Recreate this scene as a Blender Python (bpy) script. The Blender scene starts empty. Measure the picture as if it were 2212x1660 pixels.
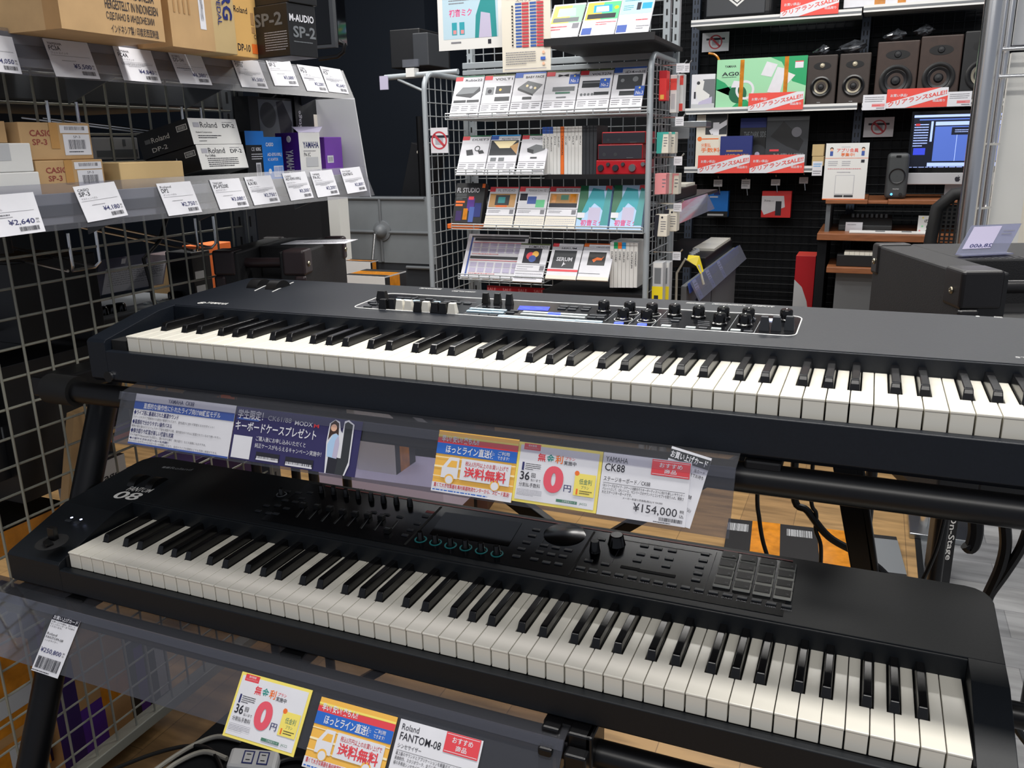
import bpy, math, random
from mathutils import Vector, Matrix, Euler
random.seed(7)
SC = bpy.context.scene
COL = SC.collection
V = Vector
# ------------------------------------------------------------ camera
CAM = V((1.08573, -0.80841, 1.30495)); FPX = 1817.48
cd = bpy.data.cameras.new('camera'); cam = bpy.data.objects.new('camera', cd); COL.objects.link(cam)
cd.sensor_fit = 'HORIZONTAL'; cd.sensor_width = 36.0; cd.lens = FPX / 2212 * 36.0; cd.clip_start = 0.02
cam.location = CAM; cam.rotation_euler = (1.29433, 0.01772, 0.39676)
SC.camera = cam
RM = Euler((1.29433, 0.01772, 0.39676), 'XYZ').to_matrix()
SC.view_settings.view_transform = 'Standard'; SC.view_settings.look = 'None'
SC.view_settings.exposure = 0.0; SC.view_settings.gamma = 1.0; SC.view_settings.use_curve_mapping = False
# ------------------------------------------------------------ light: the shop's dim surroundings, its ceiling panels and an added corner fill
wd = bpy.data.worlds.new('shop_air'); SC.world = wd; wd.use_nodes = True
wd.node_tree.nodes['Background'].inputs[0].default_value = (0.80, 0.86, 1.0, 1)
wd.node_tree.nodes['Background'].inputs[1].default_value = 0.30
def ceiling_lamp(name, x, y, z, sx, sy, power, col=(1, 0.97, 0.92), rot=(0, 0, 0)):
    l = bpy.data.lights.new(name, 'AREA'); l.shape = 'RECTANGLE'; l.size = sx; l.size_y = sy; l.energy = power; l.color = col
    o = bpy.data.objects.new(name, l); COL.objects.link(o); o.location = (x, y, z); o.rotation_euler = rot
    return o
ceiling_lamp('ceiling_lamp_keyboards', 0.9, 0.42, 2.75, 2.6, 0.18, 54)
ceiling_lamp('ceiling_lamp_aisle', 1.3, -1.6, 2.75, 2.4, 0.5, 40)
ceiling_lamp('ceiling_lamp_rack', 0.0, 1.45, 2.75, 1.6, 0.3, 24)
ceiling_lamp('ceiling_lamp_back', 1.0, 3.3, 2.75, 2.4, 0.3, 44)
ceiling_lamp('ceiling_lamp_left', -1.0, 0.6, 2.75, 0.4, 1.6, 20)
ceiling_lamp('fill_light_corner', -1.0, 2.2, 2.75, 0.6, 0.4, 22)  # added fill light that lifts the ribbed gray board left of the rack
# ------------------------------------------------------------ pixel rays (2212 x 1660) onto real planes
def ray(u, v): return RM @ V(((u - 1106) / FPX, -(v - 830) / FPX, -1.0))
def P(u, v, x=None, y=None, z=None):
    d = ray(u, v); i, val = (0, x) if x is not None else (1, y) if y is not None else (2, z)
    return CAM + d * ((val - CAM[i]) / d[i])
def PP(u, v, pt, n):
    d = ray(u, v); return CAM + d * ((V(pt) - CAM).dot(V(n)) / d.dot(V(n)))
# ------------------------------------------------------------ materials
def lin(h):
    c = [int(h[i:i + 2], 16) / 255 for i in (0, 2, 4)]
    return tuple(x / 12.92 if x <= 0.04045 else ((x + 0.055) / 1.055) ** 2.4 for x in c) + (1,)
MATS = {}
def mk(key, hexc, rough=0.5, metal=0.0, emit=0.0, noise=0.0, scale=40.0, spec=0.5, bump=0.0, stretch=None, coat=0.0):
    m = bpy.data.materials.new(key); m.use_nodes = True; nt = m.node_tree; b = nt.nodes['Principled BSDF']
    b.inputs['Base Color'].default_value = lin(hexc); b.inputs['Roughness'].default_value = rough; b.inputs['Metallic'].default_value = metal
    b.inputs['Specular IOR Level'].default_value = spec; b.inputs['Coat Weight'].default_value = coat
    if emit: b.inputs['Emission Color'].default_value = lin(hexc); b.inputs['Emission Strength'].default_value = emit
    if noise or bump:
        tc = nt.nodes.new('ShaderNodeTexCoord'); mp = nt.nodes.new('ShaderNodeMapping'); nz = nt.nodes.new('ShaderNodeTexNoise')
        nz.inputs['Scale'].default_value = scale; nz.inputs['Detail'].default_value = 4
        if stretch: mp.inputs['Scale'].default_value = stretch
        nt.links.new(tc.outputs['Object'], mp.inputs[0]); nt.links.new(mp.outputs[0], nz.inputs['Vector'])
        if noise:
            r = nt.nodes.new('ShaderNodeValToRGB'); c = lin(hexc)
            r.color_ramp.elements[0].position = 0.3; r.color_ramp.elements[1].position = 0.7
            r.color_ramp.elements[0].color = tuple(x * (1 - noise) for x in c[:3]) + (1,)
            r.color_ramp.elements[1].color = tuple(min(1, x * (1 + noise)) for x in c[:3]) + (1,)
            nt.links.new(nz.outputs['Fac'], r.inputs[0]); nt.links.new(r.outputs[0], b.inputs['Base Color'])
        if bump:
            bp = nt.nodes.new('ShaderNodeBump'); bp.inputs['Strength'].default_value = bump; bp.inputs['Distance'].default_value = 0.001
            nt.links.new(nz.outputs['Fac'], bp.inputs['Height']); nt.links.new(bp.outputs[0], b.inputs['Normal'])
    MATS[key] = m
    return m
def clear(key, tint, gloss, rough=0.06, haze=0.0, fm=0.3):
    m = bpy.data.materials.new(key); m.use_nodes = True; nt = m.node_tree; nt.nodes.clear()
    o = nt.nodes.new('ShaderNodeOutputMaterial'); t = nt.nodes.new('ShaderNodeBsdfTransparent'); g = nt.nodes.new('ShaderNodeBsdfGlossy')
    t.inputs[0].default_value = lin(tint); g.inputs['Roughness'].default_value = rough
    lw = nt.nodes.new('ShaderNodeLayerWeight'); lw.inputs[0].default_value = 0.25
    ma = nt.nodes.new('ShaderNodeMath'); ma.operation = 'MULTIPLY_ADD'; ma.inputs[1].default_value = fm; ma.inputs[2].default_value = gloss
    mx = nt.nodes.new('ShaderNodeMixShader'); nt.links.new(lw.outputs['Fresnel'], ma.inputs[0]); nt.links.new(ma.outputs[0], mx.inputs[0])
    if haze:
        d = nt.nodes.new('ShaderNodeBsdfDiffuse'); d.inputs[0].default_value = (0.6, 0.62, 0.7, 1); m2 = nt.nodes.new('ShaderNodeMixShader'); m2.inputs[0].default_value = haze
        nt.links.new(t.outputs[0], m2.inputs[1]); nt.links.new(d.outputs[0], m2.inputs[2]); nt.links.new(m2.outputs[0], mx.inputs[1])
    else: nt.links.new(t.outputs[0], mx.inputs[1])
    nt.links.new(g.outputs[0], mx.inputs[2]); nt.links.new(mx.outputs[0], o.inputs[0])
    MATS[key] = m
for a in (
    ('paper', 'D9D9DF', .55, 0, 0, .03, 30), ('paperw', 'DCD6C8', .5), ('white', 'DCDCDA', .45), ('ink', '1E1E2A', .6), ('inkb', '232860', .6), ('grayink', '77777E', .6), ('lightink', 'A9A9B2', .6),
    ('key_white', 'E2DED2', .24, 0, 0, 0, 40, .5), ('key_black', '0C0C0E', .22), ('key_well', '0B0B0D', .8),
    ('case_black', '12171F', .42, 0, 0, .12, 350, .36, .08), ('case_dark', '0F1318', .45, 0, 0, .12, 350, .36, .06), ('panel_gloss', '101114', .16), ('screen_glass', '06070A', .06), ('knob_black', '0A0A0B', .18), ('cap_black', '0B0B0C', .3),
    ('button_dark', '303338', .4), ('button_white', 'C9D0CF', .35), ('button_blue', 'B9D2E2', .35), ('lit_blue', '4A5CFF', .4, 0, 1.6), ('lit_white', 'D6E0FF', .4, 0, 2.0), ('lcd_blue', '3444C8', .3, 0, .55), ('pad_black', '0D0D0F', .5), ('pad_gray', 'A2A29C', .45),
    ('brown_red', '4A2E24', .6), ('teal', '2C8C8E', .4), ('redline', '8E1D20', .45), ('print_white', 'D8D8D6', .5), ('print_gray', '7E8084', .5),
    ('metal_black', '111113', .33, .3, 0, .1, 200), ('chrome', 'E2E2E2', .24, 1), ('steel', 'B4B8BB', .28, 1), ('screw', 'A7A08C', .3, 1),
    ('wire_gray', '9A9A8E', .4, .2), ('wire_rack', 'A6ABAE', .35, .3), ('rack_gray', '9EA5AA', .4, .2), ('shelf_gray', 'A3A6A8', .45), ('shelf_dark', '2A2C30', .5), ('post_gray', '63676B', .45, .2), ('post_blue', '3C4656', .45, .2), ('slot', '17181B', .7),
    ('kraft', 'B8966A', .7, 0, 0, .08, 22), ('kraft_light', 'C4A878', .7, 0, 0, .05, 16), ('kraft_dark', 'A98254', .7, 0, 0, .1, 22), ('kraft_korg', 'BEA678', .7, 0, 0, .06, 18), ('kraft_orange', 'D8AC68', .65, 0, 0, .04, 16), ('tape', 'B98C52', .35, 0, 0, .06, 30),
    ('casio_red', '8E4038', .7), ('orange', 'E8702A', .5), ('orange_tape', 'C07A22', .15, 0, 0, .25, 30, .5, .6), ('navy', '1D2A6E', .6), ('purple', '4A1E82', .45, 0, 0, .08, 14), ('purple_light', '7A44AE', .45), ('purple_dark', '2E1556', .45, 0, 0, .1, 14),
    ('black_box', '131417', .45, 0, 0, .1, 60), ('dark_gray', '2E3136', .5), ('mid_gray', '6E7276', .5), ('panel_gray', '7C8185', .5, 0, 0, .04, 12), ('silver_gray', 'B9BBBE', .4), ('box_blue', '1570C8', .4), ('sky_blue', '2A9BE0', .5), ('red', 'D92E2E', .45), ('sale_red', 'E14C42', .5), ('deep_red', 'A81420', .35), ('pink', 'D98C8E', .5), ('teal_pack', '3CA59A', .5), ('green', '1E9C62', .4), ('green_light', '9AD3A8', .4), ('green_mid', '5FBE86', .4), ('green_dark', '12603F', .4), ('yellow', 'E8D020', .45), ('card_yellow', 'EBD96A', .5), ('gold', 'E7B24E', .5), ('cream', 'F2E2B4', .5), ('sign_blue', '2463BE', .5), ('sign_red', 'D8404A', .5), ('zero_red', 'DE5566', .5), ('title_blue', '4059A0', .5), ('ad_navy', '322E5C', .4), ('olive', '4A7A66', .5), ('teal_ink', '2E8C84', .5), ('ink_red', 'C0343C', .5), ('skin', 'E8B89C', .5), ('hair', '3A2620', .5), ('pale_blue', 'A9C8E8', .5), ('teal_hair', '2E9AA8', .5), ('sheet_blue', '3C62B8', .5), ('chart_blue', '3A5CA0', .5), ('chart_red', 'C0404A', .5), ('poster_blue', 'B4CEDC', .45), ('magenta', 'D84A86', .5), ('lavender', 'B9B3CC', .5), ('olive_dark', '55603C', .5),
    ('amp_black', '1B1B1D', .6, 0, 0, .15, 500, .4, .5), ('amp_front', '0E0E10', .5), ('corner_black', '151314', .35), ('corner_brown', '2A2022', .35),
    ('spk_brown', '332A26', .55, 0, 0, .08, 30), ('spk_wood', '33241E', .5, 0, 0, .15, 30), ('cone_dark', '15161A', .5), ('cone_silver', 'B0A894', .3, .6), ('cone_black', '0A0A0C', .3), ('bag', '3A3D42', .08, 0, 0, .6, 30, 1.0, .9), ('mon_gray', '3B3E40', .5),
    ('desk_wood', '8A5636', .4, 0, 0, .18, 6, .5, 0, (2, 14, 14)), ('floor_kraft', 'B4925C', .6), ('wall_black', '0B0E12', .7, 0, 0, 0, 40, .2), ('grid_black', '15181C', .5, 0, 0, 0, 40, .3), ('wall_blue', '0E1620', .7, 0, 0, 0, 40, .25), ('cab_gray', '6C6F72', .5), ('wall_white', 'D8D8D4', .6), ('mac_silver', 'C4C6CA', .35, .3), ('scr_blue', '4C67B8', .3, 0, .55), ('scr_light', '9AAEF0', .3, 0, .9), ('scr_dark', '101626', .3, 0, .3), ('chair_black', '121315', .7), ('rubber', '0B0B0C', .6), ('cable', '0C0C0D', .45), ('cable_gray', 'A8A498', .5), ('led_blue', '58B4FF', .3, 0, 2.0), ('foil', 'B9BDC4', .2, .7)):
    mk(*a)
clear('acrylic', 'ECECF0', .04, .05, .03); clear('acrylic_soft', 'E6E6EA', .004, .3, .05, .12); clear('acrylic_dark', 'D2D1D6', .06, .06, .035); clear('pack_clear', 'E0E2E6', .10, .08, .10); clear('holder_blue', 'C9CBE8', .08, .08, .22)
def plank(key, c1, c2, mort, width, length, rot=0.0, dirt=.3):
    m = bpy.data.materials.new(key); m.use_nodes = True; nt = m.node_tree; b = nt.nodes['Principled BSDF']; L = nt.links
    tc = nt.nodes.new('ShaderNodeTexCoord'); mp = nt.nodes.new('ShaderNodeMapping'); mp.inputs['Rotation'].default_value[2] = rot
    br = nt.nodes.new('ShaderNodeTexBrick'); br.inputs['Scale'].default_value = 1; br.inputs['Brick Width'].default_value = length; br.inputs['Row Height'].default_value = width
    br.inputs['Mortar Size'].default_value = .0012; br.offset = .37; br.inputs['Color1'].default_value = lin(c1); br.inputs['Color2'].default_value = lin(c2); br.inputs['Mortar'].default_value = lin(mort)
    n1 = nt.nodes.new('ShaderNodeTexNoise'); n1.inputs['Scale'].default_value = 3; n1.inputs['Detail'].default_value = 8
    m2 = nt.nodes.new('ShaderNodeMapping'); m2.inputs['Scale'].default_value = (1.2, 9, 1); m2.inputs['Rotation'].default_value[2] = rot
    rp = nt.nodes.new('ShaderNodeValToRGB'); rp.color_ramp.elements[0].position = .32; rp.color_ramp.elements[0].color = (1 - dirt,) * 3 + (1,); rp.color_ramp.elements[1].position = .62; rp.color_ramp.elements[1].color = (1.1, 1.1, 1.1, 1)
    mx = nt.nodes.new('ShaderNodeMix'); mx.data_type = 'RGBA'; mx.blend_type = 'MULTIPLY'; mx.inputs[0].default_value = 1
    L.new(tc.outputs['Object'], mp.inputs[0]); L.new(mp.outputs[0], br.inputs['Vector']); L.new(tc.outputs['Object'], m2.inputs[0]); L.new(m2.outputs[0], n1.inputs['Vector']); L.new(n1.outputs['Fac'], rp.inputs[0])
    L.new(br.outputs['Color'], mx.inputs[6]); L.new(rp.outputs[0], mx.inputs[7]); L.new(mx.outputs[2], b.inputs['Base Color']); b.inputs['Roughness'].default_value = .4
    MATS[key] = m
plank('floor_wood', 'A88658', '9A7A52', '7A6040', .18, 1.2, 1.5708, .45); plank('floor_gray', 'A4A4A4', '8C8D8F', '77777A', .15, .95, 0.0, .35)
# ------------------------------------------------------------ mesh builder
_tc = {}
def tgeo(s, bold):
    k = (s, bold)
    if k in _tc: return _tc[k]
    cu = bpy.data.curves.new('lettering', 'FONT'); cu.body = s; cu.size = 1; cu.resolution_u = 6 if len(s) < 4 else 2; cu.fill_mode = 'FRONT'; cu.offset = .0065 * bold
    o = bpy.data.objects.new('lettering', cu); COL.objects.link(o); dg = bpy.context.evaluated_depsgraph_get(); dg.update()
    me = bpy.data.meshes.new_from_object(o.evaluated_get(dg))
    vs = [(v.co.x, v.co.y) for v in me.vertices]; fs = [tuple(p.vertices) for p in me.polygons]
    bpy.data.objects.remove(o); bpy.data.curves.remove(cu); bpy.data.meshes.remove(me)
    if not vs: vs = [(0, 0), (1, 0), (1, 1)]; fs = []
    xs = [v[0] for v in vs]; ys = [v[1] for v in vs]
    _tc[k] = (vs, fs, min(xs), max(xs), min(ys), max(ys))
    return _tc[k]
class MB:
    def __init__(s, M=None): s.v = []; s.f = []; s.m = []; s.M = M
    def add(s, vs, fs, mat):
        n = len(s.v)
        s.v += [s.M @ V(v) for v in vs] if s.M else [V(v) for v in vs]
        s.f += [tuple(i + n for i in f) for f in fs]; s.m += [mat] * len(fs)
        return s
    def box(s, a, b, mat, **fm):
        x0, y0, z0 = (min(p) for p in zip(a, b)); x1, y1, z1 = (max(p) for p in zip(a, b)); n = len(s.f)
        s.add([(x0, y0, z0), (x1, y0, z0), (x1, y1, z0), (x0, y1, z0), (x0, y0, z1), (x1, y0, z1), (x1, y1, z1), (x0, y1, z1)],
              [(0, 1, 5, 4), (1, 2, 6, 5), (2, 3, 7, 6), (3, 0, 4, 7), (4, 5, 6, 7), (3, 2, 1, 0)], mat)
        for i, k in enumerate(('front', 'right', 'back', 'left', 'top', 'bottom')):
            if k in fm: s.m[n + i] = fm[k]
        return s
    def poly(s, pts, mat): return s.add(pts, [tuple(range(len(pts)))], mat)
    def prism(s, pts, h, mat):
        n = len(pts); h = V(h); p2 = [V(p) + h for p in pts]
        return s.add(list(pts) + p2, [tuple(range(n))[::-1], tuple(range(n, 2 * n))] + [(i, (i + 1) % n, (i + 1) % n + n, i + n) for i in range(n)], mat)
    def cyl(s, p, q, r, mat, n=12, r2=None, cap=None):
        p = V(p); q = V(q); d = (q - p).normalized(); a = d.orthogonal().normalized(); b = d.cross(a); r2 = r if r2 is None else r2
        vs = [c + (a * math.cos(t) + b * math.sin(t)) * rr for c, rr in ((p, r), (q, r2)) for t in [2 * math.pi * i / n for i in range(n)]]
        s.add(vs, [(i, (i + 1) % n, (i + 1) % n + n, i + n) for i in range(n)], mat); k = len(s.f)
        s.add(vs, [tuple(range(n))[::-1], tuple(range(n, 2 * n))], cap or mat)
        return s
    def tube(s, pts, r, mat, n=8, closed=False):
        pts = [V(p) for p in pts]; vs = []; a = None; N = len(pts)
        for i, p in enumerate(pts):
            d = (pts[(i + 1) % N] - pts[i - 1]) if closed else (pts[min(i + 1, N - 1)] - pts[max(i - 1, 0)])
            d.normalize(); a = d.orthogonal().normalized() if a is None else (a - d * a.dot(d)).normalized(); b = d.cross(a)
            vs += [p + (a * math.cos(t) + b * math.sin(t)) * r for t in [2 * math.pi * k / n for k in range(n)]]
        fs = [(i * n + k, i * n + (k + 1) % n, ((i + 1) % N) * n + (k + 1) % n, ((i + 1) % N) * n + k) for i in range(N if closed else N - 1) for k in range(n)]
        if not closed: fs += [tuple(range(n))[::-1], tuple(range((N - 1) * n, N * n))]
        return s.add(vs, fs, mat)
    def lathe(s, prof, o, ax, mat, n=20, mats=None):
        o = V(o); d = V(ax).normalized(); a = d.orthogonal().normalized(); b = d.cross(a); k = len(prof)
        vs = [o + d * h + (a * math.cos(t) + b * math.sin(t)) * max(r, 1e-5) for r, h in prof for t in [2 * math.pi * i / n for i in range(n)]]
        for j in range(k - 1):
            s.add([], [], mat); 
        base = len(s.v); s.v += [s.M @ v for v in vs] if s.M else vs
        for j in range(k - 1):
            for i in range(n):
                s.f.append(tuple(base + q for q in (j * n + i, j * n + (i + 1) % n, (j + 1) * n + (i + 1) % n, (j + 1) * n + i))); s.m.append(mats[j] if mats else mat)
        return s
    # flat print on a face: origin O (lower left), R (full width vector), U (full height vector); items in fractions
    def decals(s, O, R, U, items, eps=.0004):
        O = V(O); R = V(R); U = V(U); N = R.cross(U).normalized(); w = R.length; h = U.length
        for i, it in enumerate(items):
            e = N * (eps + i * eps * .12); k = it[0]
            def q(x, y): return O + R * x + U * y + e
            def rect(x0, y0, x1, y1, m): s.poly([q(x0, y0), q(x1, y0), q(x1, y1), q(x0, y1)], m)
            if k == 'r': rect(*it[1:5], it[5])
            elif k == 't':
                _, tx, x0, y0, x1, y1, m = it[:7]; vs, fs, a, b, c, d = tgeo(tx, it[7] if len(it) > 7 else 0)
                s.add([q(x0 + (x1 - x0) * (x - a) / (b - a), y0 + (y1 - y0) * (y - c) / (d - c)) for x, y in vs], fs, m)
            elif k == 'p': s.poly([q(x, y) for x, y in it[1]], it[2])
            elif k == 'c':
                _, cx, cy, r, m = it[:5]; s.poly([q(cx + r * h / w * math.cos(t), cy + r * math.sin(t)) for t in [2 * math.pi * j / 24 for j in range(24)]], m)
            elif k == 'o':
                _, cx, cy, r, th, m = it; n = 24; A = [q(cx + rr * h / w * math.cos(t), cy + rr * math.sin(t)) for rr in (r, r - th) for t in [2 * math.pi * j / n for j in range(n)]]
                s.add(A, [(j, (j + 1) % n, (j + 1) % n + n, j + n) for j in range(n)], m)
            elif k == 'bar':
                x0, y0, x1, y1, m = it[1:6]; rr = random.Random(int(x0 * 997) + int(y0 * 131)); x = x0
                while x < x1:
                    b = (x1 - x0) * rr.choice((.012, .02, .03)); rect(x, y0, min(x + b, x1), y1, m); x += b + (x1 - x0) * rr.choice((.014, .02, .028))
            elif k == 'fine':
                x0, y0, x1, y1, n, m = it[1:7]; rr = random.Random(n * 31 + int(x0 * 991)); lh = (y1 - y0) / n
                for j in range(n):
                    yy = y1 - lh * (j + .75); x = x0; xe = x1 if j < n - 1 else x0 + (x1 - x0) * rr.uniform(.5, .95)
                    while x < xe:
                        b = (x1 - x0) * rr.uniform(.02, .07); rect(x, yy, min(x + b, xe), yy + lh * .38, m); x += b + (x1 - x0) * .012
            elif k == 'no':
                _, cx, cy, r = it[:4]; f = h / w
                rect(cx - r * f * 1.35, cy + r * .28, cx + r * f * 1.35, cy + r * .55, 'ink'); rect(cx - r * f * .5, cy - r * .45, cx + r * f * .5, cy + r * .3, 'lightink')
                n = 28; A = [q(cx + rr * f * math.cos(t), cy + rr * math.sin(t)) + N * .0001 for rr in (r, r * .82) for t in [2 * math.pi * j / n for j in range(n)]]
                s.add(A, [(j, (j + 1) % n, (j + 1) % n + n, j + n) for j in range(n)], 'chart_red')
                c = .62 * r; t = .1 * r; s.poly([p + N * .0001 for p in (q(cx - (c + t) * f, cy + c - t), q(cx - (c - t) * f, cy + c + t), q(cx + (c + t) * f, cy - c + t), q(cx + (c - t) * f, cy - c - t))], 'chart_red')
        return s
    def build(s, name, parent=None, label=None, cat=None, group=None, kind=None, bevel=0, smooth=False, seg=2):
        me = bpy.data.meshes.new(name)
        if parent is not None: off = V(parent.location) if parent.parent is None else V(parent.location) + V(parent.parent.location)
        else:
            lo = [min(v[i] for v in s.v) for i in range(3)]; hi = [max(v[i] for v in s.v) for i in range(3)]
            off = V(((lo[0] + hi[0]) / 2, (lo[1] + hi[1]) / 2, lo[2]))
        me.from_pydata([v - off for v in s.v], [], s.f)
        keys = list(dict.fromkeys(s.m)); ix = {k: i for i, k in enumerate(keys)}
        for k in keys: me.materials.append(MATS[k])
        me.polygons.foreach_set('material_index', [ix[k] for k in s.m])
        if smooth:
            me.polygons.foreach_set('use_smooth', [True] * len(s.f)); me.set_sharp_from_angle(angle=math.radians(40))
        me.update(); o = bpy.data.objects.new(name, me); COL.objects.link(o)
        if parent is not None: o.parent = parent
        else: o.location = off
        if bevel:
            b = o.modifiers.new('bevel', 'BEVEL'); b.width = bevel; b.segments = seg; b.limit_method = 'ANGLE'; b.angle_limit = math.radians(35)
        return tag(o, label, cat, group, kind)
def tag(o, label=None, cat=None, group=None, kind=None):
    for k, v in (('label', label), ('category', cat), ('group', group), ('kind', kind)):
        if v: o[k] = v
    return o
def thing(name, label, cat, loc, group=None):
    o = bpy.data.objects.new(name, None); o.empty_display_size = .05; COL.objects.link(o); o.location = loc
    return tag(o, label, cat, group)
def yawM(O, deg): return Matrix.Translation(V(O)) @ Matrix.Rotation(math.radians(deg), 4, 'Z')
# a carton: O = its front lower left corner, local x along the front, y into the depth
def carton(name, label, cat, O, yaw, w, d, h, mat, front=(), left=(), right=(), top=(), bottom=(), group=None, bevel=.0015, faces=None, flap=None, M=None):
    m = MB(M or yawM(O, yaw)); m.box((0, 0, 0), (w, d, h), mat, **(faces or {}))
    m.decals((0, 0, 0), (w, 0, 0), (0, 0, h), front); m.decals((0, d, 0), (0, -d, 0), (0, 0, h), left)
    m.decals((w, 0, 0), (0, d, 0), (0, 0, h), right); m.decals((0, 0, h), (w, 0, 0), (0, d, 0), top); m.decals((0, d, 0), (w, 0, 0), (0, -d, 0), bottom)
    if flap: flap(m, w, d, h)
    return m.build(name, None, label, cat, group, bevel=bevel)
def boxpx(name, label, cat, bl, br, tl, y, depth, mat, **k):
    a = P(*bl, y=y); b = P(*br, y=y); c = P(*tl, y=y)
    return carton(name, label, cat, (a.x, y, a.z), 0, (b - a).x, depth, c.z - a.z, mat, **k)
# a flat sheet / card / sign from three corners
def slab(name, label, cat, BL, BR, TL, mat, items=(), t=.0012, group=None, parent=None, back=None):
    BL, BR, TL = V(BL), V(BR), V(TL); R = BR - BL; U = TL - BL; N = R.cross(U).normalized(); m = MB()
    m.prism([BL - N * t, BR - N * t, BR + U - N * t, TL - N * t], N * t, mat)
    m.decals(BL, R, U, items); 
    if back: m.decals(BR - N * t, -R, U, back)
    return m.build(name, parent, label, cat, group)
# ============================================================ the setting
m = MB(); m.box((-4.5, -1.6, -.05), (1.318, 6.2, 0), 'floor_wood'); m.build('floor', kind='structure')
m = MB(); m.box((1.372, -1.6, -.05), (5.5, 6.2, 0), 'floor_gray'); m.build('floor', kind='structure')
m = MB(); m.box((1.318, -1.6, -.05), (1.336, 6.2, .003), 'wall_black'); m.box((1.336, -1.6, -.05), (1.36, 6.2, .006), 'steel'); m.box((1.36, -1.6, -.05), (1.372, 6.2, .002), 'dark_gray'); m.build('trim_1', kind='structure')
m = MB(); m.box((-4.5, 4.62, 0), (5.5, 4.72, 3.2), 'wall_black'); m.build('wall_back', kind='structure')
m = MB(); m.box((-4.5, 3.7, 0), (-1.32, 3.8, 3.2), 'wall_blue'); m.box((-1.42, 3.8, 0), (-1.32, 4.62, 3.2), 'wall_blue'); m.build('wall_left', kind='structure')
m = MB(); m.box((-4.5, -1.6, 0), (-4.4, 3.7, 3.2), 'wall_black'); m.build('wall_far_left', kind='structure')
m = MB(); m.box((-4.5, 3.675, 0), (-1.32, 3.7, .1), 'dark_gray'); m.box((-1.32, 4.6, 0), (5.5, 4.62, .1), 'dark_gray'); m.build('baseboard_back', kind='structure')
# ============================================================ the two 88-key keyboards
KW = .165 / 7
BK = {0: -.0026, 1: .0026, 3: -.0036, 4: 0, 5: .0036}      # black keys of an octave: C# D# F# G# A#, off the white boundary
def white_mesh(kind, L, N):
    # kind: octave degree 0..6 (C..B), 7 = lowest A, 8 = highest C
    g = .0005; x0, x1 = g, KW - g; hw = .0071
    ln = {1: BK[0], 2: BK[1], 4: BK[3], 5: BK[4], 6: BK[5]}.get(kind); rn = {0: BK[0], 1: BK[1], 3: BK[3], 4: BK[4], 5: BK[5], 7: BK[5]}.get(kind)
    p = [(x0, 0), (x1, 0)]
    p += [(x1, L)] if rn is None else [(x1, N), (KW + rn - hw, N), (KW + rn - hw, L)]
    p += [(x0, L)] if ln is None else [(ln + hw, L), (ln + hw, N), (x0, N)]
    m = MB(); m.prism([(x, y, -.003) for x, y in p], (0, 0, .003), 'key_white')
    m.prism([(x + (.0004 if x < KW / 2 else -.0004), y + (.0012 if y == 0 else 0), -.026) for x, y in p], (0, 0, .0232), 'key_white')
    return m
def black_mesh(L, N):
    w, t, h = .0055, .0044, .0115; y0 = N + .0012; m = MB()
    prof = [(y0, 0), (y0 + .0022, h * .55), (y0 + .0045, h * .93), (y0 + .0075, h), (L - .001, h)]
    vs = []
    for y, z in prof:
        for x in (-1, 1): vs.append((x * (w + (t - w) * z / h), y, z))
    vs += [(-w, L - .001, 0), (w, L - .001, 0)]; n = len(prof)
    fs = [(2 * i, 2 * i + 1, 2 * i + 3, 2 * i + 2) for i in range(n - 1)] + [(2 * n - 2, 2 * n - 1, 2 * n + 1, 2 * n)]
    fs += [tuple([2 * i for i in range(n)] + [2 * n])[::1], tuple([2 * i + 1 for i in range(n)] + [2 * n + 1])[::-1]]
    m.add(vs, fs, 'key_black'); m.box((-w - .0004, y0 - .0004, -.02), (w + .0004, L, 0), 'key_black')
    return m
def keys(root, O, L, N, z0=0):
    O = V(O); deg = lambda i: (i + 5) % 7; cache = {}; bl = None; rel = O - root.location
    for i in range(52):
        k = 7 if i == 0 else 8 if i == 51 else deg(i)
        if k not in cache:
            m = white_mesh(k, L, N); o = m.build('white_key', root, bevel=.0009); 
            off = root.location
            for v in o.data.vertices: v.co += off
            cache[k] = o
        else:
            o = cache[k].copy(); COL.objects.link(o); o.parent = root
        o.location = rel + V((i * KW, 0, 0))
    for i in range(51):
        b = BK.get({0: 0, 1: 1, 3: 3, 4: 4, 5: 5}.get(deg(i), -1))
        if b is None: continue
        if bl is None:
            o = black_mesh(L, N).build('black_key', root, bevel=.0009)
            for v in o.data.vertices: v.co += root.location
            bl = o
        else:
            o = bl.copy(); COL.objects.link(o); o.parent = root
        o.location = rel + V(((i + 1) * KW + b, 0, 0))
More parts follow.
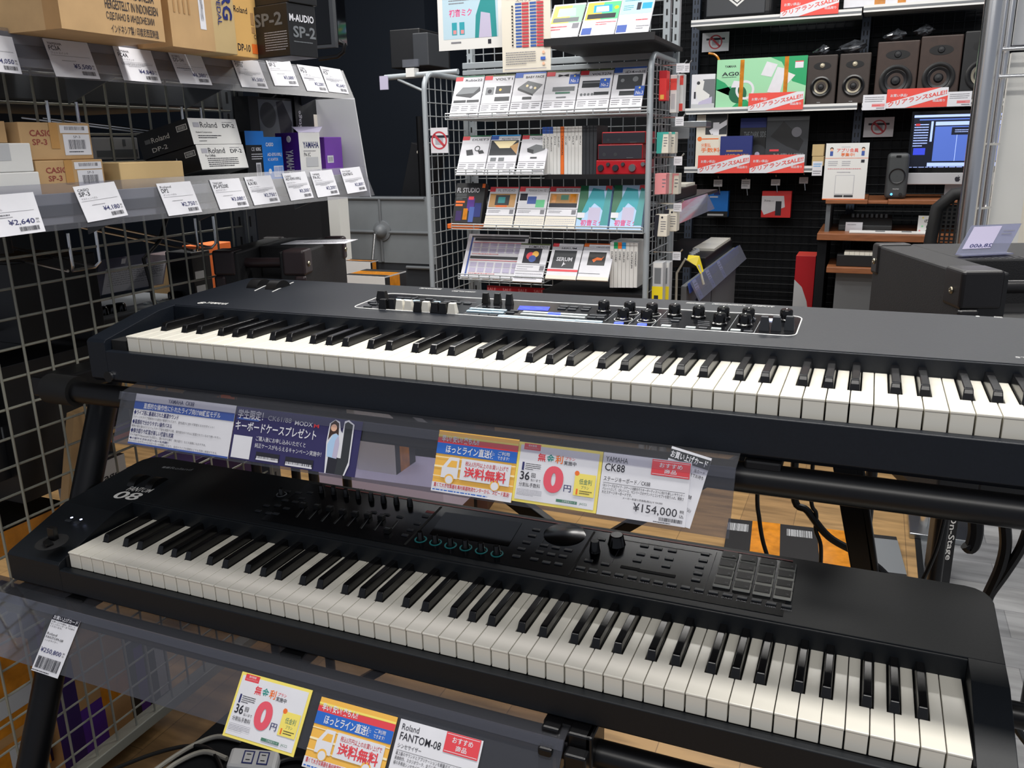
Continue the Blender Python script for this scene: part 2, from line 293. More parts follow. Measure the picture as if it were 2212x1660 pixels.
def case(root, O, xl, xr, L, yb, zf, zr, zc, zbot, rail, front, mat, wl, wr, corner=.03):
    # one moulded body: base, cheeks beside the keys, upper deck behind them
    O = V(O); m = MB(Matrix.Translation(O)); xa, xb = -wl, 1.225 + wr
    def ex(p, a, b, mt=mat): m.prism([(a, y, z) for y, z in p], (b - a, 0, 0), mt)
    ex([(front, zbot + .006), (front + .006, zbot), (.12, zbot), (.12, -.0285), (-.001, -.0285), (-.001, rail), (front + .001, rail), (front, rail - .001)], xa, xb)
    ck = [(front, zbot + .006), (front, zc - .004), (front + .004, zc), (.1, zf - .003), (L + .004, zf), (L + .004, zbot), (front + .006, zbot)]
    ex(ck, xl, xa); ex(ck, xb, xr)
    ex([(.119, zbot), (.119, -.0285), (L + .001, -.0285), (L + .004, zbot)], xa, xb)
    # deck with rounded rear corners
    def deck(x, y, t): return (x, y, (zf + (zr - zf) * (y - L) / (yb - L)) if t else zbot)
    c = corner; out = [(xl, L + .001), (xr, L + .001), (xr, yb - c)] + [(xr - c + c * math.sin(a), yb - c + c * math.cos(a)) for a in (1.2, .8, .4, 0)] + [(xl + c - c * math.sin(a), yb - c + c * math.cos(a)) for a in (0, .4, .8, 1.2)] + [(xl, yb - c)]
    n = len(out); m.add([deck(x, y, 0) for x, y in out] + [deck(x, y, 1) for x, y in out], [tuple(range(n))[::-1], tuple(range(n, 2 * n))] + [(i, (i + 1) % n, (i + 1) % n + n, i + n) for i in range(n)], mat)
    m.box((xa, -.0005, -.0275), (-.0012, L, -.008), 'key_well'); m.box((1.2262, -.0005, -.0275), (xb, L, -.008), 'key_well')
    m.box((xa, L - .003, -.028), (xb, L + .001, zf - .001), mat)
    return m
def knob(root, c, n, r, h, mark='print_white', ring=None, name='knob', skirt=True):
    m = MB(); prof = [(r * 1.15, 0), (r * 1.12, h * .18), (r * .92, h * .26), (r * .88, h * .9), (r * .75, h), (0, h)] if skirt else [(r, 0), (r * .92, h * .1), (r * .72, h * .92), (r * .62, h), (0, h)]
    m.lathe(prof, c, n, 'knob_black', 18); c = V(c); n = V(n)
    if mark: m.poly([c + n * (h + .0003) + V(d) for d in ((-.0006, 0, 0), (.0006, 0, 0), (.0006, r * .7, 0), (-.0006, r * .7, 0))], mark)
    o = m.build(name, root, smooth=True)
    if ring:
        k = MB(); k.lathe([(r * 1.25, .0004), (r * 1.6, .0004), (r * 1.6, .0012), (r * 1.25, .0012), (r * 1.25, .0004)], c, n, ring, 24); k.build('knob_ring', o)
    return o
# ---------------- lower keyboard
LO = V((0, 0, .72)); LL, LN_ = .139, .0455
lroot = thing('synthesizer', 'black 88-key synthesizer on the lower tier, with a square grid of drum pads at right', 'keyboard', (.58, .13, .644), 'keyboards on the two-tier stand')
zf, zr, yb = .026, .04, .288
m = case(lroot, LO, -.118, 1.266, LL, yb, zf, zr, -.014, -.066, -.025, -.014, 'case_dark', .006, .004)
ln_pt = LO + V((0, LL, zf)); ln_n = V((0, -(zr - zf), yb - LL)).normalized()
def L2(u, v): return PP(u, v, ln_pt, ln_n)
up = V((0, yb - LL, zr - zf)).normalized()
def pz(x, y, e=0): return LO + V((x, y, zf + (zr - zf) * (y - LL) / (yb - LL) + e))
m.build('case', lroot, bevel=.0012)
m = MB()
a, b = L2(245, 1072), L2(297, 1078); m.decals(a, b - a, (L2(262, 1058) - a).dot(up) * up + V((0, 0, 0)), [('t', 'FANTOM', .1, .95, 1.05, 1.6, 'print_white', 1), ('t', '08', 0, -.3, 1, .8, 'print_white', 3)])
a, b = L2(348, 1012), L2(412, 1018); m.decals(a, b - a, up * .007, [('t', 'Roland', .28, 0, 1, 1.1, 'print_gray', 1), ('r', 0, .1, .1, 1, 'print_gray'), ('r', .13, .1, .24, 1, 'print_gray')])
for px in ((155, 1119), (175, 1123)): m.lathe([(.0022, 0), (.0022, .0006), (0, .0006)], L2(*px), ln_n, 'lit_white', 10)
m.build('logo', lroot)
keys(lroot, LO, LL, LN_)
# panel sheet and its print
def quadpx(f, *pp, e=.0004): return [f(*p) + ln_n * e for p in pp]
m = MB(); x0 = .245
m.poly([pz(.245, .152, .0005), pz(1.03, .152, .0005), pz(1.03, .279, .0005), pz(.245, .279, .0005)], 'panel_gloss')
m.build('control_panel', lroot)
m = MB(); m.poly([pz(.28, .2765, .0011), pz(1.03, .2765, .0011), pz(1.03, .2795, .0011), pz(.28, .2795, .0011)], 'redline'); m.build('red_stripe', lroot)
m = MB()
for xa_, xb_ in ((.50, .504), (.752, .755)): m.poly([pz(xa_, .155, .0009), pz(xb_, .155, .0009), pz(xb_, .272, .0009), pz(xa_, .272, .0009)], 'key_well')
for xa_, ya_, xb_, yb_ in ((.80, .20, .8012, .262), (.80, .262, .925, .2632), (.93, .17, .9308, .27), (.69, .2, .6908, .262)): m.poly([pz(xa_, ya_, .0009), pz(xb_, ya_, .0009), pz(xb_, yb_, .0009), pz(xa_, yb_, .0009)], 'dark_gray')
m.build('panel_lines', lroot)
Z6 = lambda x, y: L2(500 + x / 3.95, 1020 + y / 3.95); Z7 = lambda x, y: L2(1060 + x / 3.16, 1080 + y / 3.16)
# screen
m = MB(); q = [L2(928, 1155), L2(1098, 1181), L2(1128, 1131), L2(962, 1108)]
m.poly([p + ln_n * .0012 for p in q], 'screen_glass'); c = sum(q, V()) / 4
m.build('display_screen', lroot)
# buttons
def button(root, c, w, d, h, mat, name='button', n=ln_n, print_=None):
    m = MB(); X = V((1, 0, 0)); Y = n.cross(X).normalized(); c = V(c)
    m.prism([c + X * sx * w / 2 + Y * sy * d / 2 for sx, sy in ((-1, -1), (1, -1), (1, 1), (-1, 1))], n * h, mat)
    if print_: m.decals(c + X * -w * .5 + Y * (-d * .5 - .0045), X * w, Y * .0028, [('r', 0, 0, 1, .9, print_)], .0007)
    return m.build(name, root, bevel=min(.0006, h * .3))
for x, y in ((230, 335), (300, 290), (320, 355), (395, 290), (380, 360), (460, 245), (470, 315), (545, 260), (600, 230), (480, 170), (570, 180), (670, 180)): button(lroot, Z6(x, y), .011, .0055, .0016, 'dark_gray')
for x, y in ((1215, 350), (1325, 370), (1437, 388), (1585, 445), (1525, 500), (1480, 545), (1655, 385)): button(lroot, Z6(x, y), .0105, .0055, .002, 'button_dark')
button(lroot, Z6(1695, 345), .014, .006, .001, 'redline', 'write_button')
for x, y in ((312, 210), (283, 250), (245, 295), (210, 340), (175, 390), (365, 315), (445, 332), (530, 348), (335, 360), (413, 377), (493, 390), (297, 410), (380, 432), (463, 443), (757, 275), (668, 420), (782, 443), (1050, 320), (1143, 338), (1240, 353), (1025, 375), (1120, 392), (1218, 408), (1000, 420), (1197, 457), (1465, 375), (1450, 420), (1425, 462), (1415, 508), (1400, 552)):
    button(lroot, Z7(x, y), .012, .0055, .002, 'button_dark')
for x, y in ((950, 470), (1070, 495), (1195, 517)): button(lroot, Z7(x, y), .026, .006, .0012, 'key_well')
for i, (x, y) in enumerate(((615, 470), (700, 485), (790, 502), (877, 518), (967, 535), (1055, 550), (1145, 568), (1238, 585), (1330, 603), (1423, 620), (1520, 638), (1617, 655), (1717, 675), (1815, 692), (1915, 713), (2020, 733))):
    o = button(lroot, Z7(x, y), .0125, .0055, .002, 'button_dark', 'tone_button')
m = MB()
for i, (x, y) in enumerate(((615, 470), (700, 485), (790, 502), (877, 518), (967, 535), (1055, 550), (1145, 568), (1238, 585), (1330, 603), (1423, 620), (1520, 638), (1617, 655), (1717, 675), (1815, 692), (1915, 713), (2020, 733))):
    tx = ('A.PIANO', 'E.PIANO', 'ORGAN', 'KEYS', 'GUITAR', 'BASS', 'STRINGS', 'BRASS', 'WIND', 'CHOIR', 'SYNTH', 'PAD', 'FX', 'DRUMS', 'USER', 'ASSIGN')[i]
    m.decals(Z7(x, y) - up * .0085 - V((.0065, 0, 0)), (.013, 0, 0), up * .003, [('t', tx, 0, 0, 1, 1, 'print_gray', 1)], .0009)
m.build('panel_lettering', lroot)
# knobs, sliders, dial, pads
for x, y in ((1615, 580), (1742, 605), (1870, 630), (2000, 650), (2132, 675)): knob(lroot, Z6(x, y), ln_n, .0058, .014, None, 'teal', skirt=False)
knob(lroot, Z7(43, 372), ln_n, .0058, .014, None, 'teal', skirt=False)
for x, y in ((770, 172), (875, 185), (980, 206), (1085, 222), (1195, 240), (1300, 258), (1410, 272), (1525, 290)): knob(lroot, Z6(x, y), ln_n, .0055, .013, None, skirt=False)
knob(lroot, Z6(428, 195), ln_n, .0055, .012, None, 'print_gray', skirt=False)
knob(lroot, Z7(712, 352), ln_n, .0085, .017, None, skirt=False); knob(lroot, Z7(860, 305), ln_n, .0135, .016, None, skirt=False)
m = MB(); c = Z7(505, 240); m.lathe([(.031, 0), (.031, .0012), (.029, .002), (0, .0022)], c, ln_n, 'panel_gloss', 32); m.lathe([(.006, .0023), (.006, .0026), (0, .0026)], c + V((-.011, .012, 0)), ln_n, 'key_well', 14); m.build('value_dial', lroot, smooth=True)
for i, ((x0, y0), (x1, y1)) in enumerate((((620, 300), (550, 390)), ((735, 315), (655, 405)), ((845, 330), (765, 425)), ((955, 355), (872, 445)), ((1060, 375), (985, 465)), ((1170, 388), (1100, 485)), ((1290, 398), (1215, 500)), ((1418, 420), (1335, 520)))):
    a, b = Z6(x0, y0), Z6(x1, y1); m = MB(); m.prism([b + V((-.0014, 0, .0002)), b + V((.0014, 0, .0002)), a + V((.0014, 0, .0002)), a + V((-.0014, 0, .0002))], ln_n * .0008, 'key_well')
    m.prism([b + V((.0016, 0, .0002)), b + V((.0022, 0, .0002)), a + V((.0022, 0, .0002)), a + V((.0016, 0, .0002))], ln_n * .0008, 'print_gray'); sl = m.build('slider_slot', lroot)
    c = b if i == 7 else a + (b - a) * (.12 if i == 6 else .04); m = MB(); m.box(c + V((-.0045, -.005, .001)), c + V((.0045, .005, .008)), 'cap_black'); m.box(c + V((-.0045, -.0006, .008)), c + V((.0045, .0006, .0084)), 'print_gray'); m.build('slider_cap', sl, bevel=.001)
tl, tr, bl_, br_ = Z7(1632, 398), Z7(2025, 470), Z7(1580, 580), Z7(1993, 660)
for r in range(4):
    for c in range(4):
        s, t = c / 3, r / 3; p = (bl_ * (1 - s) + br_ * s) * (1 - t) + (tl * (1 - s) + tr * s) * t; m = MB(); p = p + ln_n * .0006
        w, d = (br_ - bl_).length / 3 * .44, (tl - bl_).length / 3 * .445
        m.prism([p + V((sx * w, 0, 0)) + up * sy * d for sx, sy in ((-1, -1), (1, -1), (1, 1), (-1, 1))], ln_n * .003, 'pad_gray'); pad = m.build('drum_pad', lroot, bevel=.0012)
        m = MB(); w, d = w * .86, d * .74; q = p + ln_n * .0032 + up * .0014; m.prism([q + V((sx * w, 0, 0)) + up * sy * d for sx, sy in ((-1, -1), (1, -1), (1, 1), (-1, 1))], ln_n * .0008, 'pad_black')
        m.decals(q + V((.004, -.0048, .0004)), (.003, 0, 0), up * .002, [('t', str((3 - r) * 4 + c + 1), 0, 0, 1, 1, 'print_gray')], .0012); m.build('pad_face', pad)
# pitch lever, wheels and two buttons at the left end
m = MB(); p = L2(112, 1172); m.lathe([(.024, .0002), (.024, .001), (0, .0012)], p, ln_n, 'key_well', 20); m.prism([p + V((-.012, .004, 0)), p + V((.012, -.006, 0)), p + V((.010, -.018, .002)), p + V((-.004, -.012, .002))], (0, 0, .004), 'cap_black')
m.prism([p + V((-.010, .002, 0)), p + V((.004, .002, 0)), p + V((.004, .010, 0)), p + V((-.010, .010, 0))], (.001, 0, .022), 'cap_black'); m.build('pitch_lever', lroot, bevel=.002)
for px in ((300, 1040), (338, 1046)):
    c = L2(*px) - ln_n * .016; m = MB(); m.cyl(c + V((-.0075, 0, 0)), c + V((.0075, 0, 0)), .026, 'cap_black', 28); m.build('control_wheel', lroot, smooth=True, bevel=.001)
for px in ((148, 1126), (167, 1130)): button(lroot, L2(*px), .0115, .005, .0018, 'button_dark')
# ---------------- upper keyboard
UO = V((.06831, .10468, 1.03989)); UL, UN = .135, .0465
uroot = thing('stage_piano', 'black 88-key stage piano on the upper tier, with an outlined strip of knobs and drawbars', 'keyboard', (.68, .26, .968), 'keyboards on the two-tier stand')
ZF, ZR, YB = .022, .031, .368
m = case(uroot, UO, -.066, 1.285, UL, YB, ZF, ZR, -.006, -.072, -.0225, -.014, 'case_black', .03, .02, .012)
un_pt = UO + V((0, UL, ZF)); un = V((0, -(ZR - ZF), YB - UL)).normalized(); uup = V((0, YB - UL, ZR - ZF)).normalized()
def U2(u, v): return PP(u, v, un_pt, un)
m.cyl(V((-.028, -.0145, -.062)), V((-.028, -.018, -.062)), .0085, 'chrome', 16, None, 'key_well')
m.build('case', uroot, bevel=.0014)
m = MB()
a, b = U2(441, 656), U2(487, 659); m.decals(a, b - a, uup * .012, [('t', 'YAMAHA', 0, 0, 1, 1, 'print_white', 2)])
c = U2(432, 656) + uup * .004; m.decals(c - V((.007, 0, 0)) - uup * .007, (.014, 0, 0), uup * .014, [('o', .5, .5, .48, .1, 'print_white'), ('r', .44, .1, .56, .9, 'print_white'), ('p', [(.12, .3), (.2, .22), (.88, .7), (.8, .78)], 'print_white'), ('p', [(.12, .7), (.2, .78), (.88, .3), (.8, .22)], 'print_white')])
a = U2(2194, 774); m.decals(a, (.036, 0, 0), uup * .006, [('t', 'STAGE', 0, 0, 1, 1, 'print_white', 1)])
for (x0, y0, x1, tx) in ((905, 624, 951, 'USB FLASH DRIVE'), (975, 630, 1025, 'USB TO HOST'), (1482, 656, 1522, 'FOOT PEDAL'), (1538, 658, 1610, 'L/MONO OUTPUT R'), (1625, 662, 1672, 'INPUT'), (2148, 687, 2166, 'PHONES')):
    a, b = U2(x0, y0), U2(x1, y0 + (x1 - x0) * .058); m.decals(a, b - a, uup * .0055, [('t', tx, 0, 0, 1, .8, 'print_white', 2), ('r', 0, 1.1, 1, 1.3, 'print_white')])
a = U2(2112, 684); m.lathe([(.0025, 0), (.0025, .0004), (0, .0004)], a, un, 'print_white', 10)
m.build('logo', uroot)
keys(uroot, UO, UL, UN)
Z4 = lambda x, y: U2(740 + x / 3.95, 600 + y / 3.95); Z5 = lambda x, y: U2(1240 + x / 3.95, 620 + y / 3.95)
# outlined control panel
cs = [U2(762, 664), U2(815, 634), U2(1737, 684), U2(1715, 729)]
def rounded(cs, r, k=5):
    out = []
    for i, p in enumerate(cs):
        a = (cs[i - 1] - p).normalized(); b = (cs[(i + 1) % len(cs)] - p).normalized()
        for j in range(k + 1):
            t = j / k; q0 = p + a * r; q1 = p + b * r; out.append(q0 * (1 - t) ** 2 + p * 2 * t * (1 - t) + q1 * t * t)
    return out
yA = cs[0].y; yB_ = cs[2].y; xl_, xr_ = cs[0].x, (cs[2].x + cs[3].x) / 2; uz = lambda x, y, e=0: V((x, y, UO.z + ZF + (ZR - ZF) * (y - UO.y - UL) / (YB - UL) + e))
rc = [uz(xl_, (cs[0].y + cs[3].y) / 2), uz(xr_, (cs[0].y + cs[3].y) / 2), uz(xr_, (cs[1].y + cs[2].y) / 2), uz(xl_, (cs[1].y + cs[2].y) / 2)]
m = MB(); m.poly([p + un * .0003 for p in rounded(rc, .016)], 'panel_gloss'); m.build('control_panel', uroot)
m = MB(); m.tube([p + un * .0003 for p in rounded(rc, .016)], .0009, 'print_white', 5, True); m.build('panel_outline', uroot)
m = MB()
for (x0, y0), (x1, y1) in (((372, 185), (285, 295)), ((583, 195), (468, 337)), ((775, 205), (672, 348)), ((1388, 240), (1313, 388)), ((1603, 250), (1538, 402))):
    a, b = Z5(x0, y0), Z5(x1, y1); x = (a.x + b.x) / 2; a.x = b.x = x; m.prism([b, b + V((.0008, 0, 0)), a + V((.0008, 0, 0)), a], un * .0006, 'print_gray')
a = Z4(640, 165); b = Z4(270, 275); m.prism([V((a.x, b.y, b.z)), V((a.x + .0006, b.y, b.z)), V((a.x + .0006, a.y, a.z)), a], un * .0006, 'print_gray')
a = Z4(1170, 205); b = Z4(1045, 300); m.prism([V((b.x, b.y, b.z)), V((b.x + .0008, b.y, b.z)), V((b.x + .0008, a.y, a.z)), V((b.x, a.y, a.z))], un * .0006, 'print_gray')
for x, y, w in ((150, 250, .016), (250, 225, .012), (650, 185, .02), (740, 190, .012), (870, 195, .022), (1000, 205, .018), (1090, 215, .01), (1160, 245, .012), (1240, 248, .02), (520, 170, .02)):
    p = Z4(x, y); m.prism([p, p + V((w, 0, 0)), p + V((w, .0014, 0)), p + V((0, .0014, 0))], un * .0006, 'print_gray')
for x, y in ((735, 275), (735, 290), (735, 305), (735, 320), (1055, 295), (1055, 310), (1055, 325)):
    p = Z5(x, y); m.prism([p, p + V((.016, 0, 0)), p + V((.016, .0012, 0)), p + V((0, .0012, 0))], un * .0006, 'print_gray')
m.build('panel_lettering', uroot)
m = MB(); q = [Z4(1492, 278), Z4(1752, 288), Z4(1772, 254), Z4(1512, 244)]; m.poly([p + un * .0008 for p in q], 'lcd_blue')
for x, w in ((1530, .012), (1640, .012)): p = Z4(x, 268); m.prism([p + un * .001, p + V((w, 0, 0)) + un * .001, p + V((w, .003, 0)) + un * .001, p + V((0, .003, 0)) + un * .001], un * .0003, 'lit_blue')
m.build('lcd_display', uroot)
def ubtn(z, x, y, w, mat): button(uroot, z(x, y), w, .0062, .0022, mat, 'button', un)
for x, y in ((1140, 272), (1243, 279), (1345, 285), (1115, 292), (1217, 299), (1320, 304)): ubtn(Z4, x, y, .0205, 'button_blue')
for x, y in ((1385, 335), (1492, 342), (1600, 349), (1705, 356), (1818, 363), (1930, 371), (2043, 376), (2155, 383)): ubtn(Z4, x, y, .021, 'button_blue')
for x, y in ((1595, 300), (1575, 319), (1700, 307), (1680, 326), (1790, 333), (1915, 319), (1905, 339), (2030, 326), (2010, 346)): ubtn(Z4, x, y, .0205, 'button_white')
ubtn(Z4, 1810, 313, .0205, 'lit_blue')
for x, y in ((1065, 316), (1130, 320), (1210, 324), (1285, 327), (1465, 290), (1430, 305), (1890, 254), (1870, 271), (1975, 259), (1958, 278), (2085, 264), (2070, 282), (2145, 329), (2125, 348), (2200, 334), (495, 178), (555, 180), (250, 215), (265, 232), (215, 252), (740, 190), (890, 215), (980, 222), (1065, 226)): ubtn(Z4, x, y, .0125, 'button_dark')
for x, y in ((630, 205), (805, 215), (470, 195), (545, 200)): ubtn(Z4, x, y, .011, 'button_blue')
for x, y in ((382, 316), (580, 328)): ubtn(Z5, x, y, .0125, 'lit_blue')
ubtn(Z5, 1658, 286, .011, 'lit_white')
for x, y in ((785, 340), (995, 354), (1212, 364), (1378, 377)): ubtn(Z5, x, y, .013, 'button_white')
for x, y in ((1100, 359), (1485, 387), (880, 276), (862, 298), (240, 250), (178, 248), (225, 272), (152, 270)): ubtn(Z5, x, y, .0115, 'button_dark')
for x, y in ((255, 214), (475, 225), (420, 280), (665, 238), (618, 292), (857, 246), (1062, 264), (1270, 272), (1240, 324), (1485, 284), (1455, 334), (1808, 292)): knob(uroot, Z5(x, y), un, .0095, .0165)
for p in (Z5(475, 225), Z5(420, 280), Z5(665, 238), Z5(618, 292)):
    m = MB(); m.lathe([(.0122, .0004), (.0132, .0004), (.0132, .0008), (.0122, .0008), (.0122, .0004)], p, un, 'print_white', 24); m.build('knob_ring', uroot)
def ucap(p, w, d, h, mat, name):
    m = MB(); p = V(p); Y = uup; w /= 2; d /= 2; X = V((1, 0, 0))
    vs = [p + X * sx * w + Y * sy * d for sx, sy in ((-1, -1), (1, -1), (1, 1), (-1, 1))] + [p + X * sx * w * .72 + Y * (sy * d * .6) + un * h for sx, sy in ((-1, -1), (1, -1), (1, 1), (-1, 1))]
    m.add(vs, [(0, 1, 5, 4), (1, 2, 6, 5), (2, 3, 7, 6), (3, 0, 4, 7), (4, 5, 6, 7), (3, 2, 1, 0)], mat); m.build(name, uroot, bevel=.0008)
ucap(Z4(342, 183), .018, .014, .014, 'cap_black', 'organ_lever')
for x, y, k in ((355, 268, 0), (428, 265, 0), (498, 275, 1), (572, 280, 1), (650, 290, 0), (718, 291, 1), (795, 298, 0), (865, 303, 0), (942, 306, 1)): ucap(Z4(x, y), .0145, .012, .016, 'key_white' if k else 'cap_black', 'drawbar')
for x, y in ((1225, 220), (1325, 224), (1425, 230)): ucap(Z4(x, y), .0115, .011, .017, 'cap_black', 'slider_cap')
for x, y in ((1622, 372), (1724, 374), (1836, 370)): ucap(Z5(x, y), .013, .011, .019, 'dark_gray', 'slider_cap')
for px in ((560, 618), (600, 621)):
    c = U2(*px) - un * .013; m = MB(); m.cyl(c + V((-.011, 0, 0)), c + V((.011, 0, 0)), .026, 'cap_black', 28); m.build('control_wheel', uroot, smooth=True, bevel=.001)
m = MB()
for (x0, y0), (x1, y1) in (((549, 629), (584, 612)), ((587, 631), (633, 610))):
    a, b = U2(x0, y0), U2(x1, y1); m.prism([a, a + V((.002, 0, 0)), b + V((.002, 0, 0)), b], un * .0006, 'print_white')
m.build('wheel_lines', uroot)
# ============================================================ the two-tier stand
st = thing('keyboard_stand', 'black metal two-tier stand that carries both long keyboards', 'keyboard stand', (.6, .2, 0))
def tubepart(name, p, q, r, mat='metal_black', n=20, **k): m = MB(); m.cyl(p, q, r, mat, n); return m.build(name, st, smooth=True, **k)
tubepart('upper_crossbar', (-.085, .10, .943), (1.325, .10, .943), .0175)
for x0, x1 in ((-.105, -.045), (1.305, 1.40)): tubepart('end_cap', (x0, .10, .943), (x1, .10, .943), .024, 'rubber', bevel=.004)
for x in (-.147, 1.40): tubepart('leg', (x, .262, .95), (x, -.16, 0), .024)
for x in (-.122, 1.375):
    m = MB(); m.box((x - .028, .10, .925), (x + .028, .46, .958), 'metal_black'); m.build('upper_arm', st, bevel=.004)
    m = MB(); m.box((x - .02, -.02, .598), (x + .02, .27, .632), 'metal_black'); m.build('lower_arm', st, bevel=.004)
for x in (.2, 1.0):
    m = MB(); m.box((x - .02, .09, .955), (x + .02, .45, .9675), 'metal_black'); m.build('support_arm', st, bevel=.003)
tubepart('lower_crossbar', (-.147, -.005, .615), (1.39, -.005, .615), .0165)
tubepart('rear_crossbar', (-.147, .25, .615), (1.39, .25, .615), .0165)
for x in (.02, .42, .80, 1.2):
    m = MB(); m.box((x - .018, -.02, .632), (x + .018, .27, .6535), 'metal_black'); m.build('support_arm', st, bevel=.003)
for u, v, w_ in ((1170, 1612, .022), (1225, 1600, .03), (1262, 1598, .01)):
    p = P(u, v, y=-.03); m = MB(); m.box((p.x, -.032, .59), (p.x + w_, .02, .655), 'metal_black'); m.box((p.x + .002, -.05, .60), (p.x + w_ - .002, -.032, .64), 'metal_black'); m.build('bar_clamp', st, bevel=.003)
# rear posts seen between the tiers: flat black bars
for (a, b, w) in (((1085, 1085), (1128, 1118), .05), ((1312, 1152), (1370, 1118), .03), ((1812, 1085), (1838, 1232), .035), ((1858, 1085), (1880, 1240), .012)):
    p, q = P(*a, y=.47), P(*b, y=.47); d = (q - p); p = p - d * 1.0; q = p + d * ((.02 - p.z) / d.z); top = p + d * ((.94 - p.z) / d.z)
    m = MB(); m.prism([q, q + V((w, 0, 0)), top + V((w, 0, 0)), top], (0, .02, 0), 'metal_black'); m.build('rear_post', st, bevel=.002)
# acrylic price rails clipped under each keyboard
def rail(label, x0, x1, pt, tilt, up_, down, tag_group='acrylic price rails'):
    n = V((0, -math.cos(tilt), math.sin(tilt))); u = V((0, math.sin(tilt), math.cos(tilt))); pt = V(pt)
    m = MB(); a = pt + u * up_; b = pt - u * down; t = n * -.0022
    A = V((x0, a.y, a.z)); B = V((x0, b.y, b.z)); W = V((x1 - x0, 0, 0)); m.prism([B, B + W, A + W, A], t, 'acrylic_dark')
    D = A + V((0, .030, .006)); m.prism([A, A + W, D + W, D], V((0, 0, -.002)), 'acrylic_dark')
    m.prism([A + n * .004, A + W + n * .004, A + W - u * .012 + n * .004, A - u * .012 + n * .004], n * -.0015, 'acrylic')
    o = m.build('price_rail', None, label, 'price rail', tag_group)
    return n, u, pt
UR_T = math.radians(23); ur_n, ur_u, ur_p = rail('long clear price rail below the upper keyboard', .095, .976, (0, .055, .955), UR_T, .014, .062)
LR_T = math.radians(38); lr_n, lr_u, lr_p = rail('long clear price rail below the lower keyboard', -.16, .815, (0, -.05, .630), LR_T, .022, .066)
def onrail(n, p, off): return lambda u, v: PP(u, v, V(p) + V(n) * off, n)
fu = onrail(ur_n, ur_p, .0016); fl = onrail(lr_n, lr_p, .0016)
def railcard(f, name, label, BL, BR, TL, mat, items, group=None, cat='sign', uax=None, **k):
    bl, br, tl = f(*BL), f(*BR), f(*TL); R = br - bl; U = uax * (tl - bl).dot(uax) if uax is not None else tl - bl
    R = V((R.length, 0, 0)) if uax is not None else R
    return slab(name, label, cat, bl, bl + R, bl + U, mat, items, .0008, group, **k)
TB = 'title_blue'
railcard(fu, 'info_card', 'white feature card with blue bands, leftmost on the upper price rail', (276, 958), (492, 988), (294, 850), 'paper', [
    ('r', 0, .70, 1, .855, TB), ('r', 0, 0, 1, .035, TB), ('t', 'YAMAHA  CK88', .34, .885, .60, .965, 'inkb', 1), ('t', '直感的な操作性に優れたライブ向け88鍵盤モデル', .1, .72, .87, .835, 'paper', 2),
    ('t', '◆ライブ用に最適化された厳選サウンド', .01, .585, .47, .68, 'inkb', 2), ('t', 'ステージやライブ演奏向けの音色が厳選されており、音色選びに迷わず即使えるのがポイント！', .01, .515, .83, .565, 'grayink'),
    ('t', '◆直感的で分かりやすい操作パネル', .01, .40, .42, .495, 'inkb', 2), ('t', '複数の音を重ねたりエフェクターで音を調整する際、操作部分がパネルに配置されているので使いやすい。', .01, .335, .91, .385, 'grayink'),
    ('t', '◆弾き語りや練習が楽しい機能も充実', .01, .225, .45, .32, 'inkb', 2), ('t', 'マイク端子やBluetoothにも対応し、歌いながら弾く（弾き語り）などの演奏にもおすすめ。', .01, .16, .78, .21, 'grayink'),
    ('t', '◆小型サイズのスピーカーも内蔵！', .01, .10 - .0, .41, .145, 'inkb', 2), ('t', 'コンパクトなボディーにスピーカーを搭載しており、自宅やライブの現場などでも気軽に練習ができる。', .01, .045, .9, .09, 'grayink')], 'cards on the upper price rail', 'price card', ur_u)
railcard(fu, 'promotion_card', 'dark purple promotion card picturing a woman with a keyboard case, on the upper price rail', (494, 990), (766, 1030), (511, 878), 'ad_navy', [
    ('r', .02, .76, .2, .80, 'title_blue'), ('t', '学生限定！', .02, .78, .23, .96, 'paper', 2), ('t', 'CK61/88', .27, .81, .46, .9, 'lightink'), ('t', 'MODX', .49, .79, .63, .87, 'paper', 1), ('t', 'M', .64, .785, .68, .855, 'sign_red', 1),
    ('t', 'キーボードケースプレゼント', .015, .56, .67, .74, 'paper', 2), ('r', .015, .03, .17, .46, 'paper'),
    ('t', 'ご購入後にお申し込みいただくと', .2, .40, .6, .49, 'paper'), ('t', '純正ケースがもらえるキャンペーン実施中！', .2, .27, .73, .36, 'paper'),
    ('r', .22, .05, .41, .2, 'ink'), ('r', .225, .05, .405, .12, 'paper'), ('bar', .225, .08, .405, .12, 'ink'), ('r', .46, .03, .68, .19, 'ink'), ('r', .465, .03, .675, .1, 'paper'), ('bar', .465, .06, .675, .1, 'ink'),
    ('p', [(.775, 0), (.925, 0), (.95, .2), (.945, .93), (.90, 1.0), (.87, .97), (.865, .75), (.85, .8), (.835, .95), (.80, .98), (.76, .9), (.755, .55), (.765, .3)], 'paper'),
    ('p', [(.785, 0), (.915, 0), (.94, .25), (.935, .92), (.895, .97), (.875, .93), (.88, .3), (.86, .3), (.84, .0)], 'dark_gray'), ('p', [(.785, 0), (.85, 0), (.86, .3), (.785, .35)], 'ink'),
    ('p', [(.775, .3), (.845, .28), (.855, .55), (.84, .72), (.80, .72), (.765, .52)], 'pale_blue'), ('p', [(.815, .3), (.85, .28), (.855, .55), (.84, .7), (.82, .6)], 'lavender'),
    ('p', [(.765, .6), (.77, .9), (.80, .97), (.83, .92), (.84, .7), (.82, .74), (.79, .7)], 'hair'), ('c', .797, .83, .065, 'skin'), ('p', [(.772, .9), (.80, .955), (.825, .9), (.80, .91)], 'hair')], 'cards on the upper price rail', 'price card', ur_u)
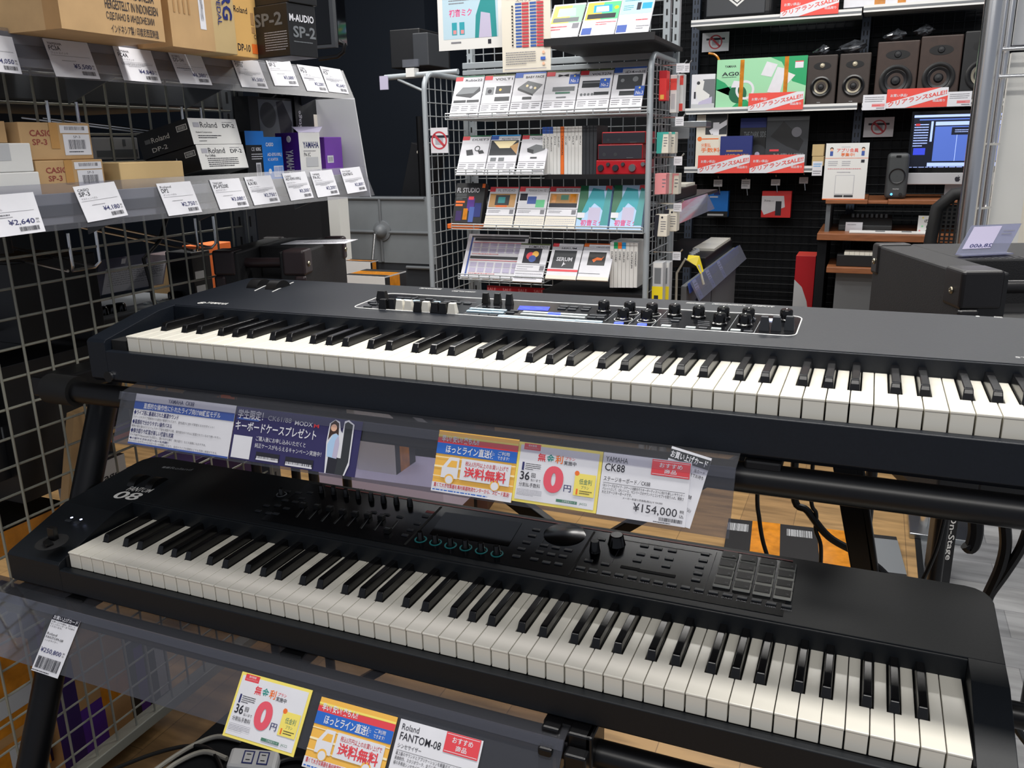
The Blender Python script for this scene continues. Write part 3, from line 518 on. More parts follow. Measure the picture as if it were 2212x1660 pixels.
hot = [('r', 0, .835, 1, .855, 'cream'), ('r', 0, .90, 1, .93, 'card_yellow'), ('p', [(0, .78), (1, .80), (1, .90), (0, .88)], 'sign_red'), ('r', 0, .62, 1, .80, 'sign_blue'), ('r', 0, .56, 1, .575, 'cream'), ('r', 0, .40, 1, .43, 'cream'), ('r', 0, .25, 1, .265, 'cream'), ('r', 0, .0, 1, .155, 'paper'),
    ('t', '早い! 安い! 楽ちん!!', .05, .82, .52, .93, 'paper', 4), ('t', 'ほっとライン直送便', .12, .64, .74, .775, 'paper', 3), ('t', 'ご利用', .77, .715, .91, .775, 'paper', 1), ('t', 'できます!', .77, .645, .91, .70, 'paper', 1),
    ('p', [(.10, .24), (.31, .24), (.31, .585), (.19, .585), (.10, .40)], 'paper'), ('p', [(.16, .42), (.21, .53), (.285, .53), (.285, .42)], 'gold'), ('r', .34, .24, .95, .585, 'paper'),
    ('c', .21, .225, .085, 'gold'), ('c', .21, .215, .065, 'paper'), ('c', .78, .225, .085, 'gold'), ('c', .78, .215, .065, 'paper'),
    ('t', '税込3万円以上のお買い上げで', .39, .475, .92, .55, 'ink_red', 1), ('t', '送料無料', .385, .275, .905, .46, 'sign_red', 4), ('t', '重くて大きな楽器を島村楽器物流センターから、スピード直送!', .03, .08, .97, .15, 'ink_red', 2), ('fine', .02, .015, .97, .06, 1, 'sign_blue')]
railcard(fu, 'delivery_card', 'orange and blue delivery card showing a white truck, on the upper price rail', (931, 1060), (1104, 1086), (948, 929), 'gold', hot, 'cards on the upper price rail', 'price card', ur_u)
zero = [('r', .03, .045, .965, .955, 'paper'), ('r', .07, .88, .27, .985, 'sign_red'), ('t', '島村楽器', .12, .935, .22, .97, 'paper', 1), ('t', 'ショッピングクレジット', .085, .9, .255, .925, 'paper'), ('t', '無', .25, .715, .345, .85, 'sign_red', 3), ('t', '金', .355, .715, .45, .85, 'teal_ink', 3), ('t', '利', .46, .715, .55, .85, 'orange', 3),
    ('t', 'プラン', .575, .79, .69, .84, 'sign_red', 1), ('t', '実施中', .565, .705, .71, .775, 'ink', 1), ('r', .075, .535, .1, .67, 'inkb'), ('fine', .115, .545, .3, .665, 4, 'ink'), ('t', '36', .065, .375, .18, .515, 'ink', 2), ('t', '回', .2, .43, .25, .5, 'ink', 1), ('t', '払いまで', .2, .365, .32, .41, 'ink'),
    ('t', '分割払手数料', .065, .265, .32, .335, 'ink'), ('t', '0', .35, .225, .585, .665, 'zero_red', 9), ('t', '円', .6, .275, .685, .385, 'inkb', 1), ('p', [(.715, .24), (.955, .24), (.955, .6), (.75, .6), (.715, .56)], 'card_yellow'), ('c', .735, .6, .04, 'orange'), ('t', '低金利', .77, .43, .915, .52, 'olive', 1), ('t', 'プラン', .8, .36, .89, .41, 'olive'), ('r', .745, .26, .765, .35, 'orange'), ('fine', .785, .27, .93, .34, 2, 'ink'), ('fine', .05, .12, .35, .23, 5, 'lightink'), ('r', .53, .095, .775, .14, 'olive'), ('t', '三井住友カード', .6, .1, .76, .135, 'paper'), ('t', 'JACCS', .8, .09, .89, .135, 'olive')]
railcard(fu, 'loan_card', 'yellow-bordered zero-interest card with a big red zero, on the upper price rail', (1105, 1082), (1287, 1110), (1123, 954), 'card_yellow', zero, 'cards on the upper price rail', 'price card', ur_u)
def stamp(x0, y0, x1, y1): return [('r', x0, y0, x1, y1, 'sign_red'), ('r', x0 + .01, y1 - .025, x1 - .01, y1 - .018, 'paper'), ('r', x0 + .01, y0 + .018, x1 - .01, y0 + .025, 'paper'), ('t', 'おすすめ', x0 + (x1 - x0) * .2, y0 + (y1 - y0) * .53, x0 + (x1 - x0) * .8, y0 + (y1 - y0) * .82, 'paper', 2), ('t', '商品', x0 + (x1 - x0) * .34, y0 + (y1 - y0) * .17, x0 + (x1 - x0) * .66, y0 + (y1 - y0) * .45, 'paper', 2)]
fu2 = onrail(ur_n, ur_p, .0006)
a, b, c = fu2(1428, 1128), fu2(1490, 1143), fu2(1452, 964); d = fu2(1538, 991)
slab('purchase_card', 'narrow purchase card with a black heading, tilted behind the 154,000 yen price card', 'price card', c + (b - d), b, c, 'paper', [('r', 0, .88, 1, 1, 'paper'), ('r', 0, .83, 1, .965, 'dark_gray'), ('t', 'お買い上げカード', .03, .85, .95, .95, 'paper', 3), ('t', 'お買い上げの際は、当カード', .05, .75, .95, .80, 'ink'), ('t', 'をレジカウンターまでお持ち', .05, .68, .95, .73, 'ink'), ('t', 'CK88', .6, .38, .82, .43, 'ink'), ('t', '(税込)', .72, .2, .9, .26, 'ink')], .0005, 'cards on the upper price rail')
railcard(fu, 'price_tag', 'white 154,000 yen price card with a red recommendation stamp, on the upper price rail', (1288, 1111), (1479, 1142), (1306, 977), 'paper', [
    ('t', 'YAMAHA', .035, .86, .29, .94, 'ink'), ('t', 'CK88', .035, .71, .265, .83, 'ink', 1), ('t', 'ステージキーボード／CK88', .035, .545, .57, .625, 'ink'), ('r', .035, .515, .96, .52, 'ink'), ('t', 'CKシリーズはライブ・ステージ活動を行うキーボーディストに向けた新しいサウンド・', .035, .455, .955, .505, 'ink'), ('t', 'パレットとして、CPシリーズ、YCシリーズのサウンドとコンセプトを取り入れ、開発さ', .035, .40, .955, .45, 'ink'), ('t', 'れたステージキーボードです。', .035, .345, .38, .395, 'ink'), ('t', 'メーカー希望小売価格(税込)￥154,000', .28, .29, .73, .33, 'ink'),
    ('t', '¥154,000', .41, .115, .9, .265, 'ink', 0), ('t', '税', .925, .20, .975, .25, 'ink'), ('t', '込', .925, .13, .975, .18, 'ink'), ('bar', .71, .045, .97, .10, 'ink'), ('fine', .65, .01, .97, .04, 1, 'ink')] + stamp(.565, .74, .99, .985), 'cards on the upper price rail', 'price card', ur_u)
# lower rail
a, b, c = fl(67, 1448), fl(124, 1467), fl(117, 1326)
slab('purchase_card', 'narrow white purchase card with a black heading, leftmost on the lower price rail', 'price card', a, b, c, 'paper', [('r', 0, .9, 1, 1, 'ink'), ('t', 'お買い上げカード', .04, .915, .96, .985, 'paper', 3), ('t', 'お買い上げの際は、当カード', .04, .855, .93, .885, 'ink'), ('t', 'をレジカウンターまでお持ち', .04, .815, .93, .845, 'ink'), ('t', 'くださいませ。', .04, .775, .5, .805, 'ink'), ('t', 'Roland', .05, .64, .42, .68, 'ink'), ('t', 'FANTOM-08', .05, .58, .7, .62, 'ink'), ('t', 'シンセサイザー', .05, .53, .55, .56, 'ink'), ('t', '¥250,800', .05, .33, .82, .42, 'inkb', 1), ('t', '税', .86, .39, .94, .42, 'ink'), ('t', '込', .86, .345, .94, .375, 'ink'), ('bar', .08, .07, .92, .27, 'ink'), ('fine', .02, .01, .92, .05, 1, 'ink')], .0005, 'cards on the lower price rail')
railcard(fl, 'loan_card', 'yellow-bordered zero-interest card with a big red zero, on the lower price rail', (480, 1589), (634, 1635), (524, 1451), 'card_yellow', zero, 'cards on the lower price rail', 'price card', lr_u)
railcard(fl, 'delivery_card', 'orange and blue delivery card showing a white truck, on the lower price rail', (652, 1656), (818, 1712), (693, 1505), 'gold', hot, 'cards on the lower price rail', 'price card', lr_u)
railcard(fl, 'price_tag', 'white synthesizer price card with a red recommendation stamp, on the lower price rail', (824, 1720), (1006, 1775), (874, 1555), 'paper', [('t', 'Roland', .04, .87, .25, .95, 'ink'), ('t', 'FANTOM-08', .04, .74, .54, .84, 'ink', 1), ('t', 'シンセサイザー', .04, .635, .33, .695, 'ink'), ('r', .04, .605, .97, .61, 'ink'), ('t', '最上級のサウンドとアプリケーションを軽量ボディに搭載。ライブ、', .04, .545, .95, .595, 'ink'), ('t', '楽曲制作、スタジオワーク、全てに高いパフォーマンスを発揮する究', .04, .485, .95, .535, 'ink'), ('t', '極の多用途シンセサイザー。88鍵ピアノ', .04, .425, .55, .475, 'ink'), ('t', 'オープンプライス', .3, .35, .52, .4, 'ink'), ('t', '¥250,800', .4, .13, .9, .29, 'ink')] + stamp(.575, .74, .98, 1.0), 'cards on the lower price rail', 'price card', lr_u)
# ============================================================ wire panel and the two shelves on the left
XM = -.24
wp = thing('wire_partition', 'gray wire grid partition standing behind the left end of the keyboards', 'wire panel', (XM, .25, .14))
m = MB()
ys = [.212 + .05 * k for k in range(-9, 12)]; zs = [.188 + .05 * k for k in range(0, 38)]
for y in ys: m.cyl((XM + .0045, y, .15), (XM + .0045, y, 2.05), .0023, 'wire_gray', 6)
for z in zs: m.cyl((XM, ys[0], z), (XM, .75, z), .0023, 'wire_gray', 6)
m.build('wire_grid', wp, smooth=True)
m = MB(); m.box((XM - .02, ys[0], .128), (XM + .012, .75, .152), 'wire_gray'); m.build('bottom_rail', wp, bevel=.002)
m = MB(); m.box((XM - .022, .752, 0), (XM + .006, .792, 2.1), 'post_gray')
for k in range(44): m.poly([(XM + .0063, y, .1 + k * .045 + dz) for y, dz in ((.769, 0), (.775, 0), (.775, .024), (.769, .024))], 'slot'); m.poly([(x, .7518, .1 + k * .045 + dz) for x, dz in ((XM - .004, 0), (XM - .010, 0), (XM - .010, .024), (XM - .004, .024))], 'slot')
m.build('slotted_post', wp, bevel=.001)
def wshelf(label, zb, ztop, zbot, y0, y1):
    t = thing('wall_shelf', label, 'shelf', (-.13, (y0 + y1) / 2, zb - .03), 'shelves hung on the wire panel')
    m = MB(); m.box((XM + .014, y0, zb - .022), (-.062, y1, zb), 'shelf_dark', front='shelf_gray', top='shelf_gray'); m.build('shelf_board', t, bevel=.001)
    m = MB(); m.box((-.062, y0, zb - .042), (-.056, y1, zb + .004), 'shelf_gray'); m.box((-.056, y0, zb - .03), (-.054, y1, zb - .012), 'post_gray'); m.build('shelf_lip', t, bevel=.0015)
    m = MB(); m.prism([(-.028, y0, zbot), (-.028, y1, zbot), (-.055, y1, ztop), (-.055, y0, ztop)], (-.002, 0, 0), 'acrylic_soft'); m.build('label_holder', t)
    for y in (y0 + .12, .32, .60, .93):
        m = MB(); m.prism([(XM + .014, y, zb - .022), (-.08, y, zb - .022), (-.08, y, zb - .03), (XM + .014, y, zb - .08)], (0, .003, 0), 'post_gray'); m.build('bracket', t)
    return t
SU, SL = 1.468, 1.243
us = wshelf('upper gray shelf of the left wire panel, loaded with kraft pedal boxes', SU, 1.476, 1.412, -.32, .925)
ls = wshelf('lower gray shelf of the left wire panel, holding small pedal and adaptor boxes', SL, 1.262, 1.195, -.32, .985)
m = MB(); m.prism([(XM + .015, .988, 1.19), (-.043, .988, 1.19), (-.072, .988, 1.42), (XM + .015, .988, 1.42)], (0, .004, 0), 'silver_gray', ); m.build('end_panel', ls)
m = MB(); m.box((XM + .012, .836, 1.2), (XM + .015, .985, 1.45), 'shelf_dark'); m.build('back_panel', ls)
def pricecard(shelf, BL, BR, TL, brand, mod, desc, yen, label, rowtext=0):
    pt, n = ((-.0265, 0, 1.412), V((.922, 0, .389))) if shelf == 'u' else ((-.0265, 0, 1.195), V((.922, 0, .371)))
    n.normalize(); f = lambda u, v: PP(u, v, pt, n)
    bl, br, tl = f(*BL), f(*BR), f(*TL)
    it = [('t', brand, .06, .84, .06 + .045 * len(brand) + .04, .91, 'ink'), ('t', mod, .06, .7, .06 + .055 * len(mod) + .03, .82, 'ink', 1), ('t', desc, .07, .6, .45, .66, 'grayink'), ('r', .06, .56, .92, .567, 'grayink'), ('t', '¥' + yen, .48, .22, .88, .37, 'inkb', 1), ('t', '税', .90, .31, .955, .36, 'ink'), ('t', '込', .90, .24, .955, .29, 'ink'), ('bar', .62, .07, .92, .18, 'ink'), ('fine', .25, .42, .6, .455, 1, 'grayink')]
    if rowtext: it.append(('fine', .07, .46, .9, .54, rowtext, 'grayink'))
    return slab('price_card', label, 'price card', bl, br, tl, 'paper', it, .0006, 'price cards on the upper shelf' if shelf == 'u' else 'price cards on the lower shelf')
W = 'white price card reading '
pricecard('u', (-52, 150), (48, 160), (-75, 66), '', '', '', '4,050', W + '050 yen, cut off by the picture edge, on the upper shelf')
pricecard('u', (122, 165), (217, 171), (91, 82), 'YAMAHA', 'FC3A', 'フットスイッチ', '5,500', W + '5,500 yen on the upper shelf, below the biggest kraft box')
pricecard('u', (268, 173), (349, 180), (243, 99), 'YAMAHA', 'FC4A', 'フットスイッチ', '4,840', W + '4,840 yen on the upper shelf', 2)
pricecard('u', (390, 180), (459, 184), (363, 112), 'KORG', 'DS-1H', 'ダンパーペダル', '6,380', W + '6,380 yen on the upper shelf', 1)
pricecard('u', (523, 188), (580, 192), (499, 125), 'Roland', 'DP10', 'ダンパーペダル', '5,500', W + '5,500 yen on the upper shelf, below the orange-tabbed boxes', 2)
pricecard('u', (594, 185), (646, 186), (572, 125), 'M-AUDIO', 'SP-2', 'ダンパーペダル', '3,000', W + '3,000 yen on the upper shelf', 0)
pricecard('u', (664, 196), (710, 200), (641, 139), 'KORG', 'PS-3', 'ペダル', '2,200', W + '2,200 yen on the upper shelf', 1)
pricecard('u', (711, 198), (754, 203), (691, 143), 'YAMAHA', 'FC5', 'フットペダル', '2,640', W + '2,640 yen at the right end of the upper shelf', 2)
pricecard('l', (-45, 519), (99, 500), (-75, 427), '', '', 'サステインペダル', '2,640', W + '2,640 yen at the left end of the lower shelf', 1)
pricecard('l', (190, 481), (277, 465), (157, 404), 'CASIO', 'SP-3', 'サスティンペダル', '4,180', W + '4,180 yen on the lower shelf', 0)
pricecard('l', (365, 467), (437, 458), (337, 397), 'Roland', 'DP2', 'ダンパーペダル', '2,750', W + '2,750 yen below the black and white boxes on the lower shelf'.replace('black and white', 'white-ended'), 0)
pricecard('l', (476, 453), (539, 446), (452, 389), 'TASCAM', 'PS-P520E', 'ACアダプター', '3,080', W + '3,080 yen on the lower shelf', 0)
pricecard('l', (550, 444), (606, 437), (527, 383), 'KORG', 'KA181', 'ACアダプター', '2,750', W + '2,750 yen on the lower shelf, below the blue boxes', 2)
pricecard('l', (629, 434), (678, 427), (609, 375), 'CASIO', 'AD-E95100LJ', 'ACアダプター', '3,300', W + '3,300 yen on the lower shelf', 2)
pricecard('l', (687, 427), (734, 420), (669, 371), 'YAMAHA', 'PA-3C', 'ACアダプター', '2,200', W + '2,200 yen on the lower shelf', 2)
pricecard('l', (751, 419), (793, 412), (734, 365), 'On-Stage', 'KDA7061G', '', '2,800', W + '2,800 yen at the right end of the lower shelf', 2)
# ---- boxes on the upper shelf
zU = SU + .001
def onshelf(name, label, y0, y1, xf, z0, z1, depth, mat, yaw=90, **k):
    return carton(name, label, 'box', (xf, y0, z0), yaw, y1 - y0, depth, z1 - z0, mat, **k)
FL = P(130, 37, z=1.483); FR = P(360, 70, z=1.483)
g = 'boxes on the upper shelf'
yw = math.degrees(math.atan2(FR.y - FL.y, FR.x - FL.x))
onshelf('cardboard_box', 'big kraft box with lines of country print, overhanging the left of the upper shelf', FL.y, FR.y, FL.x, zU, zU + .17, .30, 'kraft', group=g, front=[
    ('t', 'MADE IN INDONESIA', .42, .52, .95, .60, 'ink', 1), ('t', 'FABRIQUE EN INDONÉSIE', .42, .41, .95, .49, 'ink', 1), ('t', 'HECHO EN INDONESIA', .42, .31, .92, .385, 'ink', 1), ('t', 'HERGESTELLT IN INDONESIEN', .42, .21, .95, .285, 'ink', 1), ('t', 'СДЕЛАНО В ИНДОНЕЗИИ', .42, .115, .90, .185, 'ink', 1), ('t', 'インドネシア製 / 印度尼西亚制造', .45, .02, .93, .09, 'ink', 1)], bottom=[('r', .35, .06, .72, .16, 'paper'), ('r', .42, .08, .52, .14, 'inkb'), ('r', .55, .08, .66, .14, 'inkb')], left=[('r', .9, 0, 1, 1, 'kraft_dark')])
onshelf('cardboard_box', 'kraft box with a white barcode strip, second from left on the upper shelf', .325, .425, .02, zU, zU + .15, .24, 'kraft', group=g, front=[('r', .68, .22, .82, .95, 'paper'), ('t', '7CFN04034', .71, .3, .78, .7, 'ink')] + [('r', .1 + .11 * i, .35, .14 + .11 * i, .95, 'kraft_dark') for i in range(4)], left=[])
def ktext(m, w, d, h):
    R = V((0, 0, -h * .62)); U = V((w * .5, 0, 0)); m.decals((w * .38, 0, h * .95), R, U, [('t', 'KORG', .12, .2, 1, 1, 'navy', 4), ('t', 'DAMPER PEDAL', .05, -.25, 1.1, .08, 'navy', 1)], .0012)
onshelf('cardboard_box', 'tan box with big blue sideways lettering on the upper shelf', .427, .487, .015, zU, zU + .17, .24, 'kraft_korg', group=g, flap=ktext, bottom=[('r', .2, .05, .8, .2, 'paper')])
dp = [('t', 'Roland', .18, .72, .62, .82, 'ink', 1), ('t', 'DP-10', .2, .1, .62, .22, 'ink', 2), ('r', .68, .08, .9, .24, 'orange'), ('r', .72, .55, .82, .75, 'kraft_dark'), ('r', .72, .42, .82, .52, 'kraft_dark'), ('t', 'CE', .78, .33, .9, .4, 'ink')]
onshelf('pedal_box', 'light orange pedal box with an orange tab, on the upper shelf', .49, .572, -.0, zU, zU + .105, .22, 'kraft_orange', group=g, front=dp)
onshelf('pedal_box', 'light orange pedal box, stacked on its twin and cut by the picture top', .483, .56, -.01, zU + .1055, zU + .20, .22, 'kraft_orange', group=g, front=dp)
spf = [('t', 'M-AUDIO', .05, .66, .92, .8, 'paper', 4), ('t', 'SP-2', .15, .36, .95, .58, 'mid_gray', 4), ('fine', .15, .26, .9, .31, 1, 'mid_gray')]; spl = [('t', 'SP-2', .1, .6, .85, .85, 'mid_gray', 4), ('fine', .35, .12, .95, .5, 8, 'lightink')]
c0 = P(648, 119, z=zU)
for i, (lab) in enumerate(('black pedal box with gray lettering at the right end of the upper shelf', 'black pedal box, topmost of the two at the right end of the upper shelf')):
    carton('pedal_box', lab, 'box', (c0.x + .003 * i - .02, c0.y + .004 * i, zU + .0905 * i), 79, .068, .10, .09, 'black_box', group=g, front=spf, left=spl, top=[])
# ---- boxes on the lower shelf
zL = SL + .001; g = 'boxes on the lower shelf'
onshelf('slim_box', 'plain white box, lower of the two at the left end of the lower shelf', -.10, .112, -.066, zL, zL + .036, .15, 'white', group=g)
onshelf('slim_box', 'plain white box, upper of the two at the left end of the lower shelf', -.11, .107, -.068, zL + .0365, zL + .077, .15, 'white', group=g, front=[('r', .70, .4, .84, .98, 'silver_gray')])
cf = [('t', 'CASIO', .13, .63, .45, .80, 'casio_red', 3), ('t', 'SP-3', .15, .40, .35, .56, 'casio_red', 2), ('r', .55, .72, .97, .93, 'paper'), ('bar', .62, .80, .91, .90, 'ink'), ('r', .58, .12, .97, .69, 'paper'), ('t', 'SP-3', .73, .58, .83, .65, 'ink'), ('bar', .65, .28, .9, .54, 'ink'), ('fine', .64, .18, .93, .25, 1, 'ink'), ('r', .40, .30, .52, 1, 'tape')]
onshelf('pedal_box', 'brown pedal box with red lettering, upper of two, right of the white boxes', .100, .226, -.078, zL + .052, zL + .107, .145, 'kraft', group=g, front=cf)
onshelf('pedal_box', 'brown pedal box with red lettering, lower of two, right of the white boxes', .113, .236, -.072, zL, zL + .0515, .145, 'kraft', group=g, front=cf)
onshelf('pedal_box', 'brown box end showing above the plain white boxes on the lower shelf', -.06, .088, -.09, zL + .078, zL + .108, .14, 'kraft', group=g, front=[('t', 'QUALITY', .5, .1, .9, .6, 'casio_red', 1)])
onshelf('pedal_box', 'plain light kraft box between the brown and the black boxes on the lower shelf', .262, .405, -.065, zL, zL + .045, .13, 'kraft_light', group=g)
rf = [('t', 'Roland', .22, .64, .56, .86, 'ink', 0), ('r', .08, .66, .2, .84, 'lightink'), ('t', 'DP-2', .68, .65, .93, .8, 'ink', 1), ('fine', .68, .84, .92, .89, 1, 'grayink')]
rl = [('t', 'Roland', .25, .5, .6, .7, 'print_white', 1), ('r', .12, .52, .23, .68, 'mid_gray'), ('t', 'DP-2', .22, .15, .52, .32, 'print_white', 1), ('r', .76, .6, .96, .82, 'print_white'), ('r', .775, .63, .945, .79, 'black_box'), ('bar', .79, .65, .93, .77, 'print_white')]
PM = yawM((-.060, .447, 1.2715), 90) @ Matrix.Rotation(math.radians(-12), 4, 'X')
carton('pedal_box', 'white-ended black pedal box, lower of two on the lower shelf', 'box', (0, 0, 0), 0, .130, .13, .0465, 'black_box', M=PM, faces={'front': 'white'}, front=rf + [('t', 'For CHINA', .14, .5, .34, .6, 'ink'), ('fine', .16, .1, .8, .48, 5, 'ink')], left=rl, group=g)
carton('pedal_box', 'white-ended black pedal box, upper of two on the lower shelf', 'box', (0, 0, 0), 0, .130, .13, .0475, 'black_box', M=PM @ Matrix.Translation((-.002, .001, .047)), faces={'front': 'white'}, front=rf + [('t', 'Roland Corporation', .1, .42, .42, .5, 'ink'), ('fine', .12, .22, .6, .38, 2, 'ink'), ('fine', .12, .1, .4, .16, 1, 'ink')], left=rl, group=g)
def bx(name, label, L_, R_, T_, x, mat, dep, h0=None, **k):
    a = P(*L_, x=x); b = P(*R_, x=x); c = P(*T_, x=x); z0 = zL if h0 is None else h0
    return onshelf(name, label, a.y, b.y, x, z0, c.z, dep, mat, group=g, **k)
bx('adaptor_box', 'blue and black adaptor box beside the white-ended boxes on the lower shelf', (533, 340), (573, 340), (550, 283), -.10, 'black_box', .1, front=[('r', 0, .72, 1, 1, 'box_blue'), ('r', .86, 0, 1, .72, 'box_blue'), ('t', 'CE', .28, .6, .45, .67, 'paper', 1), ('t', 'KORG', .52, .6, .78, .67, 'paper', 3), ('fine', .25, .42, .85, .56, 3, 'paper'), ('r', .45, .05, .72, .36, 'paper'), ('bar', .48, .08, .69, .33, 'ink')])
bx('adaptor_box', 'bright blue adaptor box with white lettering on the lower shelf', (574, 350), (612, 350), (595, 296), -.10, 'box_blue', .09, front=[('t', 'CASIO', .08, .78, .5, .87, 'paper', 3), ('t', 'AD-E95100LJ', .12, .53, .92, .63, 'paper', 1), ('t', 'AC ADAPTOR', .12, .44, .7, .51, 'paper'), ('r', .42, .06, .95, .32, 'paper'), ('bar', .45, .08, .92, .3, 'box_blue'), ('c', .2, .2, .06, 'paper')])
bx('headset_box', 'black box picturing a gray keyboard accessory, at the back of the lower shelf', (541, 270), (636, 270), (590, 211), -.185, 'black_box', .04, front=[('r', .2, .45, .96, .97, 'mid_gray'), ('c', .40, .78, .16, 'dark_gray'), ('p', [(.6, .95), (.75, .97), (.94, .7), (.9, .48), (.66, .5)], 'ink'), ('t', 'Keyboard Dust Cover', .3, .32, .94, .40, 'mid_gray', 1)])
bx('accessory_box', 'black box with a white barcode label and vertical lettering at the lower shelf back', (640, 270), (728, 270), (690, 211), -.18, 'black_box', .045, front=[('r', .42, .42, .95, .78, 'paperw'), ('bar', .58, .52, .82, .64, 'ink'), ('fine', .55, .66, .85, .73, 2, 'ink')], flap=lambda m, w, d, h: m.decals((w * .14, 0, h * .42), (0, 0, h * .4), (-w * .1, 0, 0), [('t', 'On-Stage', 0, 0, 1, 1, 'print_white', 2)], .001))
def ytext(m, w, d, h):
    m.decals((0, d * .62, h * .78), (0, 0, -h * .7), (0, -d * .4, 0), [('t', 'YAMAHA', .22, .1, 1, .9, 'paper', 4)], .001); m.lathe([(.007, 0), (.007, .001), (0, .001)], (0, d * .42, h * .86), (-1, 0, 0), 'paper', 16)
    m.prism([(0, 0, h), (w, 0, h), (w * 1.35, .012, h + .012), (w * .2, .035, h + .012)], (0, 0, .001), 'lavender')
c0 = P(650, 362, x=-.07)
carton('adaptor_box', 'purple box with a white open end and vertical white lettering on the lower shelf', 'box', (c0.x, c0.y, zL), 75, .058, .08, .096, 'purple', faces={'front': 'white'}, front=[('t', 'YAMAHA', .18, .66, .92, .8, 'inkb', 3), ('t', 'PA-3C', .2, .48, .5, .56, 'ink'), ('fine', .18, .58, .95, .62, 1, 'grayink'), ('r', .28, .25, .85, .46, 'silver_gray')], group=g, flap=ytext)
bx('adaptor_box', 'bright purple box at the right end of the lower shelf', (704, 350), (741, 350), (722, 296), -.11, 'purple_light', .1, front=[('r', .1, .33, .45, .52, 'paper'), ('bar', .14, .36, .4, .48, 'grayink')])
# ============================================================ goods beyond the wire panel
def bxx(name, label, BL, TR, x, dep, mat, cat='box', z0=None, **k):
    a = P(*BL, x=x); b = P(*TR, x=x); a.z = a.z if z0 is None else z0
    return carton(name, label, cat, (x, a.y, a.z), 90, b.y - a.y, dep, b.z - a.z, mat, **k)
gb = 'goods beyond the wire panel'
bxx('speaker_cabinet', 'tall black speaker column behind the wire panel, left of the white sheet', (50, 745), (203, 545), -.36, .2, 'black_box', 'speaker')
bxx('large_carton', 'big black carton with gray lettering at the far left behind the wire panel', (52, 1090), (212, 740), -.38, .25, 'black_box', 'box', group=gb)
bxx('black_carton', 'black carton cut off by the left picture edge behind the wire panel', (-120, 1090), (45, 800), -.40, .25, 'black_box', group=gb, front=[('t', 'PRO', .55, .38, 1.0, .52, 'mid_gray', 2), ('r', .8, .9, 1, .94, 'kraft_dark'), ('r', .7, .1, .95, .16, 'kraft_dark')])
bxx('flat_carton', 'flat carton wrapped in orange tape, low behind the wire panel at left', (-60, 1240), (150, 1085), -.42, .3, 'orange_tape', group=gb, faces={'top': 'black_box'})
m = MB(); m.prism([P(140, 1165, x=-.31), P(166, 1165, x=-.31), P(194, 880, x=-.31), P(160, 895, x=-.31)], (-.02, 0, 0), 'kraft'); m.build('stand_carton', None, 'long kraft carton leaning behind the left stand leg', 'box', gb)
bxx('stand_carton', 'white and purple stand carton with black lettering, behind the left stand leg', (205, 1095), (268, 980), -.34, .1, 'white', group=gb, faces={'right': 'purple_dark'}, front=[('t', 'Stage', .1, .45, .8, .68, 'ink', 2), ('r', .1, .38, 1, .40, 'purple'), ('r', -.1, 0, .12, 1, 'orange')], top=[('r', 0, 0, 1, 1, 'dark_gray')])
bxx('purple_carton', 'dark purple carton right of the white stand carton, behind the wire panel', (275, 1240), (560, 930), -.345, .12, 'purple_dark', group=gb, front=[('t', 'LE-D', .45, .82, .62, .9, 'purple_light', 1)])
bxx('taped_carton', 'black carton with an orange band, above the dark purple carton', (207, 975), (330, 880), -.37, .15, 'black_box', group=gb, front=[('r', 0, .12, 1, .32, 'orange'), ('r', 0, .5, .35, .75, 'kraft'), ('r', .35, .5, 1, .8, 'purple')])
bxx('tall_purple_carton', 'tall purple carton low behind the wire panel, crossed by orange tape', (95, 1660), (150, 1290), -.36, .2, 'purple_dark', group=gb, front=[('r', 0, .35, .8, .55, 'orange_tape'), ('r', .3, .7, 1, .95, 'purple')])
bxx('orange_taped_carton', 'white carton wrapped in orange tape at the bottom left, behind the wire panel', (-90, 1800), (60, 1380), -.34, .2, 'orange_tape', group=gb, front=[('r', .0, .55, 1, .7, 'silver_gray'), ('r', .6, .1, 1, .3, 'silver_gray'), ('r', .2, .35, .9, .42, 'kraft_dark')])
bxx('brown_taped_carton', 'dark brown and purple carton low behind the wire panel, right of the stand leg', (150, 1700), (255, 1340), -.33, .2, 'kraft_dark', group=gb, front=[('r', .3, 0, .62, .5, 'purple'), ('r', 0, 0, .3, 1, 'purple_dark'), ('r', .6, .4, 1, .6, 'orange_tape')], faces={'right': 'purple_dark'})
bxx('narrow_carton', 'narrow purple and black carton at the far end of the low cartons', (285, 1590), (350, 1360), -.34, .15, 'black_box', group=gb, front=[('r', .3, 0, .5, 1, 'purple'), ('r', .75, .2, .95, .9, 'silver_gray')])
# a synthesizer on display beyond the panel, with its price sheet and knobs
sp = thing('desk_synthesizer', 'gray desktop synthesizer with black knobs behind the wire panel', 'synthesizer', tuple(P(300, 690, x=-.45)))
a, b = P(196, 700, x=-.42), P(440, 645, x=-.42); m = MB(); m.box((-.62, a.y, a.z - .05), (-.42, b.y, a.z + .004), 'dark_gray', top='mid_gray'); m.build('case', sp, bevel=.004)
zt = a.z + .004
for u, v in ((205, 668), (228, 662), (245, 656), (265, 650), (380, 632), (396, 628), (425, 622)):
    q = P(u, v, x=-.45); m = MB(); m.lathe([(.013, 0), (.012, .014), (.009, .018), (0, .018)], (-.46, q.y, zt), (0, 0, 1), 'knob_black', 14); m.build('knob', sp, smooth=True)
for i in range(8):
    q = P(315 + i * 7, 650, x=-.46); m = MB(); m.box((-.47 + (i % 2) * .02, q.y, zt), (-.458 + (i % 2) * .02, q.y + .01, zt + .004), 'button_white'); m.build('button', sp)
f = lambda u, v: P(u, v, x=-.5)
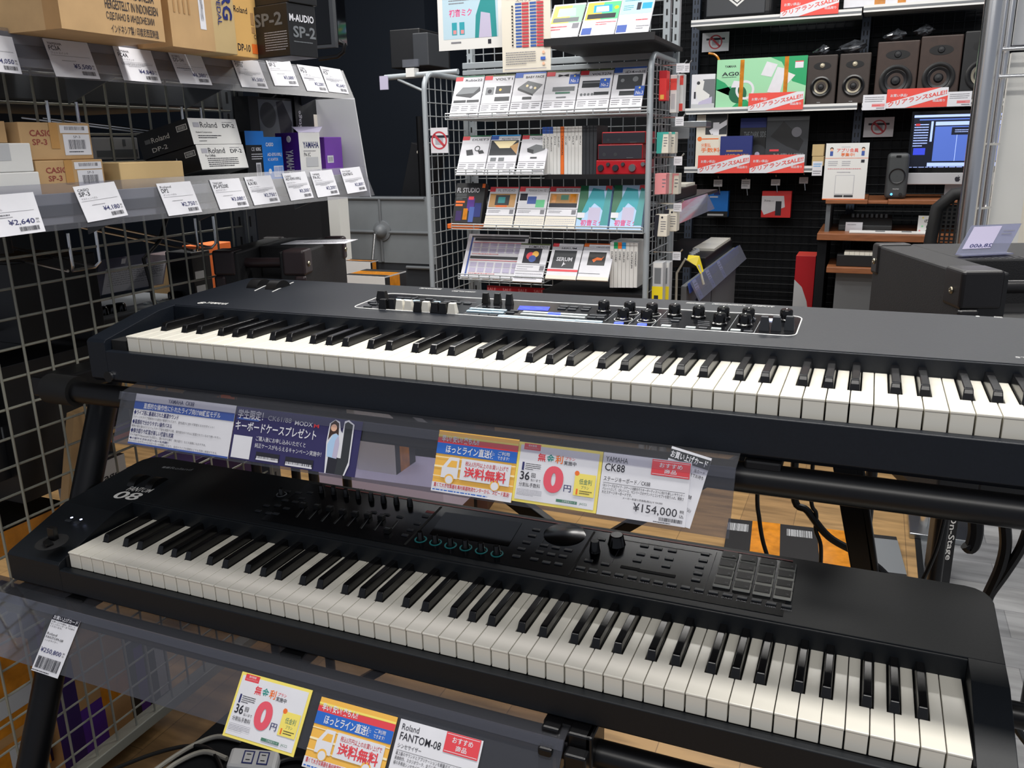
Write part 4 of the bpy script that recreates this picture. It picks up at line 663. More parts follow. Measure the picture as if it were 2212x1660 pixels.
slab('price_sheet', 'white printed sheet in a clear holder behind the wire panel', 'sign', f(203, 642), f(353, 614), f(216, 562), 'holder_blue', [('r', .1, .02, .98, .72, 'paper'), ('fine', .15, .2, .95, .68, 8, 'lightink'), ('fine', .55, .35, .95, .66, 5, 'grayink'), ('r', .3, .8, .36, .95, 'paper')], .002)
bxx('second_synthesizer', 'gray synthesizer with knobs at the left picture edge behind the wire panel', (-120, 735), (50, 705), -.42, .2, 'silver_gray', 'synthesizer', group=gb)
for i, u in enumerate((6, 28)):
    q = P(u, 700, x=-.45); m = MB(); m.lathe([(.013, 0), (.012, .014), (.009, .018), (0, .018)], (-.45, q.y, q.z), (0, 0, 1), 'knob_black', 14); m.build('control_knob', None, ('left', 'right')[i] + ' black knob on the gray synthesizer at the left picture edge', 'knob', None, smooth=True)
f = lambda u, v: P(u, v, x=-.46)
for i, (l_, r_) in enumerate(((0, 24), (30, 57))):
    slab('sale_card', ('left', 'right')[i] + ' yellow card behind the wire panel at the left picture edge', 'sign', f(l_, 655), f(r_, 648), f(l_, 628), 'card_yellow', [('fine', .1, .5, .9, .9, 2, 'ink')], .001)
slab('clear_sheet', 'gray acrylic sheet behind the yellow cards at the left picture edge', 'sign', P(-40, 712, x=-.5), P(52, 690, x=-.5), P(-20, 600, x=-.5), 'holder_blue', [('r', .2, .05, .9, .3, 'mid_gray'), ('r', .4, .1, .5, .35, 'sign_red')], .002)
# underside of a keyboard on wire arms above the lower shelf
m = MB(); m.box((-.75, .05, 1.395), (-.29, .80, 1.46), 'dark_gray')
for i in range(14): m.poly([(-.31 - k, .60 + i * .012 + e, 1.3945) for k, e in ((0, 0), (.10, -.02), (.10, -.015), (0, .005))], 'ink')
m.decals((-.45, .34, 1.395), (.1, 0, 0), (0, -.06, 0), [('r', 0, 0, 1, 1, 'mid_gray')]); m.build('display_keyboard', None, 'underside of a dark keyboard displayed high behind the wire panel', 'keyboard', bevel=.004)
m = MB(); m.box((-.80, .0, 1.17), (-.29, .80, 1.215), 'dark_gray'); m.cyl((-.34, .24, 1.17), (-.34, .24, 1.135), .011, 'rubber', 14); m.build('display_keyboard', None, 'underside of a dark keyboard displayed behind the wire panel, below the lower shelf', 'keyboard', bevel=.004)
for i, (zz, zb) in enumerate(((1.393, 1.335), (1.168, 1.10))):
    for j, (y0, y1) in enumerate(((.285, .345), (.60, .655))):
        m = MB(); m.tube([(-.236, y0, zz + .0), (-.236, y0, zb + .01), (-.245, y0 + .005, zb), (-.245, y1 - .005, zb), (-.236, y1, zb + .01), (-.236, y1, zz + .0)], .003, 'chrome', 8)
        m.tube([(-.25, y0, zb), (-.70, y0, zz - .008)], .003, 'chrome', 6); m.tube([(-.25, y1, zb), (-.70, y1, zz - .008)], .003, 'chrome', 6)
        m.build('wire_bracket', None, '%s chrome wire arm under the %s keyboard behind the wire panel' % (('near', 'far')[j], ('high', 'low')[i]), 'bracket', 'wire arms behind the panel', smooth=True)
bxx('gray_carton', 'gray carton end with dark print, seen through the panel above the lower shelf', (207, 345), (242, 297), -.30, .1, 'silver_gray', group=gb, front=[('r', .1, .1, .9, .4, 'mid_gray')])
bxx('gray_carton', 'gray carton end beside its twin, nearer the black and white boxes', (242, 345), (296, 297), -.30, .1, 'silver_gray', group=gb, front=[('r', .05, .1, .95, .45, 'mid_gray'), ('r', .45, .6, .55, .9, 'mid_gray')])
m = MB(); m.tube([P(365, 455, x=-.3), P(345, 520, x=-.3), P(310, 560, x=-.28), P(325, 610, x=-.27), P(330, 645, x=-.27), P(345, 680, x=-.27)], .004, 'cable', 8); m.build('black_cable', None, 'black cable dangling behind the wire panel in front of the printed sheet', 'cable', smooth=True)
bxx('cream_box', 'cream box seen behind the wire panel, left of the left amplifier', (388, 635), (420, 545), -.62, .1, 'kraft_light', 'box', z0=0, group=gb)
bxx('guitar_pedal_box', 'black box with white rounded windows behind the wire panel, beside the left amplifier', (424, 650), (452, 540), -.40, .08, 'black_box', 'box', group=gb, front=[('r', .1, .12, .6, .3, 'silver_gray'), ('r', .1, .42, .6, .6, 'silver_gray')])
bxx('orange_box', 'orange box seen through the wire panel above the cream box', (432, 535), (498, 522), -.5, .06, 'orange', 'box', z0=0, group=gb)
# ============================================================ keyboard amplifiers behind the upper keyboard
def amp(label, O, yaw, w, d, h, cw, ch, cmat, ctop):
    t = thing('keyboard_amplifier', label, 'amplifier', O, 'amplifiers behind the keyboards'); M = yawM(O, yaw); r = .11 if cw < .05 else .16
    m = MB(M); m.box((cw + .008, r, 0), (w - cw - .008, d, h), 'amp_black'); m.box((0, 0, 0), (cw + .008, d, h), 'amp_black', front='amp_front'); m.box((w - cw - .008, 0, 0), (w, d, h), 'amp_black', front='amp_front'); m.box((cw + .008, .004, 0), (w - cw - .008, r, h - ch * 1.35), 'amp_front'); m.build('cabinet', t, bevel=.004)
    m = MB(M); m.cyl((cw, r * .35, h - ch * .55), (w - cw, r * .35, h - ch * .55), .011, cmat, 14); m.build('handle', t, smooth=True)
    m = MB(M); m.box((cw + .01, .002, h - ch * 2.3), (w - cw - .01, .005, h - ch * 1.45), 'mid_gray'); m.build('name_plate', t)
    e = .0035
    for sx, sy in ((0, 0), (1, 0), (0, 1), (1, 1)):
        x0, x1 = (-e, cw) if not sx else (w - cw, w + e); y0, y1 = (-e, cw) if not sy else (d - cw * .55, d + e)
        m = MB(M); m.box((x0, y0, h - ch), (x1, y1, h + e), cmat)
        if sy == 0: m.box((x0, -e - .001, h - ch * 2.2), (x0 + cw * .55 if not sx else x1, y0 + .01, h - ch), cmat) if not sx else m.box((x1 - cw * .55, -e - .001, h - ch * 2.2), (x1, y0 + .01, h - ch), cmat)
        c = m.build('corner_protector', t, bevel=.006, seg=3)
        for px, py, pz_, ax in (((x0 - .0005 if not sx else x1 + .0005), (y0 + y1) / 2, h - ch * .55, (-1 if not sx else 1, 0, 0)), ((x0 + x1) / 2, -e - .0015, h - ch * 1.7, (0, -1, 0))):
            if ax[0] == 0 and sy: continue
            s = MB(M); s.lathe([(.006, 0), (.005, .002), (.002, .0025), (0, .001)], (px, py, pz_), ax, 'screw', 12); s.build('screw', c)
    if ctop:
        m = MB(M); m.poly([(.07, .10, h + .0006), (w - .04, .10, h + .0006), (w - .04, .16, h + .0006), (.07, .16, h + .0006)], 'paper'); m.build('top_label', t)
    return t, M
amp('small black keyboard amplifier with brown corners behind the left end of the upper keyboard', (-.185, .588, .78), 16, .195, .285, .32, .045, .05, 'corner_brown', 0)
tA, MA = amp('large black keyboard amplifier with corner guards behind the right end of the upper keyboard', (1.228, .678, .70), 19.4, .46, .395, .40, .062, .058, 'corner_black', 0)
m = MB(MA)
for i in range(26): m.box((.09 + i * .012, .165, .4), (.096 + i * .012, .185, .4006), 'amp_front')
m.build('top_vent', tA)
slab('price_sheet', 'crumpled price sheet lying on the small left amplifier', 'sign', P(606, 528, z=1.1015), P(745, 526, z=1.1015), P(640, 519, z=1.1015), 'paper', [('fine', .3, .2, .9, .8, 3, 'grayink')], .0006)
def astand(label, O, yaw, w, d, h):
    t = thing('amplifier_stand', label, 'stand', O); M = yawM(O, yaw)
    m = MB(M); m.box((.01, .01, h - .025), (w - .01, d - .01, h), 'metal_black'); m.build('top_frame', t, bevel=.003)
    for x in (.03, w - .03):
        for y in (.03, d - .03): m = MB(M); m.cyl((x, y, 0), (x, y, h - .025), .012, 'metal_black', 10); m.build('leg', t, smooth=True)
astand('black stand under the small left amplifier', (-.185, .588, 0), 16, .195, .285, .779); astand('black stand under the large right amplifier', (1.228, .678, 0), 19.4, .46, .395, .699)
# clear card holder on the right amplifier
t = thing('card_holder', 'clear price holder leaning on top of the large right amplifier', 'card holder', tuple(P(2110, 555, z=1.1015)))
a, b = P(2063, 551, z=1.103), P(2172, 546, z=1.103); c = P(2098, 488, y=a.y + .045); m = MB(); R = b - a; U = c - a
m.prism([a, b, b + U, c], R.cross(U).normalized() * .0022, 'holder_blue'); m.prism([a, b, b + V((.01, -.02, 0)), a + V((.01, -.02, 0))], (0, 0, .002), 'holder_blue'); m.build('holder', t)
m = MB(); m.decals(a + U * .08, R, U * .9, [('r', .06, .1, .62, .95, 'lavender'), ('t', '28,600', .62, .12, .18, .28, 'inkb', 1), ('fine', .7, .7, .95, .8, 1, 'grayink'), ('fine', .68, .58, .92, .68, 1, 'grayink')], .003); m.build('price_slip', t)
# ============================================================ low goods seen between and under the tiers
def onfloor(name, label, cat, BL, BR, dep, h, mat, z=.0, **k):
    a = P(*BL, z=z); b = P(*BR, z=z); return carton(name, label, cat, tuple(a), math.degrees(math.atan2(b.y - a.y, b.x - a.x)), (b - a).length, dep, h, mat, **k)
onfloor('post_carton', 'narrow black carton with vertical white lettering standing near the gray floor', 'box', (2006, 1262), (2050, 1268), .12, .62, 'black_box', flap=lambda m, w, d, h: m.decals((w * .55, 0, h * .38), (0, 0, -h * .24), (w * .38, 0, 0), [('t', 'On-Stage', 0, 0, 1, 1, 'print_white', 2)], .001))
onfloor('flat_carton', 'flat black carton with orange tape and white letters lying on the wood floor', 'box', (1560, 1215), (1960, 1265), .30, .02, 'black_box', top=[('r', .15, 0, .32, 1, 'orange_tape'), ('r', .54, 0, .72, 1, 'orange_tape'), ('bar', .0, .68, .13, .88, 'silver_gray'), ('bar', .36, .7, .51, .88, 'silver_gray'), ('r', .75, .1, 1, .9, 'mid_gray')])
onfloor('stand_carton', 'white stand carton with an orange base lying behind the lower keyboard', 'box', (690, 1090), (960, 1130), .25, .12, 'lavender', front=[('r', 0, 0, 1, .3, 'orange'), ('t', 'Single-X frame', .22, .5, .48, .68, 'ink')], z=.11, group='cartons behind the lower keyboard')
a = P(690, 1090, z=.11); b = P(960, 1130, z=.11); carton('brown_carton', 'dark brown carton under the pale stand carton behind the lower keyboard', 'box', (a.x, a.y, 0), math.degrees(math.atan2(b.y - a.y, b.x - a.x)), (b - a).length, .25, .109, 'brown_red', group='cartons behind the lower keyboard')
carton('red_brown_carton', 'tall reddish brown carton behind the pale stand carton, seen through the upper price rail', 'box', (a.x - .02, a.y + .30, 0), 8, .50, .12, .52, 'brown_red', front=[('r', .45, 0, .6, 1, 'black_box'), ('r', .78, 0, .92, 1, 'black_box')], group='cartons behind the lower keyboard')
def cord(name, label, pts, r, mat='cable', cat='cable', **k):
    # smooth curve through the points
    out = []
    for i in range(len(pts) - 1):
        p0, p1, p2, p3 = pts[max(i - 1, 0)], pts[i], pts[i + 1], pts[min(i + 2, len(pts) - 1)]
        for j in range(6):
            t = j / 6; out.append(.5 * ((2 * p1) + (p2 - p0) * t + (2 * p0 - 5 * p1 + 4 * p2 - p3) * t * t + (3 * p1 - p0 - 3 * p2 + p3) * t ** 3))
    out.append(pts[-1]); m = MB(); m.tube(out, r, mat, 8); return m.build(name, None, label, cat, smooth=True, **k)
yq = lambda y: (lambda u, v: P(u, v, y=y))
f = yq(.50)
cord('hanging_cable', 'thin black cord hanging straight behind the right end of the upper price rail', [V((f(1636, 1060).x, .455, .967)), f(1636, 1060), f(1640, 1120), f(1648, 1170), f(1662, 1215)], .0035, group='cords between the tiers')
cord('hanging_cable', 'thick black cord sagging to the right between the tiers', [V((f(1715, 1065).x, .455, .967)), f(1715, 1065), f(1745, 1105), f(1790, 1160), f(1850, 1195), f(1900, 1230), f(1935, 1270)], .006, group='cords between the tiers')
cord('hanging_cable', 'thin black cord crossing the thick sagging one between the tiers', [V((f(1752, 1065).x, .455, .967)), f(1752, 1065), f(1763, 1110), f(1762, 1145), f(1773, 1180), f(1772, 1240)], .0032, group='cords between the tiers')
f = yq(.44)
cord('hanging_cable', 'black cord bundle hanging past the right end of the lower keyboard', [f(2170, 1130), f(2172, 1180), f(2160, 1230), f(2135, 1285), f(2125, 1310)], .008, group='cords between the tiers')
cord('hanging_cable', 'black cord swinging in from the right picture edge to the cord bundle', [f(2225, 1130), f(2205, 1185), f(2170, 1240), f(2138, 1285), f(2130, 1310)], .007, group='cords between the tiers')
cord('hanging_cable', 'slim black cord between the posts behind the right side of the lower keyboard', [f(2040, 1120), f(2025, 1180), f(2005, 1230), f(1990, 1260)], .003, group='cords between the tiers')
cord('rubber_hook', 'black J-shaped hook hanging below the right end of the upper crossbar', [f(2106, 1100), f(2108, 1145), f(2103, 1172), f(2096, 1183), f(2088, 1176)], .010, 'rubber', 'hook')
f = yq(.44)
cord('side_cable', 'black cord at the right picture edge beside the lower keyboard', [f(2180, 1540), f(2200, 1580), f(2230, 1620)], .006)
# power strip and its cords under the lower tier
z = .16
a, b, c = P(486, 1655, z=z), P(566, 1662, z=z), P(500, 1612, z=z)
t = thing('power_strip', 'white power strip with two outlined sockets under the lower price rail', 'power strip', tuple(a)); R = (b - a) * 1.35; U = c - a; m = MB(); m.prism([a, a + R, a + R + U, a + U], (0, 0, -.03), 'white'); m.build('strip_body', t, bevel=.008)
for s in (.42, .72):
    m = MB(); m.decals(a + R * (s - .12) + U * .18, R * .22, U * .64, [('r', 0, 0, 1, 1, 'navy'), ('r', .12, .1, .88, .9, 'white'), ('r', .3, .68, .7, .76, 'ink'), ('r', .3, .25, .7, .33, 'ink')], .0008); m.build('socket', t)
m = MB(); m.box((-.112, -.35, .0), (.78, .56, .128), 'wall_black'); m.build('darkening_tray', None, 'low black tray under the power strip and cords, added to darken the floor', 'tray', bevel=.004)  # near-black block, stretched out to darken the wood floor below the tier
f = lambda u, v: P(u, v, z=.135)
for i, (lab, pts, mat, r) in enumerate((('white cord looping left of the power strip', [(490, 1640), (440, 1625), (380, 1650), (330, 1690)], 'cable_gray', .005), ('white cord looping above the power strip', [(520, 1600), (470, 1592), (420, 1610), (370, 1640), (300, 1690)], 'cable_gray', .005), ('black cord arching over the power strip', [(240, 1665), (330, 1630), (410, 1612), (460, 1625), (490, 1690)], 'cable', .004), ('black cord snaking right of the power strip', [(560, 1690), (600, 1650), (650, 1640), (700, 1660), (740, 1700)], 'cable', .005), ('gray cord curving behind the lower crossbar', [(880, 1500), (930, 1510), (985, 1520), (1000, 1540)], 'cable_gray', .004))):
    cord('floor_cable', lab, [f(*q) for q in pts], r, mat, group='cords under the lower tier')
# ============================================================ the display rack in the middle
RY = 2.20; XL, XR = -.535, .345
rk = thing('display_rack', 'gray wire display rack full of product sheets behind the upper keyboard', 'display rack', ((XL + XR) / 2, 2.4, 0))
def sidepanel(x, top, rnd):
    m = MB(); r = .06; pts = [(x, RY, 0), (x, RY, top - r)] + [(x, RY + r - r * math.cos(a), top - r + r * math.sin(a)) for a in (.4, .8, 1.2, 1.57)] + [(x, 2.55, top), (x, 2.56, top - .02), (x, 2.56, 0)]
    m.tube(pts, .0105, 'rack_gray', 10); f = m.build('side_frame', rk, smooth=True); m = MB()
    for k in range(7): m.cyl((x, 2.24 + k * .05, .1), (x, 2.24 + k * .05, top), .0022, 'wire_rack', 6)
    for k in range(30): m.cyl((x, RY, .12 + k * .05), (x, 2.56, .12 + k * .05), .0022, 'wire_rack', 6)
    m.build('side_grid', rk)
sidepanel(XL, 1.575, 0); sidepanel(XR, 1.60, 0)
for x in (XL + .02, XR - .035, XR + .0):
    m = MB(); m.box((x - .012, 2.57, 0), (x + .012, 2.60, 2.3), 'rack_gray')
    for k in range(48): m.poly([(x + dx, 2.5695, .1 + k * .045 + dz) for dx, dz in ((-.004, 0), (.003, 0), (.003, .022), (-.004, .022))], 'slot')
    m.build('slotted_post', rk)
m = MB()
for k in range(18): m.cyl((XL + .03 + k * .05, 2.58, .1), (XL + .03 + k * .05, 2.58, 1.9), .002, 'wire_rack', 6)
for k in range(36): m.cyl((XL, 2.584, .12 + k * .05), (XR, 2.584, .12 + k * .05), .002, 'wire_rack', 6)
m.build('back_grid', rk)
for v0, v1 in ((125, 139), (142, 153), (-30, -10)):
    a, b = P(1190, v1, y=2.54), P(1190, v0, y=2.54); m = MB(); m.box((XL, 2.54, a.z), (XR, 2.56, b.z), 'rack_gray'); m.build('cross_beam', rk, bevel=.002)
z3 = lambda x, y: (900 + x / 3.95, y / 3.95); z4 = lambda x, y: (900 + x / 3.95, 380 + y / 3.95)
def rsheet(name, label, Z, BL, BR, TL, items, mat='paper', yb=2.19, yt=2.27, thick=.006, cat='product sheet', group='product sheets on the rack', back=None):
    bl, br = P(*Z(*BL), y=yb), P(*Z(*BR), y=yb); tl = P(*Z(*TL), y=yt); zz = tl.z - (bl.z + br.z) / 2
    bz = (bl.z + br.z) / 2; bl.z = br.z = bz; w = br.x - bl.x
    return slab(name, label, cat, bl, br, V((bl.x, yt, tl.z)), mat, items, thick, group)
def gadget(title, kind, tab='sign_red', band='olive_dark', col='dark_gray'):
    it = [('r', 0, .965, 1, 1, band), ('r', 0, .88, .26, .98, tab), ('t', title, .36, .86, .95, .915, 'ink', 1), ('r', 0, .30, 1, .306, 'ink'), ('fine', .04, .14, .3, .28, 3, 'grayink'), ('fine', .38, .14, .62, .28, 3, 'grayink'), ('fine', .7, .14, .95, .28, 3, 'grayink'), ('r', .6, .06, .95, .085, 'grayink')]
    if kind == 0: it += [('p', [(.1, .55), (.3, .72), (.92, .72), (.95, .62), (.65, .46), (.1, .52)], col), ('p', [(.1, .55), (.3, .72), (.92, .72), (.72, .57)], 'mid_gray'), ('r', .06, .35, .5, .41, 'dark_gray'), ('r', .53, .35, .96, .41, 'dark_gray')]
    if kind == 1: it += [('r', .1, .52, .38, .7, 'mid_gray'), ('c', .24, .6, .05, 'ink'), ('r', .44, .54, .95, .72, 'dark_gray'), ('c', .6, .63, .03, 'gold'), ('r', .45, .36, .95, .46, 'dark_gray')]
    if kind == 2: it += [('p', [(.15, .64), (.45, .8), (.95, .7), (.68, .48)], 'mid_gray'), ('p', [(.15, .64), (.68, .48), (.68, .44), (.15, .59)], 'dark_gray'), ('c', .45, .68, .03, 'cream'), ('c', .58, .64, .035, 'paper'), ('c', .72, .62, .03, 'cream'), ('r', .35, .36, .65, .42, 'dark_gray')]
    if kind == 3: it += [('r', .25, .52, .92, .62, 'mid_gray'), ('r', .35, .46, .8, .5, 'olive'), ('r', .4, .36, .7, .39, 'mid_gray')]
    if kind == 4: it += [('r', .1, .58, .85, .74, 'dark_gray'), ('r', .12, .68, .8, .71, 'mid_gray'), ('r', .5, .4, .95, .47, 'dark_gray')] + [('c', .12 + .11 * i, .42, .03, 'mid_gray') for i in range(4)]
    if kind == 5: it += [('r', .14, .5, .92, .83, 'dark_gray'), ('c', .3, .7, .04, 'mid_gray'), ('c', .7, .72, .06, 'mid_gray'), ('r', .25, .36, .8, .46, 'dark_gray')]
    if kind == 6: it += [('p', [(.2, .62), (.42, .64), (.5, .5), (.26, .48)], 'dark_gray'), ('o', .6, .66, .07, .02, 'dark_gray'), ('p', [(.62, .6), (.8, .62), (.88, .54), (.7, .52)], 'dark_gray')]
    if kind == 7: it += [('p', [(.02, .48), (.02, .86), (.98, .86), (.98, .48)], 'dark_gray'), ('p', [(.1, .84), (.9, .84), (.7, .66), (.35, .66)], 'cream'), ('p', [(.7, .7), (.98, .8), (.98, .5)], 'tape'), ('r', .1, .33, .3, .42, 'mid_gray'), ('r', .38, .33, .58, .42, 'mid_gray')]
    if kind == 8: it += [('p', [(.25, .64), (.55, .74), (.88, .7), (.9, .6), (.5, .5), (.28, .55)], 'mid_gray'), ('p', [(.25, .64), (.28, .55), (.5, .5), (.5, .6)], 'dark_gray'), ('r', .42, .38, .66, .42, 'dark_gray')]
    return it
# top row: three laptop sheets on a black tray
for lab, BL, BR, TL, it in (('laptop sheet with a green corner, leftmost of three on the rack-top black tray', (1095, 330), (1370, 310), (1170, 45), [('r', .05, .42, .6, .95, 'card_yellow'), ('r', .6, .42, 1, .95, 'green_light'), ('p', [(.2, .62), (.78, .62), (.72, .86), (.2, .86)], 'pale_blue'), ('r', .1, .45, .9, .58, 'mid_gray'), ('fine', .05, .2, .6, .36, 2, 'sign_red'), ('r', .75, .25, .95, .4, 'grayink')]),
        ('laptop sheet with a yellow badge, middle of three on the rack-top black tray', (1385, 310), (1680, 290), (1460, 20), [('r', .04, .45, .5, .96, 'gold'), ('r', .5, .45, 1, .96, 'green_mid'), ('p', [(.25, .66), (.8, .66), (.75, .88), (.22, .88)], 'sky_blue'), ('p', [(.32, .68), (.7, .68), (.66, .84), (.3, .84)], 'paper'), ('r', .1, .48, .92, .62, 'dark_gray'), ('c', .9, .78, .05, 'yellow'), ('fine', .4, .28, .98, .4, 2, 'sign_red'), ('r', .04, .03, .32, .22, 'title_blue')]),
        ('pale desktop computer sheet, rightmost of three on the rack-top black tray', (1690, 290), (1975, 270), (1755, -30), [('r', .02, .5, .98, .98, 'pale_blue'), ('r', .5, .6, .62, .8, 'ink'), ('r', .66, .62, .95, .78, 'sky_blue'), ('fine', .1, .6, .4, .75, 3, 'teal'), ('fine', .1, .84, .8, .94, 2, 'teal'), ('fine', .55, .3, .98, .38, 1, 'sign_red'), ('r', .02, .03, .32, .22, 'title_blue'), ('fine', .6, .08, .98, .2, 2, 'grayink')])):
    rsheet('computer_sheet', lab, z3, BL, BR, TL, it, yb=2.14, yt=2.24, group='computer sheets on the top tray')
a, b = P(*z3(1088, 345), y=2.12), P(*z3(2035, 285), y=2.12); m = MB(); m.box((a.x, 2.12, a.z - .02), (b.x, 2.56, a.z - .006), 'black_box'); m.box((a.x, 2.115, a.z - .02), (b.x, 2.122, a.z + .004), 'black_box'); m.build('top_tray', rk)
# posters tied to the top of the rack
rsheet('poster', 'pale blue poster with pink lettering hung at the top left of the rack', z3, (192, 438), (733, 402), (168, -30), [('r', .08, .2, .94, 1, 'poster_blue'), ('t', '初音ミク', .18, .60, .54, .74, 'magenta', 3), ('r', .22, .27, .30, .50, 'teal_hair'), ('r', .34, .27, .42, .50, 'teal_hair'), ('r', .24, .29, .29, .36, 'pink'), ('r', .36, .29, .41, .36, 'pink'), ('p', [(.58, .2), (.92, .2), (.90, .9), (.70, .95), (.6, .6)], 'teal'), ('p', [(.64, .2), (.84, .2), (.82, .62), (.68, .66)], 'lavender'), ('fine', .18, .82, .5, .92, 2, 'grayink'), ('r', .2, .12, .36, .15, 'grayink'), ('r', .78, .08, .83, .16, 'ink')], 'white', 2.17, 2.17, .001, 'poster', None)
rows = [('r', .28 + .30 * c + .001 * r, .90 - .0425 * r - .028, .41 + .30 * c, .90 - .0425 * r, 'chart_blue') for c in (0, 1) for r in range(14)] + [('r', .42 + .30 * c, .90 - .0425 * r - .028, .56 + .30 * c, .90 - .0425 * r, 'chart_red') for c in (0, 1) for r in range(14)] + [('r', .21, .87 - .0425 * r - .02, .245, .87 - .0425 * r, 'ink') for r in range(13)]
rsheet('comparison_poster', 'cream comparison chart with blue and red bars, hung in front of the rack', z3, (735, 615), (1145, 600), (745, -30), rows + [('t', 'オーディオインターフェイス', .1, .955, .95, .99, 'ink', 1), ('t', 'スペック一覧', .3, .91, .8, .945, 'ink', 1), ('fine', .08, .09, .7, .27, 6, 'grayink'), ('c', .86, .24, .02, 'skin'), ('r', .8, .14, .9, .18, 'sheet_blue'), ('c', .86, .09, .02, 'skin'), ('r', .05, .03, .92, .035, 'navy')], 'paperw', 2.12, 2.12, .001, 'poster', None)
# row 1: six audio interface sheets
tx = 'interface sheet on the top rack row, '
for i, (BL, BR, TL, t_, k, tab, band, lab) in enumerate((((275, 1000), (515, 1000), (335, 655), 'Rubix22', 0, 'sign_red', 'olive', 'leftmost of six'), ((525, 997), (775, 988), (582, 645), 'VOLT1', 1, 'sign_red', 'olive_dark', 'second of six from the left'), ((785, 985), (1045, 976), (842, 625), 'BABY FACE', 2, 'sheet_blue', 'sheet_blue', 'third of six, with a tilted gray unit'), ((1055, 975), (1335, 966), (1110, 612), 'M4', 3, 'sign_red', 'olive_dark', 'with a blue No.1 badge'), ((1345, 965), (1625, 956), (1400, 600), 'VOLT276', 4, 'sign_red', 'olive_dark', 'with a blue No.2 badge'), ((1635, 955), (1910, 946), (1690, 580), 'iD4mkII', 5, 'sheet_blue', 'sheet_blue', 'with a blue No.3 badge'))):
    it = gadget(t_, k, tab, band)
    if i >= 3:
        bx0, by0 = ((.72, .68), (.64, .56), (.72, .34))[i - 3]; it += [('r', bx0, by0, bx0 + .3, by0 + .22, 'sheet_blue'), ('c', bx0 + .15, by0 + .18, .02, 'card_yellow'), ('t', 'No.' + str(i - 2), bx0 + .05, by0 + .03, bx0 + .27, by0 + .11, 'paper', 2)]
    rsheet('interface_sheet', tx + lab, z3, BL, BR, TL, it)
def tray(v0, u0, u1, name='wire_tray', y=2.17, col='wire_rack', Z=z3, dep=.36, h=.02):
    a, b = P(*Z(u0, v0), y=y), P(*Z(u1, v0), y=y); m = MB(); z = a.z
    for k in range(3): m.cyl((a.x, y, z + k * h / 2), (b.x, y, z + k * h / 2), .0025, col, 6)
    for k in range(9): x = a.x + (b.x - a.x) * k / 8; m.cyl((x, y, z), (x, y + dep, z), .002, col, 6); m.cyl((x, y, z), (x, y, z + h), .002, col, 6)
    for k in range(5): m.cyl((a.x, y + dep * (k + 1) / 5, z), (b.x, y + dep * (k + 1) / 5, z), .002, col, 6)
    return m.build(name, rk)
tray(1020, 245, 1965); tray(1495, 330, 1085)
# row 2
for BL, BR, TL, t_, k, tab, band, lab in (((335, 1490), (570, 1490), (390, 1160), 'DUET3', 6, 'sign_red', 'green_dark', 'sheet showing a small unit and cable, leftmost on the second rack row'), ((580, 1490), (825, 1485), (640, 1155), 'Apollo Solo', 7, 'sheet_blue', 'sky_blue', 'sheet with a large studio photo on the second rack row'), ((845, 1485), (1080, 1480), (900, 1150), 'Onemax', 8, 'sign_red', 'green_dark', 'sheet showing one gray unit beside the white spines on the second rack row')):
    rsheet('interface_sheet', lab, z3, BL, BR, TL, gadget(t_, k, tab, band))
def spines(Z, u0, u1, n, vt, vb, y, cols, names, group, labf, shelfz=None):
    for i in range(n):
        a, b = P(*Z(u0 + (u1 - u0) * i / n, vb), y=y), P(*Z(u0 + (u1 - u0) * (i + 1) / n, vb), y=y); c = P(*Z(u0, vt), y=y)
        mat, cap = cols(i); it = []
        if cap: it.append(('r', 0, .86, 1, 1, cap))
        if names[i % len(names)]: it.append(('t90', names[i % len(names)]))
        def fl(m, w, d, h, nm=names[i % len(names)]): 
            if nm: m.decals((w * .72, 0, h * .8), (0, 0, -h * .045 * len(nm)), (-w * .42, 0, 0)[0:3], [], .001); m.decals((w * .3, 0, h * .8), (0, 0, -h * .045 * len(nm)), (w * .45, 0, 0), [('t', nm, 0, 0, 1, 1, 'ink')], .001)
        carton('product_case', labf(i), 'product case', (a.x + .0005, y, a.z), 0, b.x - a.x - .001, .14, c.z - a.z, mat, front=[q for q in it if q[0] != 't90'], flap=fl, group=group, bevel=.0008)
ORD = ('first', 'second', 'third', 'fourth', 'fifth', 'sixth', 'seventh', 'eighth', 'ninth', 'tenth', 'eleventh')
spines(z3, 1075, 1410, 11, 1085, 1488, 2.24, lambda i: (('orange' if i == 5 else 'white'), 'sheet_blue' if i < 3 else None), ('UNIVERSAL', 'APOLLO', 'Audient', 'EVO4', 'AUDIO', 'UNIVERSAL', 'ZOOM', 'iD', 'VOLT', 'M2', 'MOTU'), 'white cases on the second rack row', lambda i: ('orange product case among the white ones on the second rack row' if i == 5 else ORD[i] + ' upright white case from the left on the second rack row'))
spines(z3, 1412, 1535, 4, 1072, 1488, 2.24, lambda i: ('dark_gray', None), ('',), 'dark cases on the second rack row', lambda i: ORD[i] + ' upright dark case from the left beside the red interfaces')
